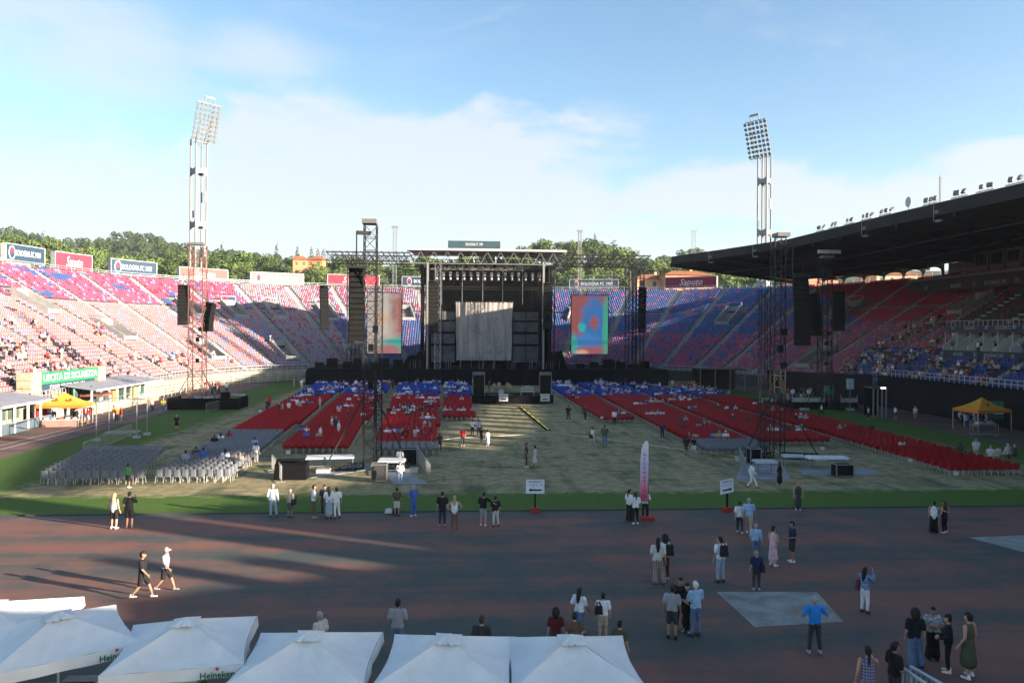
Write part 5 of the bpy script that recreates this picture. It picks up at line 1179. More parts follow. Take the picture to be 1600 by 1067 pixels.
def garment(ps, kind, vox=.026):
    key = (ps, kind, vox)
    if key in GARMENT: return GARMENT[key]
    J = pose(ps); sit = ps == 'sit'; x = .018 if vox < .03 else .03
    def torso(low): return [(lerp(J['pel'], J['chest'], low), J['chest'], .145 + x, .148 + x, 1.12, .80), (J['chest'], off(J['neck'], dz=-.075), .148 + x, .085 + x, 1.2, .78)] + [(J['sh'][i], off(J['chest'], dx=(-.05, .05)[i], dz=.06), .065 + x, .1, 1, .9) for i in (0, 1)]
    hem = [(off(J['pel'], dx=-.055, dz=.03), off(J['pel'], dx=.055, dz=.03), .125 + x, .125 + x, 1, .86)]
    if kind == 'body': me = blob('body', body_caps(J), .02 if vox < .03 else vox, [(hand_caps(J), 0)] + [(face_caps(J)[0], 1), (face_caps(J)[1], 2)] if vox < .03 else None)
    elif kind == 'tee': me = blob('shirt', torso(.15) + hem + [(J['sh'][i], lerp(J['sh'][i], J['el'][i], .72), .066 + x, .062 + x) for i in (0, 1)], vox)
    elif kind == 'long': me = blob('shirt', torso(.15) + hem + [(J['sh'][i], J['el'][i], .064 + x, .052 + x) for i in (0, 1)] + [(J['el'][i], lerp(J['el'][i], J['ha'][i], .9), .052 + x, .036 + x) for i in (0, 1)], vox)
    elif kind == 'tank': me = blob('shirt', torso(-.05)[:2], vox)
    elif kind == 'dress': me = blob('dress', torso(0)[:2] + [(off(J['pel'], dz=.05), off(J['pel'], dz=-.45), .15, .22)], vox)
    elif kind == 'maxi': me = blob('dress', torso(0)[:2] + [(off(J['pel'], dz=.05), off(J['pel'], dz=-.60), .15, .21), (off(J['pel'], dz=-.5), off(J['pel'], dz=-.72), .20, .16)], vox)
    elif kind in ('trousers', 'wide', 'shorts'):
        k0, k1, a1 = {'trousers': (.092, .068, .05), 'wide': (.10, .09, .12), 'shorts': (.10, .092, 0)}[kind]
        c = [(J['pel'], off(J['pel'], dz=.06), .145 + x * .5, .135 + x * .5, 1.12, .82)]
        for i in (0, 1):
            if kind == 'shorts': c.append((J['hip'][i], lerp(J['hip'][i], J['kn'][i], .88), k0 + x * .6, k1))
            else: c += [(J['hip'][i], J['kn'][i], k0 + x * .5, k1 + x * .4), (J['kn'][i], lerp(J['kn'][i], J['an'][i], .84), k1 + x * .4, a1 + x * .4)]
        me = blob('trousers', c, vox)
    elif kind == 'skirt': me = blob('skirt', [(off(J['pel'], dz=.06), off(J['pel'], dz=-.35), .145, .20), (off(J['pel'], dz=-.3), off(J['pel'], dz=-.62), .19, .19)], vox)
    elif kind == 'shoes': me = blob('shoes', [(off(J['an'][i], dz=-.035, dy=-.05), off(J['an'][i], dz=-.045, dy=.16), .046, .036) for i in (0, 1)] + [(off(J['an'][i], dy=-.03), off(J['an'][i], dz=.03, dy=-.02), .046, .04) for i in (0, 1)], .02)
    else:
        h = J['head']; base = [(off(h, dy=-.02, dz=.02), off(h, dy=.01, dz=.06), .098, .085), (off(h, dy=-.045, dz=-.03), off(h, dy=-.04, dz=.03), .075, .09)]
        if kind == 'long_hair': base += [(off(h, dy=-.05, dz=0), off(h, dy=-.09, dz=-.22), .088, .085), (off(h, dy=-.09, dz=-.2), off(h, dy=-.12, dz=-.36), .085, .05)]
        if kind == 'ponytail': base += [(off(h, dy=-.10, dz=.04), off(h, dy=-.15, dz=-.18), .045, .035), (off(h, dy=-.15, dz=-.16), off(h, dy=-.13, dz=-.32), .036, .02)]
        if kind == 'bun': base += [(off(h, dy=-.06, dz=.11), off(h, dy=-.06, dz=.13), .05, .045)]
        if kind == 'afro': base = [(off(h, dy=-.03, dz=.02), off(h, dy=-.02, dz=.06), .15, .14), (off(h, dy=-.06, dz=-.08), off(h, dy=-.05, dz=0), .12, .14)]
        if kind == 'cap': base = [(off(h, dz=.035), off(h, dz=.06), .102, .09), (off(h, dy=.06, dz=.035), off(h, dy=.16, dz=.03), .06, .05, 1, 1)]
        me = blob('hair', base, .024 if vox < .03 else vox)
    GARMENT[key] = me; return me
CLR = dict(white=(.70, .70, .70), offwhite=(.52, .49, .44), black=(.012, .012, .013), charcoal=(.04, .04, .045), grey=(.28, .28, .30), beige=(.40, .33, .24), olive=(.07, .075, .045), green=(.04, .34, .07), red=(.42, .02, .02), maroon=(.10, .015, .02), navy=(.018, .025, .07), blue=(.05, .12, .38), bright_blue=(.02, .22, .62), light_blue=(.28, .43, .60), denim=(.10, .16, .27), pale_denim=(.28, .37, .46), brown=(.13, .075, .05), pink=(.62, .38, .42), yellow=(.62, .52, .08), orange=(.62, .18, .03), lilac=(.45, .40, .56), hotpink=(.62, .08, .25))
def cloth(c): return M('cloth_' + c, CLR[c], .9, .22, 6, bump=.5, bscale=11)
SKIN = [M('skin_fair', (.48, .27, .19), .6, .08, 8), M('skin_tan', (.33, .17, .11), .6, .08, 8), M('skin_dark', (.12, .06, .04), .6, .08, 8)]
HAIRC = dict(dark=(.014, .011, .010), brown=(.06, .035, .02), blond=(.36, .24, .11), grey=(.30, .29, .28), white=(.58, .57, .55))
def hairm(c): return M('hair_' + c, HAIRC[c], .7, .25, 25)
EYE = M('eye', (.01, .01, .01), .4); LIP = M('lip', (.25, .08, .07), .6); PLAID = None
def plaid(name, a, b):
    if name in MATS: return MATS[name]
    m, nt, bs = new_mat(name, .9); tc = nd(nt, 'ShaderNodeTexCoord'); w1 = nd(nt, 'ShaderNodeTexWave'); w1.inputs['Scale'].default_value = 5; w1.bands_direction = 'X'; w2 = nd(nt, 'ShaderNodeTexWave'); w2.inputs['Scale'].default_value = 4; w2.bands_direction = 'Z'
    for w in (w1, w2): nt.links.new(tc.outputs['Object'], w.inputs['Vector'])
    f = nstep(nt, nmath(nt, 'MAXIMUM', w1.outputs['Fac'], w2.outputs['Fac']), .6, .75); nt.links.new(nmix(nt, f, a, b), bs.inputs['Base Color']); MATS[name] = m; return m
def slot(o, i, m):
    o.material_slots[i].link = 'OBJECT'; o.material_slots[i].material = m
def wear(par, name, me, m):
    if not me.materials: me.materials.append(m)
    o = link(name, me, par); slot(o, 0, m); return o
def person(x, y, head_y, ps, face, top, bottom, hair, label, shoes='white', skin=0, z=0.0, hgt=None, group='people standing on the track and grass'):
    """x, y: photo pixel of the feet; face: 0 away from the camera, 90 to the right, 180 towards it"""
    g = G(x, y, z); h = hgt or max(1.5, min(1.92, (y - head_y) * g.y / F * 1.0))
    o = bpy.data.objects.new('person', None); COL.objects.link(o); o.location = g; o.scale = (h / 1.745,) * 3; o.rotation_euler.z = -R(face)
    tag(o, label, 'person', group)
    bm = garment(ps, 'body')
    if not bm.materials:
        for m in (SKIN[0], EYE, LIP): bm.materials.append(m)
    b = link('body', bm, o); slot(b, 0, SKIN[skin])
    tk, tcol = top; wear(o, 'dress' if tk in ('dress', 'maxi') else 'shirt', garment(ps, tk), tcol if not isinstance(tcol, str) else cloth(tcol))
    if bottom: bk, bc = bottom; wear(o, 'skirt' if bk == 'skirt' else 'shorts' if bk == 'shorts' else 'trousers', garment(ps, bk), bc if not isinstance(bc, str) else cloth(bc))
    wear(o, 'shoes', garment(ps, 'shoes'), cloth(shoes))
    hk, hc = hair; wear(o, 'cap' if hk == 'cap' else 'hair', garment(ps, hk), hairm(hc) if hc in HAIRC and hk != 'cap' else cloth(hc))
    return o, g, h
S, D_, B_ = 'short_hair', 'dark', 'brown'
TARTAN = plaid('tartan', (.05, .035, .03), (.40, .30, .24)); CHECK = plaid('check_lilac', (.30, .27, .34), (.10, .09, .16)); FLORAL = M('floral', (.30, .31, .32), .9, .95, 14); PATT = M('patterned', (.12, .11, .10), .9, .9, 16); BWPRINT = M('blue_print', (.16, .22, .34), .9, .9, 14)
PEOPLE = [
 (178, 826, 770, 'stand', 10, ('tank', 'white'), ('shorts', 'black'), ('long_hair', 'blond'), 'blond woman in white top and black shorts on the left track edge'),
 (202, 825, 768, 'phone', 0, ('tee', 'black'), ('shorts', 'black'), (S, D_), 'man in black taking a picture beside the blond woman'),
 (200, 762, 732, 'stand', 30, ('tee', 'green'), ('shorts', 'charcoal'), (S, D_), 'man in a bright green shirt before the outer grey chairs'),
 (222, 935, 861, 'walk', 80, ('tee', 'black'), ('shorts', 'black'), (S, D_), 'man all in black walking right on the sunlit track'),
 (258, 923, 855, 'walk', 85, ('tee', 'grey'), ('shorts', 'black'), ('cap', 'grey'), 'man in grey shirt and cap walking right on the sunlit track'),
 (276, 672, 648, 'stand', 0, ('tee', 'black'), ('shorts', 'black'), (S, 'grey'), 'lone person in black on the left grass strip'),
 (426, 808, 756, 'relaxed', 0, ('long', 'white'), ('trousers', 'pale_denim'), (S, 'grey'), 'grey haired man in white shirt and pale jeans at the grass edge'),
 (453, 809, 766, 'stand', 20, ('tee', 'beige'), ('shorts', PATT), (S, 'grey'), 'person in beige shirt and patterned shorts at the grass edge'),
 (490, 809, 757, 'held', 70, ('tee', 'white'), ('trousers', 'brown'), (S, D_), 'man in white shirt and brown trousers facing right'),
 (507, 806, 757, 'stand', 180, ('tee', 'charcoal'), ('trousers', 'charcoal'), (S, D_), 'dark dressed person behind the woman with the denim skirt'),
 (514, 811, 760, 'stand', -20, ('tee', 'white'), ('skirt', 'pale_denim'), ('long_hair', 'brown'), 'woman in white shirt and long denim skirt'),
 (526, 810, 761, 'relaxed', -30, ('tee', 'white'), ('trousers', 'white'), (S, D_), 'person all in white at the right of the group of four'),
 (620, 806, 762, 'stand', 10, ('tee', 'olive'), ('shorts', 'offwhite'), (S, D_), 'man in olive shirt and pale shorts at the grass edge'),
 (646, 807, 757, 'held', -40, ('tee', 'blue'), ('trousers', 'blue'), (S, 'grey'), 'man in blue shirt and blue trousers at the grass edge'),
 (691, 822, 768, 'stand', 0, ('tee', 'black'), ('trousers', 'navy'), (S, D_), 'man in black shirt and dark jeans beside a blond woman'),
 (710, 826, 774, 'hips', 0, ('tank', 'white'), ('trousers', 'brown'), ('long_hair', 'blond'), 'blond woman in white top and brown trousers'),
 (755, 822, 769, 'hug', 20, ('tee', 'black'), ('shorts', 'grey'), (S, D_), 'man in black shirt and grey shorts embracing a woman'),
 (774, 823, 775, 'relaxed', -10, ('tee', 'black'), ('trousers', 'offwhite'), (S, D_), 'woman in black shirt and pale trousers embraced by a man'),
 (625, 758, 721, 'held', 180, ('long', 'white'), ('trousers', 'pale_denim'), (S, 'brown'), 'man in white shirt and jeans standing on the grey mat'),
 (822, 730, 691, 'stand', 90, ('tee', 'charcoal'), ('trousers', 'charcoal'), (S, 'brown'), 'person in dark clothes in the centre aisle facing a woman in cream'),
 (836, 730, 696, 'relaxed', 30, ('dress', 'offwhite'), None, (S, D_), 'woman in a short cream dress in the centre aisle'),
 (983, 815, 764, 'stand', 60, ('tee', 'white'), ('wide', 'black'), ('ponytail', D_), 'steward with white shirt and ponytail left of two others by the flag'),
 (993, 819, 769, 'held', -10, ('tee', 'white'), ('trousers', 'black'), ('ponytail', D_), 'steward seen from behind, middle of three by the flag'),
 (1008, 811, 764, 'crossed', 190, ('tee', 'white'), ('trousers', 'black'), (S, D_), 'steward facing us with folded arms, right of three by the flag'),
 (1175, 763, 721, 'walk', 100, ('long', 'white'), ('trousers', 'white'), (S, D_), 'person in a white suit before the right tower'),
 (1218, 758, 722, 'stand', 0, ('maxi', 'black'), None, ('long_hair', D_), 'woman in a long black dress at the right tower'),
 (1247, 797, 752, 'stand', 190, ('maxi', 'charcoal'), None, ('long_hair', 'blond'), 'blond woman in a long dark dress on the grass edge'),
 (1156, 834, 783, 'walk', 10, ('tee', 'white'), ('trousers', 'charcoal'), (S, D_), 'smaller person in white shirt walking beside a man in light blue'),
 (1170, 836, 778, 'walk', 20, ('tee', 'light_blue'), ('shorts', 'beige'), (S, 'grey'), 'grey haired man in light blue shirt and beige shorts'),
 (1181, 872, 820, 'relaxed', 20, ('long', 'light_blue'), ('trousers', 'denim'), (S, 'grey'), 'man in pale blue shirt with jeans left of the pink dress'),
 (1208, 884, 822, 'held', 60, ('maxi', 'pink'), None, ('bun', D_), 'woman in a long pale pink dress on a patch of light'),
 (1238, 878, 814, 'held', -90, ('tee', 'navy'), ('shorts', 'charcoal'), (S, D_), 'man in dark shirt and shorts facing the pink dress'),
 (1182, 922, 862, 'stand', 0, ('tee', 'navy'), ('trousers', 'charcoal'), (S, 'blond'), 'fair haired person in navy shirt above the concrete pad'),
 (1126, 910, 838, 'phone', -20, ('tee', 'white'), ('trousers', 'pale_denim'), (S, D_), 'person in white shirt and jeans with a black backpack'),
 (1028, 913, 840, 'relaxed', 10, ('tee', 'offwhite'), ('wide', TARTAN), ('long_hair', D_), 'woman in pale top and plaid trousers'),
 (1039, 906, 836, 'phone', -10, ('tee', 'white'), ('trousers', 'maroon'), ('afro', D_), 'curly haired person in white behind the plaid trousers'),
 (1351, 957, 886, 'photo', 60, ('long', BWPRINT), ('trousers', 'white'), ('long_hair', D_), 'woman in patterned top and white trousers taking a picture'),
 (1459, 833, 783, 'hug', 20, ('tank', 'white'), ('wide', 'black'), (S, D_), 'woman in white top and wide black trousers near the right edge'),
 (1476, 833, 782, 'relaxed', -20, ('tank', 'black'), ('trousers', 'black'), ('long_hair', 'brown'), 'woman all in black near the right edge'),
 (1273, 1021, 931, 'spread', 0, ('tee', 'bright_blue'), ('trousers', 'charcoal'), (S, 'grey'), 'stout grey haired man in a bright blue shirt with arms out'),
 (1050, 998, 914, 'stand', 20, ('tee', 'grey'), ('shorts', 'charcoal'), (S, D_), 'man in grey shirt and dark shorts left in a group of four'),
 (1063, 984, 901, 'stand', 180, ('tee', 'black'), ('trousers', 'black'), (S, D_), 'dark haired woman facing us in a group of four'),
 (1074, 987, 910, 'crossed', 220, ('maxi', 'black'), None, (S, D_), 'woman in black beside the white haired man'),
 (1087, 994, 908, 'crossed', -20, ('tee', 'light_blue'), ('trousers', 'denim'), (S, 'white'), 'white haired man in light blue shirt and jeans'),
 (942, 1000, 927, 'stand', 0, ('tee', 'white'), ('shorts', 'beige'), (S, D_), 'man in white shirt and beige shorts with a black bag'),
 (905, 996, 918, 'walk', 40, ('tee', 'white'), ('shorts', 'denim'), ('long_hair', D_), 'woman with very long dark hair and white shirt'),
 (868, 1030, 951, 'stand', 0, ('tee', 'maroon'), ('trousers', 'charcoal'), ('afro', D_), 'curly haired person in maroon behind the last umbrella'),
 (897, 1040, 957, 'stand', 0, ('tee', 'brown'), ('trousers', 'charcoal'), (S, D_), 'person in dark brown behind the last umbrella'),
 (968, 1052, 973, 'stand', 30, ('tee', 'olive'), ('trousers', 'beige'), ('bun', D_), 'person in olive shirt right of the last umbrella'),
 (621, 1028, 936, 'held', 0, ('tee', 'grey'), ('trousers', 'denim'), (S, D_), 'man in grey shirt standing between two umbrellas'),
 (500, 1048, 955, 'stand', -60, ('tee', 'offwhite'), ('trousers', 'beige'), (S, 'grey'), 'grey haired person whose head shows above an umbrella'),
 (752, 1056, 962, 'stand', 0, ('tee', 'charcoal'), ('trousers', 'charcoal'), (S, 'brown'), 'person in dark shirt whose head shows above an umbrella'),
 (1430, 1043, 952, 'relaxed', 10, ('tee', 'black'), ('wide', 'denim'), ('afro', D_), 'curly haired woman in black shirt and wide jeans'),
 (1457, 1030, 947, 'crossed', 190, ('tee', FLORAL), ('wide', 'black'), (S, D_), 'person in flowered shirt with folded arms facing us'),
 (1482, 1050, 960, 'held', -60, ('long', 'black'), ('trousers', 'black'), ('bun', D_), 'woman all in black with a black handbag'),
 (1514, 1060, 957, 'relaxed', -30, ('dress', 'olive'), None, (S, D_), 'young man in an oversized dark green shirt at the lower right'),
 (1356, 1118, 1010, 'phone', 10, ('dress', CHECK), None, ('ponytail', D_), 'woman in a checked dress at the bottom edge'),
 (1397, 1112, 1002, 'held', 80, ('tee', 'black'), ('trousers', 'charcoal'), ('ponytail', D_), 'woman in black at the bottom edge beside the barrier'),
 (723, 697, 668, 'stand', 0, ('tee', 'red'), ('trousers', 'charcoal'), (S, 'grey'), 'man in a red shirt in the left aisle of the pitch'),
 (687, 705, 680, 'stand', 0, ('tee', 'charcoal'), ('trousers', 'black'), ('long_hair', D_), 'woman in dark clothes at the edge of the grey chair row'),
 (738, 680, 655, 'stand', 30, ('tee', 'white'), ('trousers', 'black'), (S, D_), 'person in white and black near the short red block'),
 (748, 682, 655, 'relaxed', -20, ('tee', 'lilac'), ('trousers', 'charcoal'), (S, D_), 'person in lilac near the short red block'),
 (752, 694, 668, 'stand', 60, ('tee', 'black'), ('shorts', 'charcoal'), (S, D_), 'person in black facing a person in pale blue'),
 (762, 699, 671, 'stand', -40, ('dress', 'light_blue'), None, (S, D_), 'person in a pale blue dress in the aisle'),
 (888, 658, 633, 'relaxed', 0, ('tee', 'black'), ('trousers', 'charcoal'), (S, D_), 'slim person in black left of the right red block'),
 (914, 659, 631, 'walk', 30, ('tee', 'charcoal'), ('trousers', 'black'), (S, D_), 'person in dark clothes walking beside the right red block'),
 (926, 698, 667, 'walk', -60, ('tee', 'white'), ('shorts', 'offwhite'), (S, D_), 'woman in white carrying a dark bag in the right aisle'),
 (945, 699, 663, 'stand', 10, ('tee', 'olive'), ('trousers', 'denim'), (S, 'brown'), 'tall man in dark green shirt and jeans in the right aisle'),
 (960, 664, 640, 'stand', 20, ('tee', 'white'), ('trousers', 'black'), (S, D_), 'person in white and black at the front of the right red block'),
 (1035, 686, 660, 'stand', 0, ('tee', 'navy'), ('trousers', 'navy'), (S, D_), 'person in navy beside the red chairs on the right'),
 (1072, 712, 682, 'walk', 40, ('tee', 'black'), ('shorts', 'charcoal'), (S, D_), 'person in black and dark shorts at the grey chairs on the right'),
 (1084, 711, 684, 'walk', -30, ('tee', 'black'), ('shorts', 'white'), (S, D_), 'person in black shirt and white shorts at the grey chairs on the right'),
 (625, 738, 700, 'relaxed', 20, ('tee', 'white'), ('trousers', 'charcoal'), (S, D_), 'person in white behind the cases right of the left tower'),
 (1284, 650, 632, 'walk', -60, ('tee', 'white'), ('trousers', 'black'), (S, D_), 'person in white near the tower by the shaded stand'),
 (1357, 655, 637, 'stand', -60, ('tee', 'white'), ('trousers', 'black'), (S, D_), 'person in white shirt on the right grass strip'),
 (1399, 654, 635, 'stand', 60, ('tank', 'white'), ('shorts', 'charcoal'), (S, D_), 'thin person by the dark wall on the right'),
 (1430, 655, 644, 'stand', 0, ('tee', 'white'), ('trousers', 'grey'), (S, 'white'), 'person with white hat on the right grass'),
 (354, 615, 597, 'stand', 0, ('tee', 'white'), ('trousers', 'charcoal'), (S, D_), 'person in white by the left end of the stage'),
 (400, 724, 691, 'stand', 10, ('tee', 'white'), ('trousers', 'grey'), (S, D_), 'person in white in the aisle right of the grey chairs'),
]
INFO = {}
for p in PEOPLE:
    x, y, hy, ps, fc, tp, bt, hr, lb = p; sh = random.Random(x).choice(['white', 'charcoal', 'black', 'brown', 'offwhite', 'grey']); sk = 1 if random.Random(x + 1).random() < .35 else 0
    INFO[lb] = person(x, y, hy, ps, fc, tp, bt, hr, lb, sh, sk)
def bag(owner, label, dx, dy, dz, d, mat, name='backpack', cat='bag', strap=True):
    o, g, h = INFO[owner]; k = h / 1.745; b = bpy.data.objects.new(name, None); COL.objects.link(b); b.location = o.matrix_basis @ Vector((dx, dy, dz)); b.rotation_euler = o.rotation_euler; tag(b, label, cat)
    mb = MB(); w, dd, hh = d; mb.add([(-w / 2, -dd / 2, -hh / 2), (w / 2, -dd / 2, -hh / 2), (w / 2, dd / 2, -hh / 2), (-w / 2, dd / 2, -hh / 2), (-w * .42, -dd * .3, hh / 2), (w * .42, -dd * .3, hh / 2), (w * .42, dd / 2, hh / 2), (-w * .42, dd / 2, hh / 2)], MB.BF); mb.build('pouch', mat, b)
    if strap: MB().beam((-w * .3, dd * .3, hh * .45), (-w * .1, dd * .9, hh * .95), .03).build('strap', mat, b); MB().beam((w * .3, dd * .3, hh * .45), (w * .1, dd * .9, hh * .95), .03).build('strap', mat, b)
BK = M('bag_black', (.014, .014, .016), .8)
bag('person in white shirt and jeans with a black backpack', 'black backpack on the person in white shirt and jeans', 0, -.22, 1.26, (.30, .18, .42), BK)
bag('curly haired person in white behind the plaid trousers', 'black backpack on the curly haired person in white', .12, -.20, 1.22, (.28, .18, .42), BK)
bag('man in white shirt and beige shorts with a black bag', 'black shoulder bag of the man in white shirt and beige shorts', -.18, -.2, 1.18, (.26, .12, .24), BK, 'shoulder_bag')
bag('woman all in black with a black handbag', 'black handbag of the woman all in black', .30, .05, .92, (.34, .16, .28), BK, 'handbag')
bag('woman in patterned top and white trousers taking a picture', 'dark red shoulder bag of the woman in white trousers', -.24, 0, 1.02, (.14, .30, .34), M('bag_red', (.12, .015, .03), .7), 'shoulder_bag')
bag('person in beige shirt and patterned shorts at the grass edge', 'black bag hanging at the side of the person in beige', .30, -.05, 1.0, (.16, .28, .3), BK, 'shoulder_bag')
bag('woman in white carrying a dark bag in the right aisle', 'dark bag carried by the woman in white in the right aisle', -.3, .0, .95, (.18, .3, .3), BK, 'handbag')
bag('fair haired person in navy shirt above the concrete pad', 'dark shoulder bag of the fair haired person in navy', .24, -.08, 1.0, (.14, .26, .26), BK, 'shoulder_bag')
for px, nm in ((607, 'pale'), (619, 'small black')): 
    g = G(px, 802); o = thing('duffel_bag', f'{nm} bag lying on the grass edge left of the olive shirt', 'bag', world_loc=(g.x, g.y, .04)); mb = MB(); mb.add([(-.2, -.14, 0), (.2, -.14, 0), (.2, .14, 0), (-.2, .14, 0), (-.15, -.08, .2), (.16, -.09, .22), (.13, .1, .24), (-.14, .09, .2)], MB.BF); mb.build('pouch', BK if nm != 'pale' else WHITE, o)

# ---- the crowd: small figures, one mesh each
def crowd_proto(ps, top, bot, hair):
    ms = [(garment(ps, 'body', .05), 0), (garment(ps, top, .05), 1), (garment(ps, bot, .05), 2), (garment(ps, hair, .045), 3)]; V = []; Fs = []; mi = []
    for me, m in ms:
        b = len(V); V += [tuple(v.co) for v in me.vertices]; Fs += [tuple(b + i for i in p.vertices) for p in me.polygons]; mi += [m] * len(me.polygons)
    return V, Fs, mi
CP = []
for ps, top, bot, hair in (('sit', 'tee', 'trousers', S), ('sit', 'long', 'shorts', 'long_hair'), ('sit', 'tee', 'shorts', 'cap'), ('stand', 'tee', 'trousers', S), ('relaxed', 'tee', 'shorts', 'long_hair'), ('phone', 'tee', 'trousers', S)):
    V, Fs, mi = crowd_proto(ps, top, bot, hair); me = bpy.data.meshes.new('person'); me.from_pydata(V, [], Fs)
    for m in (SKIN[0], cloth('white'), cloth('denim'), hairm(D_)): me.materials.append(m)
    me.polygons.foreach_set('material_index', mi); me.polygons.foreach_set('use_smooth', [True] * len(Fs)); me.update(); CP.append(me)
HUE = {'white': 'white', 'offwhite': 'cream', 'black': 'black', 'charcoal': 'dark grey', 'grey': 'grey', 'navy': 'navy', 'light_blue': 'light blue', 'red': 'red', 'pink': 'pink', 'beige': 'beige', 'green': 'green', 'orange': 'orange', 'blue': 'blue', 'yellow': 'yellow', 'hotpink': 'bright pink'}
CROWD = []; prng = random.Random(21)
def crowd(x, y, z, ang, kind, place, tops=None):
    CROWD.append((x, y, z, ang, kind, prng.choice(tops or ['white'] * 4 + ['offwhite', 'offwhite', 'grey', 'charcoal', 'black', 'charcoal', 'grey', 'navy', 'light_blue', 'red', 'pink', 'beige', 'blue']), prng.choice(['denim', 'charcoal', 'black', 'beige', 'navy', 'offwhite']), prng.choice(['dark', 'dark', 'brown', 'blond', 'grey']), prng.choice([0, 0, 1]), place))
# seated on the pitch
pool = [c for c in CHAIRS]
def seat_people(n, cond, place, tops=None):
    sel = [c for c in pool if cond(c)]; cl = prng.sample(sel, max(1, n // 2)); got = 0
    for c0 in cl:
        nb = sorted([c for c in sel if c[3] == c0[3] and abs(c[0] - c0[0]) < .3], key=lambda c: abs(c[1] - c0[1]))[:prng.choice([2, 3, 5, 7])]; nb = [c for q, c in enumerate(nb) if q == 0 or prng.random() < .55]
        for c in nb: crowd(*L2(c[1], c[0] + .02), 0, PR + prng.uniform(-.2, .2), prng.choice([0, 0, 1, 2]), place, tops); got += 1
            
        if got > n: break
seat_people(130, lambda c: c[2] == 'blue' and c[1] < 8, 'among blue chairs left of small stage')
seat_people(150, lambda c: c[2] == 'blue' and c[1] > 8, 'among blue chairs right of small stage')
seat_people(34, lambda c: c[2] == 'red' and c[3] in (1, 2), 'on red chairs left of left tower')
seat_people(50, lambda c: c[2] == 'red' and c[3] in (3, 4), 'on red chairs beside centre aisle')
seat_people(60, lambda c: c[2] == 'red' and c[3] in (5, 6, 7), 'on red chairs right of centre aisle')
seat_people(14, lambda c: c[2] == 'red' and c[3] == 8, 'on outer red chairs by right track')
for px, py in ((290 // 1, 735), (318, 730), (306, 725), (352, 732), (368, 740), (375, 735), (398, 708), (345, 700), (358, 697), (335, 705)):
    g = G(px, py); crowd(g.x, g.y, 0, PR, prng.choice([0, 1]), 'on grey chairs of second block')
for px, py, k in ((1500, 725, 3), (1525, 720, 3), (1548, 724, 0), (1560, 722, 0), (1575, 720, 1), (1586, 722, 0)):
    g = G(px, py); crowd(g.x, g.y, 0, PR + prng.uniform(-.5, .5), k, 'at far end of outer right chairs', ['white', 'grey', 'light_blue', 'offwhite', 'charcoal'])
for i in range(26):
    px = prng.uniform(480, 720) if i < 13 else prng.uniform(880, 1060); g = G(px, prng.uniform(604, 622)); crowd(g.x, g.y, 0, prng.uniform(0, 6.28), prng.choice([3, 4, 5]), 'between the blue chairs')
for i in range(14):
    px = prng.choice([prng.uniform(490, 560), prng.uniform(605, 690)]); g = G(px, prng.uniform(640, 700)); crowd(g.x, g.y, 0, prng.uniform(0, 6.28), prng.choice([3, 4]), 'between the left red chairs')
for i in range(10):
    g = G(prng.uniform(1060, 1100), prng.uniform(608, 615)); crowd(g.x, g.y, 0, prng.uniform(0, 6.28), 3, 'behind the right blue chairs', ['orange', 'red', 'charcoal'])
for i in range(12):
    g = G(prng.uniform(455, 480) if i < 5 else prng.uniform(415, 470), prng.uniform(600, 612) if i < 5 else prng.uniform(640, 665)); crowd(g.x, g.y, 0, prng.uniform(0, 6.28), 3, 'at the left edge of the chairs', ['red', 'white', 'charcoal', 'beige'])
# in the stands
def stand_person(w, r, kind, place, tops=None):
    k = int(r * NR); p = ringW((k + .35) / NR, w, rz_(k / NR)); q = ringW((k + .35) / NR + .05, w); a = math.atan2((q - p).y, (q - p).x) + math.pi / 2 ; crowd(p.x, p.y, p.z - (.02 if kind < 3 else 0), a, kind, place, tops)
for i in range(72):
    u = prng.random(); w = prng.gauss(-.22, .1) if u < .55 else prng.uniform(-.3, .2); r = min(.62, abs(prng.gauss(.14, .14)) + .03)
    if w < -.42: continue
    base = prng.random()
    for j in range(prng.choice([1, 1, 2, 3])): stand_person(w + j * .0065, r, prng.choice([0, 1, 2, 0, 3]), 'in the pink sunny stand', ['white', 'red', 'black', 'charcoal', 'navy', 'red', 'beige', 'pink', 'black', 'charcoal'])
for i in range(58):
    w = prng.uniform(.98, 1.15); r = min(.72, abs(prng.gauss(.22, .2)) + .06)
    for j in range(prng.choice([1, 2, 2, 3])): stand_person(w + j * .0065, r, prng.choice([0, 1, 2, 0]), 'in the shaded stand by the towers', ['white', 'black', 'charcoal', 'navy', 'grey', 'beige', 'offwhite', 'black', 'red'])
for i in range(26):
    w = prng.uniform(1.17, 1.36); r = prng.uniform(.09, .24)
    for j in range(prng.choice([1, 2, 3])): stand_person(w + j * .0065, r, prng.choice([0, 1, 2, 0]), 'on lower seats of the main stand', ['white', 'black', 'charcoal', 'navy', 'grey', 'beige', 'black', 'red'])
for i in range(16):
    w = prng.uniform(1.175, 1.36); p = ringW(10.2 / RUN, w, 7.32); q = ringW(10.6 / RUN, w); crowd(p.x, p.y, p.z, math.atan2((q - p).y, (q - p).x) + math.pi / 2, 3, 'in boxes of the main stand', ['black', 'charcoal', 'grey', 'white'])
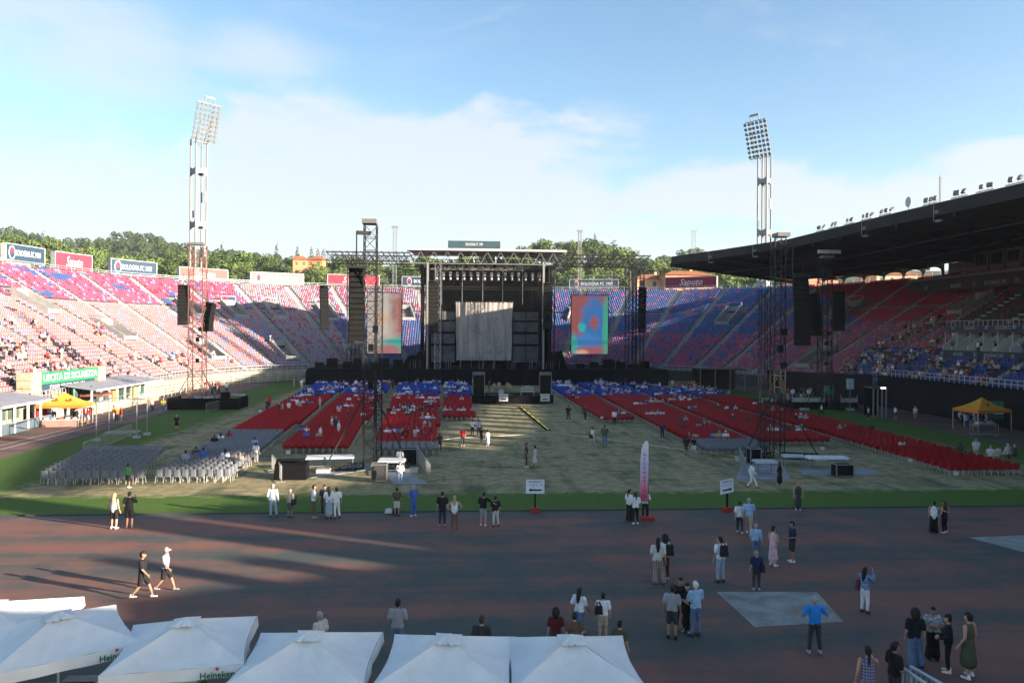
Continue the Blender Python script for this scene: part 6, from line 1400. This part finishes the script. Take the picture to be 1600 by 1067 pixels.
# beside the tents and along the platforms
for i in range(16):
    g = G(prng.uniform(1480, 1550) if i > 2 else prng.uniform(1500, 1580), prng.uniform(664, 672)); crowd(g.x, g.y, 0, prng.uniform(0, 6.28), prng.choice([3, 4]), 'queueing at the right orange tent', ['white', 'light_blue', 'black', 'charcoal', 'offwhite'])
for i in range(12):
    g = G(prng.uniform(112, 142), prng.uniform(656, 663)); crowd(g.x, g.y, 0, prng.uniform(0, 6.28), prng.choice([3, 4]), 'queueing at the left orange tent', ['pink', 'white', 'black', 'red', 'charcoal'])
for i, (px, py) in enumerate(((75, 660), (85, 657), (102, 655), (182, 660), (189, 661), (178, 658), (232, 645), (238, 644))):
    g = G(px, py); crowd(g.x, g.y, 0, prng.uniform(0, 6.28), 3, 'beside the sunny booths', ['pink', 'white', 'orange', 'red'])
for i in range(16):
    g = G(prng.uniform(320, 345), prng.uniform(612, 619)); crowd(g.x, g.y, 0, prng.uniform(0, 6.28), 3, 'on terrace behind reddish tower', ['white', 'pink', 'beige', 'red', 'charcoal'])
for i in range(18):
    g = G(prng.uniform(1215, 1300), 628, 0.9); crowd(g.x + 1, g.y + 2, .9, prng.uniform(2.6, 3.6), 3, 'on platform by the dark wall', ['white', 'green', 'red', 'charcoal', 'light_blue', 'black'])
g = G(255, 646); crowd(g.x, g.y, 0, 0, 3, 'beside the black platform', ['yellow'])
for i, px in enumerate((740, 748, 752, 765)):
    s = s_at(px, 600, 108.5); crowd(*L2(s, 108.5 + .4 * i), 1.15 + (i == 0) * .6, prng.uniform(0, 6.28), 3, 'on the small stage by the loudspeakers', ['white', 'yellow', 'charcoal'])
def apparent(c): return 1 / math.hypot(c[0], c[1])
CROWD.sort(key=apparent, reverse=True)
NI = 300 - len(PEOPLE); names = {}
POSE = {0: 'seated fan', 1: 'seated longhaired fan', 2: 'seated capped fan', 3: 'standing fan', 4: 'standing longhaired fan', 5: 'fan raising phone'}
for c in CROWD[:NI]:
    x, y, z, a, kind, tc_, bc, hc, sk, place = c; o = link('person', CP[kind], None, (x, y, z + (.03 if z == 0 else 0)), a); sc_ = prng.uniform(.92, 1.04); o.scale = (sc_,) * 3
    for i, m in enumerate((SKIN[sk], cloth(tc_), cloth(bc), hairm(hc) if kind != 2 else cloth('white'))): slot(o, i, m)
    px = proj(x, y, max(.5, z))[0]; key = f'{POSE[kind]} in {HUE.get(tc_, tc_)} {place}'; names[key] = names.get(key, 0) + 1
    tag(o, key, 'person', 'spectators ' + place)
# tell look-alikes apart by their place
byk = {}
for o in list(COL.objects):
    if o.type == 'MESH' and o.name.startswith('person') and o.get('category'): byk.setdefault(o['label'], []).append(o)
for lb, os_ in byk.items():
    if len(os_) > 1:
        os_.sort(key=lambda q: proj(*q.location)[0])
        for i, q in enumerate(os_):
            n = f'{nth(i)} from the left: '; q['label'] = f'{nth(i)} from left: ' + lb
rest_c = CROWD[NI:]
def crowd_mass():
    """everyone too small to tell apart"""
    V = []; Fs = []; mi = []; mats = []; idx = {}
    def mid(m):
        if m.name not in idx: idx[m.name] = len(mats); mats.append(m)
        return idx[m.name]
    arr = {}
    for k, me in enumerate(CP):
        v = np.empty(len(me.vertices) * 3); me.vertices.foreach_get('co', v); arr[k] = (v.reshape(-1, 3), [tuple(p.vertices) for p in me.polygons], [p.material_index for p in me.polygons])
    for (x, y, z, a, kind, tc_, bc, hc, sk, place) in rest_c:
        v, f, m = arr[kind]; b = len(V); ca, sa = math.cos(a), math.sin(a); w = np.stack([v[:, 0] * ca - v[:, 1] * sa + x, v[:, 0] * sa + v[:, 1] * ca + y, v[:, 2] + z + (.03 if z == 0 else 0)], 1)
        V.extend(map(tuple, w)); Fs.extend([tuple(b + i for i in q) for q in f]); ms = [mid(SKIN[sk]), mid(cloth(tc_)), mid(cloth(bc)), mid(hairm(hc) if kind != 2 else cloth('white'))]; mi.extend([ms[i] for i in m])
    me = bpy.data.meshes.new('crowd'); me.from_pydata(V, [], Fs)
    for m in mats: me.materials.append(m)
    me.polygons.foreach_set('material_index', mi); me.update(); tag(link('crowd', me), 'far spectators scattered among the blue chairs and in the stands', 'crowd', kind='stuff')
if rest_c: crowd_mass()
bpy.data.scenes.remove(TMP)
print('CROWD', len(CROWD), 'chairs', len(CHAIRS))
# ------------------------------------------------------------------ white market umbrellas in front
CANV = M('umbrella_canvas', (.70, .69, .66), .8, .08, 1.5, bump=.6, bscale=4); GRN = M('print_green', (.02, .14, .05), .8); STAR = M('print_red', (.50, .02, .02), .8); ALUP = M('pole_pale', (.55, .55, .53), .5, metal=.3)
def star(r, parent, loc):
    pts = [((r if i % 2 == 0 else r * .42) * math.sin(i * math.pi / 5), (r if i % 2 == 0 else r * .42) * math.cos(i * math.pi / 5)) for i in range(10)]
    o = MB().plate(pts, -.004, .004).build('star', STAR, parent, loc=loc)
def umbrella(px, py, size, rot, label, print_side=None, zap=2.92, drop=.56, seed=0):
    g = G(px, py, zap); o = thing('market_umbrella', label, 'umbrella', world_loc=(g.x, g.y, 0), rz=R(rot) - PR, group='white square umbrellas along the bottom'); hs = size / 2; ze = zap - drop; rg = random.Random(seed); n = 14
    for k in range(4):
        a = k * math.pi / 2; ca, sa = math.cos(a), math.sin(a); V = []; Q = []
        for i in range(n + 1):
            f = i / n
            for j in range(n + 1):
                u = (j / n) * 2 - 1; x = u * hs * f; y = -hs * f; sag = .075 * math.sin(math.pi * f) * (1 - u * u) + .055 * f * (1 - u * u) + .014 * math.sin(u * 9 + k + seed) * f * (1 - abs(u)) + .012 * math.sin(u * 26 + seed) * max(0, 1 - f * 1.6) * f * 4
                yy = y + .10 * f * f * (1 - u * u); z = zap - drop * f - sag + .03 * (1 - abs(u)) * 0
                V.append((x * ca - yy * sa, x * sa + yy * ca, z))
        for i in range(n):
            for j in range(n): b = i * (n + 1) + j; Q.append((b, b + n + 1, b + n + 2, b + 1))
        me = quad_mesh('canopy_panel', V, Q, None, [CANV]); me.polygons.foreach_set('use_smooth', [True] * len(Q)); link('canopy_panel', me, o)
        V2 = []; Q2 = []; m = 28
        for j in range(m + 1):
            u = j / m * 2 - 1; x = u * hs; y = -hs + .10 * (1 - u * u); zt = ze - .05 * (1 - u * u); wv = .025 * math.sin(u * 8 + k * 2 + seed) * (1 - abs(u))
            for q in (0, .5, 1): yy = y - .012 + wv * q - .03 * q; V2.append((x * ca - yy * sa, x * sa + yy * ca, zt - .25 * q))
        for j in range(m):
            for q in range(2): b = j * 3 + q; Q2.append((b, b + 1, b + 4, b + 3))
        me = quad_mesh('valance', V2, Q2, None, [CANV]); me.polygons.foreach_set('use_smooth', [True] * len(Q2)); vl = link('valance', me, o)
        if print_side == k:
            for dx in (.62,):
                h_ = bpy.data.objects.new('print', None); rot_ = a; yy = -hs + .03; x = dx * hs
                p = (x * ca - (yy - .06) * sa, x * sa + (yy - .06) * ca, ze - .19); t = text('Heineken', .19, GRN, vl, p, (R(88), 0, a), bold=.004, ex=.002); bpy.data.objects.remove(h_)
                star(.055, vl, (x * ca - (yy - .07) * sa, x * sa + (yy - .07) * ca, ze - .05))
    # vent cap with gathered cloth
    V = []; Q = []; m = 40
    for i in range(6):
        f = i / 5
        for j in range(m):
            th = j / m * 2 * math.pi; rr_ = (hs * .20) * f / max(abs(math.cos(th)), abs(math.sin(th))); w = .035 * f * math.sin(j * 2.3 + seed) + .02 * f * math.sin(j * 5.1); V.append((rr_ * math.cos(th) * (1 + w), rr_ * math.sin(th) * (1 + w), zap + .055 - .135 * f + w * .6))
    for i in range(5):
        for j in range(m): Q.append((i * m + j, (i + 1) * m + j, (i + 1) * m + (j + 1) % m, i * m + (j + 1) % m))
    me = quad_mesh('vent_cap', V, Q, None, [CANV]); me.polygons.foreach_set('use_smooth', [True] * len(Q)); link('vent_cap', me, o)
    MB().tube((0, 0, 0), (0, 0, zap), .03, .03, 10).build('pole', ALUP, o); MB().cbox((0, 0, .08), (.8, .8, .16)).build('base_slab', CONC, o)
    for k in range(4):
        sx_, sy_ = ((1, 1), (-1, 1), (-1, -1), (1, -1))[k]; MB().beam((0, 0, zap - .06), (sx_ * hs * .98, sy_ * hs * .98, ze - .03), .03).build('rib', ALUP, o); MB().beam((0, 0, zap - .85), (sx_ * hs * .5, sy_ * hs * .5, zap - drop * .5 - .08), .025).build('strut', ALUP, o)
umbrella(-18, 940, 3.4, 14, 'white umbrella cut by the left edge, furthest back', None, seed=1)
umbrella(92, 957, 3.1, 38, 'sunlit white umbrella turned with a corner towards us, second from the left', 0, seed=2)
umbrella(290, 967, 2.95, 13, 'half sunlit white umbrella with green print and red star, third from the left', 0, seed=3)
umbrella(482, 988, 2.95, 2, 'white umbrella in shade, fourth from the left', 0, seed=4)
umbrella(700, 993, 2.95, -2, 'white umbrella in shade, second from the right', None, seed=5)
umbrella(893, 994, 2.9, 3, 'white umbrella in shade, rightmost of the row', None, seed=6)
def cooler(px, py, label):
    g = G(px, py, 1.5); o = thing('drinks_cooler', label, 'cooler', world_loc=(g.x, g.y, 0)); MB().box(-.38, .38, -.35, .35, .1, 1.55).build('cabinet', M('cooler_green', (.02, .20, .03), .5), o); MB().box(-.32, .32, -.38, -.352, .2, 1.4).build('door', M('cooler_door', (.03, .30, .05), .3), o); MB().tube((.28, -.4, .6), (.28, -.4, 1.1), .015, None, 6).build('handle', ALUP, o); MB().box(-.36, .36, -.33, .33, 1.56, 1.75).build('header', M('cooler_header', (.35, .55, .35), .5), o)
cooler(290, 1068, 'green drinks cooler under the third umbrella'); cooler(192, 1085, 'green drinks cooler left of the printed umbrella')
def counter(px, py, label, w):
    g = G(px, py, 1.1); o = thing('bar_counter', label, 'counter', world_loc=(g.x, g.y, 0)); MB().box(-w / 2, w / 2, -.3, .3, 1.03, 1.1).build('counter_top', SHEETW, o); MB().box(-w / 2 + .05, w / 2 - .05, -.25, .25, 0, 1.02).build('front_panel', M('counter_brown', (.20, .16, .12), .8), o)
counter(150, 1062, 'pale bar counter between the sunlit umbrellas', 1.6); counter(370, 1075, 'pale bar counter under the printed umbrella', 1.6); counter(60, 1075, 'brown bar counter under the corner umbrella', 2.4)

# ------------------------------------------------------------------ steel barriers at the lower right
def crowd_barrier(a, b, label):
    pa, pb = G(*a, z=1.1), G(*b, z=1.1); d = pb - pa; L_ = d.length; o = thing('crowd_barrier', label, 'barrier', world_loc=(pa.x, pa.y, 0), rz=math.atan2(d.y, d.x) - PR, group='steel barriers at the lower right'); m = M('barrier_steel', (.42, .50, .56), .45, .1, 3, .3)
    f = MB(); f.tube((0, 0, 1.1), (L_, 0, 1.1), .045, None, 10); f.tube((0, 0, .2), (L_, 0, .2), .03, None, 8); f.tube((0, 0, 0), (0, 0, 1.1), .035, None, 8); f.tube((L_, 0, 0), (L_, 0, 1.1), .035, None, 8); f.build('frame', m, o)
    for i in range(1, 10): MB().tube((L_ * i / 10, 0, .2), (L_ * i / 10, 0, 1.1), .012, None, 6).build('bar', m, o)
    for x in (.1, L_ - .1): MB().box(x - .05, x + .05, -.3, .3, 0, .03).build('foot', m, o)
crowd_barrier((1410, 1043), (1492, 1098), 'pale steel barrier at the bottom edge, left of two'); crowd_barrier((1423, 1041), (1510, 1090), 'pale steel barrier at the bottom edge, right of two')

# ------------------------------------------------------------------ signs and flag
def arrow_sign(px, py, label, rz, right, tilt=0.0):
    g = G(px, py); o = thing('direction_sign', label, 'sign', world_loc=(*g.xy, .0), rz=rz - PR, group='white arrow signs on posts')
    p = MB().box(-.5, .5, -.03, 0, 1.05, 1.80).build('panel', M('sign_white', (.66, .68, .74), .6), o); p.rotation_euler.y = tilt
    text('INGRESSO', .15, M('sign_ink', (.05, .05, .10), .7), p, (0, -.034, 1.68), ex=.002); text('A - B - C - D', .13, M('sign_ink', (.05, .05, .10), .7), p, (0, -.034, 1.50), ex=.002)
    k = 1 if right else -1; MB().plate([(k * .36, 1.24), (k * .22, 1.34), (k * .22, 1.28), (-k * .36, 1.28), (-k * .36, 1.20), (k * .22, 1.20), (k * .22, 1.14)][::k], -.04, -.031).build('arrow', BLACK, p)
    MB().box(-.04, .04, 0, .08, 0, 1.75).build('post', BLACK, o); MB().box(-.22, .26, -.12, .25, 0, .28).build('base', M('base_red', (.32, .03, .02), .7), o)
arrow_sign(836, 801, 'white sign on a post with an arrow to the left', 0.0, False); arrow_sign(1137, 800, 'white tilted sign on a post with an arrow to the right', .55, True, -.06)
def flag():
    g = G(1006, 812); o = thing('feather_flag', 'tall feather flag fading from white to red with dark letters', 'flag', world_loc=(*g.xy, 0), rz=-.05)
    m, nt, b = new_mat('flag_print', .8); tc = nd(nt, 'ShaderNodeTexCoord'); sp = nd(nt, 'ShaderNodeSeparateXYZ'); nt.links.new(tc.outputs['Object'], sp.inputs[0])
    cr = nd(nt, 'ShaderNodeValToRGB'); mr = nd(nt, 'ShaderNodeMapRange'); mr.inputs['From Min'].default_value = 1.0; mr.inputs['From Max'].default_value = 4.15; nt.links.new(sp.outputs['Z'], mr.inputs['Value']); nt.links.new(mr.outputs[0], cr.inputs['Fac'])
    cr.color_ramp.elements[0].color = (.55, .05, .09, 1); cr.color_ramp.elements[1].color = (.75, .74, .72, 1); e = cr.color_ramp.elements.new(.22); e.color = (.66, .20, .30, 1); e = cr.color_ramp.elements.new(.55); e.color = (.62, .50, .66, 1); nt.links.new(cr.outputs[0], b.inputs['Base Color'])
    prof = [(-.22, 1.05), (.20, .95), (.23, 2.0), (.23, 3.6), (.22, 4.0), (.17, 4.12), (.06, 4.1), (-.06, 3.95), (-.14, 3.7), (-.19, 3.2), (-.21, 2.2)]; V = []; 
    fl = MB().plate(prof, -.012, .012).build('sail', m, o)
    for i, ch in enumerate('INFORMATION'): text(ch, .25, M('flag_ink', (.06, .03, .10), .8) if i else M('flag_ink_pale', (.60, .42, .38), .8), fl, (.02, -.016, 3.62 - i * .235), ex=.002)
    MB().tube((.235, 0, .1), (.235, 0, 3.7), .014, .012, 8).build('pole', BLACK, o); MB().tube((.235, 0, 3.7), (.08, 0, 4.14), .012, .008, 8).build('pole_tip', BLACK, o); MB().box(-.15, .5, -.3, .3, 0, .18).build('base', M('base_red', (.32, .03, .02), .7), o)
flag()

# ------------------------------------------------------------------ tents
def tent(px, py, label, w, d, mat, edge, rz, eave=2.15, peak=3.35, walls=None):
    st_ = GL(px, py); o = thing('gazebo_tent', label, 'tent', st_, rz=rz); h, q = w / 2, d / 2
    b = MB(); n = 6; V = []; 
    C4 = [(-h, -q), (h, -q), (h, q), (-h, q)]
    for k in range(4):
        a, c = Vector((*C4[k], eave)), Vector((*C4[(k + 1) % 4], eave)); P = []; mb = MB()
        for i in range(n + 1):
            f = i / n
            for j in range(n + 1): u = j / n; e = a.lerp(c, u); p = Vector((0, 0, peak)).lerp(e, f); p.z -= .16 * math.sin(math.pi * f); P.append(p)
        mb.add(P, [(i * (n + 1) + j, (i + 1) * (n + 1) + j, (i + 1) * (n + 1) + j + 1, i * (n + 1) + j + 1) for i in range(n) for j in range(n)]); mb.build('roof_panel', mat, o, smooth=True)
        vb = MB(); vb.add([a, c, c + Vector((0, 0, -.28)), a + Vector((0, 0, -.28))], [(0, 1, 2, 3)]); vb.build('valance', edge, o)
    for x, y in C4: MB().beam((x * .98, y * .98, 0), (x * .98, y * .98, eave), .05).build('leg', ALUP, o)
    for x, y, nx in ((-.4, -q * .55, 0), (.9, -q * .55, 0)):
        tr = MB(); tr.plate([(x - .22, eave + .42), (x + .22, eave + .42), (x, eave + .72)], -q * .70, -q * .68); tr.build('emblem', M('emblem_dark', (.20, .05, .02), .8), o)
    if walls: MB().box(-h - .02, -h + .02, -q, q, 0, eave - .2).build('side_wall', walls, o)
    return o
ORT = M('tent_orange', (.68, .30, .035), .7, .08, 1); ORE = M('tent_edge', (.62, .17, .02), .7, .08, 1)
tent(101, 664, 'orange gazebo tent by the sunny booths', 4.4, 3.2, ORT, ORE, PR * 0 + .12, walls=M('tent_red', (.28, .03, .02), .8))
tent(1534, 671, 'orange gazebo tent before the dark wall on the right', 4.3, 3.2, ORT, ORE, .2)
tent(142, 645, 'dark gazebo tent behind the orange one on the left', 3.6, 3.0, M('tent_dark', (.05, .035, .04), .8), M('tent_dark_edge', (.20, .07, .05), .8), .1, 2.3, 3.2)
def stall_table(px, py, label, w, rz=.1, cl=(.40, .32, .30)):
    o = thing('stall_table', label, 'table', GL(px, py), rz=rz); MB().box(-w / 2, w / 2, -.35, .35, .72, .77).build('table_top', M('stall_top', (.5, .45, .4), .7), o); MB().box(-w / 2, w / 2, -.36, -.352, .05, .72).build('table_cloth', M('stall_cloth' + str(px), cl, .9), o)
    for a in (-1, 1):
        for b in (-1, 1): MB().beam((a * (w / 2 - .1), b * .3, 0), (a * (w / 2 - .1), b * .3, .72), .04).build('leg', ALUP, o)
    for i in range(5): MB().cbox((-w / 2 + .3 + i * (w - .6) / 4, 0, .87), (.3, .3, .2)).build('goods', M('goods_%d' % (i % 3), ((.6, .55, .5), (.2, .35, .4), (.5, .1, .1))[i % 3], .8), o)
stall_table(95, 667, 'stall table with goods under the left orange tent', 3.2, cl=(.45, .20, .17)); stall_table(1538, 673, 'stall table under the right orange tent', 2.8, .35, (.10, .10, .11))

# ------------------------------------------------------------------ booths, arches and banner at the foot of the sunny stand
PALEG = M('booth_pale', (.22, .235, .185), .7, .15, 1); GLASSB = M('booth_glass', (.07, .10, .09), .12); AWN = M('awning_grey', (.24, .24, .27), .7, .2, 1); STONE = M('stone_wall', (.42, .34, .23), .9, .35, 1.8, bump=.6, bscale=4); BLUEP = M('low_blue_panel', (.075, .105, .13), .6, .15, 1)
def booth(t0, t1, s0, label, nb, zr, low=BLUEP, cols=None):
    o = thing('booth_row', label, 'booth', (s0, (t0 + t1) / 2), rz=math.pi / 2); hl = (t1 - t0) / 2           # local x runs along the track, -y... faces the pitch
    b = MB(); b.add([(-hl, -.5, zr - .35), (hl, -.5, zr - .35), (hl, 4.2, zr + .35), (-hl, 4.2, zr + .35), (-hl, -.5, zr - .27), (hl, -.5, zr - .27), (hl, 4.2, zr + .43), (-hl, 4.2, zr + .43)], MB.BF); b.build('awning', AWN, o)
    MB().box(-hl, hl, -.55, -.48, zr - .42, zr - .2).build('awning_edge', WHITE, o)
    for i in range(nb):
        x0 = -hl + 2 * hl * i / nb; x1 = x0 + 2 * hl / nb; MB().box(x0 + .03, x1 - .03, 0, .08, 0, 1.0).build('low_panel', low, o)
        MB().box(x0 + .03, x1 - .03, 2.0, 2.08, 0, zr - .1).build('back_panel', cols[i % len(cols)] if cols else PALEG, o); MB().box(x0 - .05, x0 + .05, -.1, .1, 0, zr - .3).build('post', WHITE, o)
        if i % 3 != 1: MB().box(x0 + .25, x1 - .25, 1.94, 1.99, 1.0, zr - .5).build('window', GLASSB, o)
    MB().box(-hl, hl, .02, .06, 1.0, 1.05).build('rail', RAIL, o)
booth(58, 83, -45.4, 'long booth row with grey awning left of the orange tent', 11, 2.95)
booth(92, 112, -45.6, 'booth row with grey awning behind the portable frame', 9, 3.1, M('booth_low', (.30, .26, .20), .8), [M('panel_green', (.10, .25, .17), .7), PALEG, M('panel_yellow', (.50, .42, .16), .7), M('panel_teal', (.12, .28, .27), .6), M('panel_orange', (.50, .20, .08), .7)])
def arches():
    o = thing('stone_gate', 'stone gate with three arches under the green banner', 'gate', (-49.3, 94), rz=math.pi / 2); 
    for k in range(3):
        x0 = -7 + k * 4.67; w = 4.67; arc = [(x0 + w / 2 - 1.5 * math.cos(a), 2.0 + 1.35 * math.sin(a)) for a in np.linspace(0, math.pi, 13)]
        poly = [(x0, 0), (x0 + w / 2 - 1.5, 0)] + arc + [(x0 + w / 2 + 1.5, 0), (x0 + w, 0), (x0 + w, 4.1), (x0, 4.1)]
        MB().plate(poly, 0, .7).build('arch', STONE, o); MB().box(x0 + .5, x0 + w - .5, .72, .8, 0, 3.6).build('arch_shade_panel', DARK, o)  # dark panel stands in for the shade inside each arch
    for x in (-8.2, 7.1):
        for i in range(6): MB().cbox((x + .55, .2, .45 + i * .86), (2.0 + .1 * (i % 2), 1.5, .82)).build('stone_block', STONE, o)
    MB().box(-7.0, 7.0, -.12, -.02, 2.95, 3.7).build('sign_band', M('band_navy', (.03, .06, .10), .6), o); text('STADIO  RENATO  DALL ARA', .62, LW, o, (0, -.14, 3.32), ex=.006, sx=1.0)
    for x in (-6, -2, 2, 6): MB().beam((x, -.05, 0), (x, -.05, 5.6), .07).build('flag_post', RAIL, o)
arches()
def green_banner():
    o = thing('safety_banner', 'green banner with white capital letters on the stone gate', 'banner', (-48.9, 94), z=3.75, rz=math.pi / 2); MB().box(-7.0, 7.0, -.14, -.06, 0, 1.35).build('panel', M('banner_green', (.025, .20, .09), .7), o); t = text('USCITA DI SICUREZZA', 1.05, LW, o, (0, -.15, .66), ex=.006, bold=.02); t.scale.x = 12.6 / max(.1, t.dimensions.x)
green_banner()
def portable_frame():
    o = thing('portable_frame', 'tall open frame of white tubes on ballast feet by the left track', 'frame', (-34.2, 73)); P = [(1.5, -.8), (1.6, 1.3), (-1.2, -2.6), (-2.2, 2.2)]
    for x, y in P: MB().beam((x, y, 0), (x, y, 3.4), .08).build('post', GREY, o); MB().cbox((x, y, .12), (.5, .5, .24)).build('foot', CONC, o)
    for a, b in ((0, 1), (1, 3), (3, 2), (2, 0)): MB().beam((*P[a], 3.35), (*P[b], 3.35), .07).build('top_tube', GREY, o)
    MB().beam((*P[2], 3.3), (.2, 2, 4.0), .05).build('brace', GREY, o)
portable_frame()
rail_run('front_fence', [Vector((*L2(*ring(-.075, w)), .02)) for w in np.linspace(-.08, .30, 26)], 1.9, left, 1.5, M('fence_pale', (.52, .50, .40), .7), bars=4, r=.03)
# ------------------------------------------------------------------ right side: viewing platform, shelters
def viewing_platform():
    o = thing('viewing_platform', 'raised black viewing platform with pale front boards by the dark wall', 'platform', world_loc=(38.6, 101.2, 0), rz=-.02 - PR)
    MB().box(-6.2, 6.4, 0, 4.5, .75, .9).build('deck', BLACK, o)
    for i in range(6): x = -6.2 + i * 2.1; MB().box(x + .03, x + 2.07, -.06, -.01, 0, .88).build('skirt_panel', CLOTH, o)
    for i in (0, 2, 3, 5): x = -6.2 + i * 2.1; MB().box(x + .05, x + 2.05, -.1, -.04, .95, 1.5).build('front_board', M('pale_board', (.42, .40, .34), .8), o)
    for i in range(7): x = -6.2 + i * 2.1; MB().beam((x, -.02, .9), (x, -.02, 1.9), .06).build('rail_post', RAIL, o)
viewing_platform()
def shelter(label, pa, pb, ytop, ybase, depth, lit=False):
    _, yb = unroll((pa + pb) / 2, ybase); Y = H * F / (yb - 520); xa, xb = (pa - 800) / F * Y, (pb - 800) / F * Y; zt = H + (520 - unroll((pa + pb) / 2, ytop)[1]) / F * Y; w = xb - xa
    o = thing('shelter', label, 'shelter', world_loc=(xa, Y, 0), rz=-PR); MB().box(-.1, w + .1, 0, depth, zt - .2, zt).build('roof', M('shelter_roof', (.06, .065, .07), .7), o)
    for x in np.linspace(0, w, 4): MB().beam((x, .1, 0), (x, .1, zt - .2), .12).build('post', GREY, o)
    MB().box(0, w, depth - .1, depth, 0, zt - .2).build('back_wall', CLOTH, o)
    if lit: MB().box(w * .55, w * .9, -.06, .02, zt - .14, zt - .02).build('lamp', emat('lamp_glow', (1, .97, .85), 3.0), o)
shelter('dark tunnel shelter at the end of the stage by the shaded stand', 1095, 1165, 576, 612, 6)
shelter('small steel shelter with a lit lamp before the dark wall', 1366, 1386, 605, 652, 2.5, True)
def box_sign(px, py, Y, w, h, label, mat):
    x = (px - 800) / F * Y; z = H + (520 - unroll(px, py)[1]) / F * Y; o = thing('hanging_box', label, 'box', world_loc=(x, Y, z), rz=0); MB().box(-w / 2, w / 2, 0, .4, -h / 2, h / 2).build('panel', mat, o); MB().box(-w / 2 - .04, w / 2 + .04, -.02, .42, h / 2, h / 2 + .06).build('rim', GREY, o); MB().beam((0, .2, -h / 2), (0, .2, -z), .08).build('post', GREY, o)
box_sign(1330, 600, 100, .8, 1.3, 'pale box on a post above the viewing platform', M('pale_box', (.45, .50, .55), .6)); box_sign(1297, 609, 100.5, 1.1, 1.0, 'green sign above the viewing platform', M('green_sign', (.06, .30, .20), .6))
g = G(1590, 672); o = thing('fence_banner', 'green banner on the dark wall at the right edge', 'banner', world_loc=(g.x + .6, g.y + 2, .9), rz=-.35); MB().box(-2.5, 2.5, 0, .05, 0, 1.9).build('panel', M('banner_dark_green', (.03, .16, .08), .7), o); MB().box(-1.6, 1.6, -.02, -.005, .5, .8).build('stripe', WHITE, o)

# ------------------------------------------------------------------ fittings on the big roof
def on_front(px):
    best = None
    for (a, b) in zip(FRONT, FRONT[1:]):
        for f in np.linspace(0, 1, 60):
            x, y = a[0] + (b[0] - a[0]) * f, a[1] + (b[1] - a[1]) * f; d = abs(proj(x, y, 22.8)[0] - px)
            if best is None or d < best[0]: best = (d, x, y, math.atan2(b[1] - a[1], b[0] - a[0]))
    return best[1:]
for i, px in enumerate((1276, 1297, 1322, 1349, 1378, 1446, 1492, 1532, 1580)):
    x, y, a = on_front(px); o = thing('roof_floodlight', f'floodlight group on the dark roof edge, {ORD[i]} from the left', 'floodlight', world_loc=(x + .4, y, 22.75), rz=a + math.pi - PR, group='floodlights on the roof edge')
    MB().beam((-1.1, 0, .25), (1.1, 0, .25), .08).build('bracket', GREY, o)
    rl = random.Random(px)
    for k in [q * rl.uniform(.7, 1.1) for q in ((-.9, 0, .9), (-.5, .6), (-.8, .1, 1.0), (-.3, .5))[rl.randrange(4)]]: MB().beam((k, 0, 0), (k, 0, .5), .06).build('arm', GREY, o); MB().cbox((k, -.15, .72), (.5 * rl.uniform(.7, 1.2), .22, .38 * rl.uniform(.8, 1.3)), rl.uniform(-.5, .7), 0, rl.uniform(.2, .9)).build('lamp', M('lamp_grey', (.42, .43, .43), .4), o)
x, y, a = on_front(1414); o = thing('satellite_dish', 'round dish on the dark roof edge', 'dish', world_loc=(x + .4, y, 22.7)); MB().beam((0, 0, 0), (0, 0, .7), .08).build('stem', GREY, o)
b = MB(); 
for i in range(5):
    r0, r1 = .55 * math.cos(i * .3), .55 * math.cos((i + 1) * .3); b.tube((-.1 + .12 * math.sin(i * .3) * 1.4, 0, 1.0), (-.1 + .12 * math.sin((i + 1) * .3) * 1.4, 0, 1.0), r0, r1, 14)
b.build('reflector', M('dish_pale', (.45, .42, .42), .5), o)
x, y, a = on_front(1451); o = thing('antenna_mast', 'thin antenna mast on the dark roof', 'antenna', world_loc=(x + 1.2, y, 22.7)); MB().truss((0, 0, 0), (0, 0, 3.0), .12, 12, .03, .018).build('lattice', GREY, o); MB().tube((0, 0, 3.0), (0, 0, 3.5), .012, None, 5).build('tip', GREY, o)
for i, px in enumerate((1350, 1462, 1110, 1178)):
    x, y, a = on_front(px); o = thing('bracket_lamp', f'lamp on a bracket below the roof edge, {ORD[(2, 3, 0, 1)[i]]} from the left', 'lamp', world_loc=(x - .15, y, 21.3), rz=a + math.pi - PR, group='lamps below the roof edge')
    MB().beam((0, .1, 1.3), (0, .1, -.3), .06).build('bracket', GREY, o); MB().cbox((-.3, -.1, .6), (.5, .3, .3)).build('lamp', M('lamp_grey', (.42, .43, .43), .4), o); MB().cbox((-.5, -.1, -.3), (.7, .35, .2)).build('lamp', M('lamp_grey', (.42, .43, .43), .4), o)

# ------------------------------------------------------------------ air
def air():
    mb = MB(); mb.box(-1600, 1500, -60, 1700, -1.2, 135); o = mb.build('haze', None) if False else None
    me = bpy.data.meshes.new('haze'); me.from_pydata(mb.v, [], mb.f); m = bpy.data.materials.new('air'); m.use_nodes = True; nt = m.node_tree; nt.nodes.remove(nt.nodes['Principled BSDF'])
    v = nt.nodes.new('ShaderNodeVolumePrincipled'); v.inputs['Color'].default_value = (.86, .92, 1, 1); v.inputs['Density'].default_value = HAZE; v.inputs['Anisotropy'].default_value = .2
    nt.links.new(v.outputs[0], nt.nodes['Material Output'].inputs['Volume']); me.materials.append(m); tag(link('haze', me), 'thin evening haze over the stadium and hills', 'haze', kind='stuff')
HAZE = 0.00012
air()
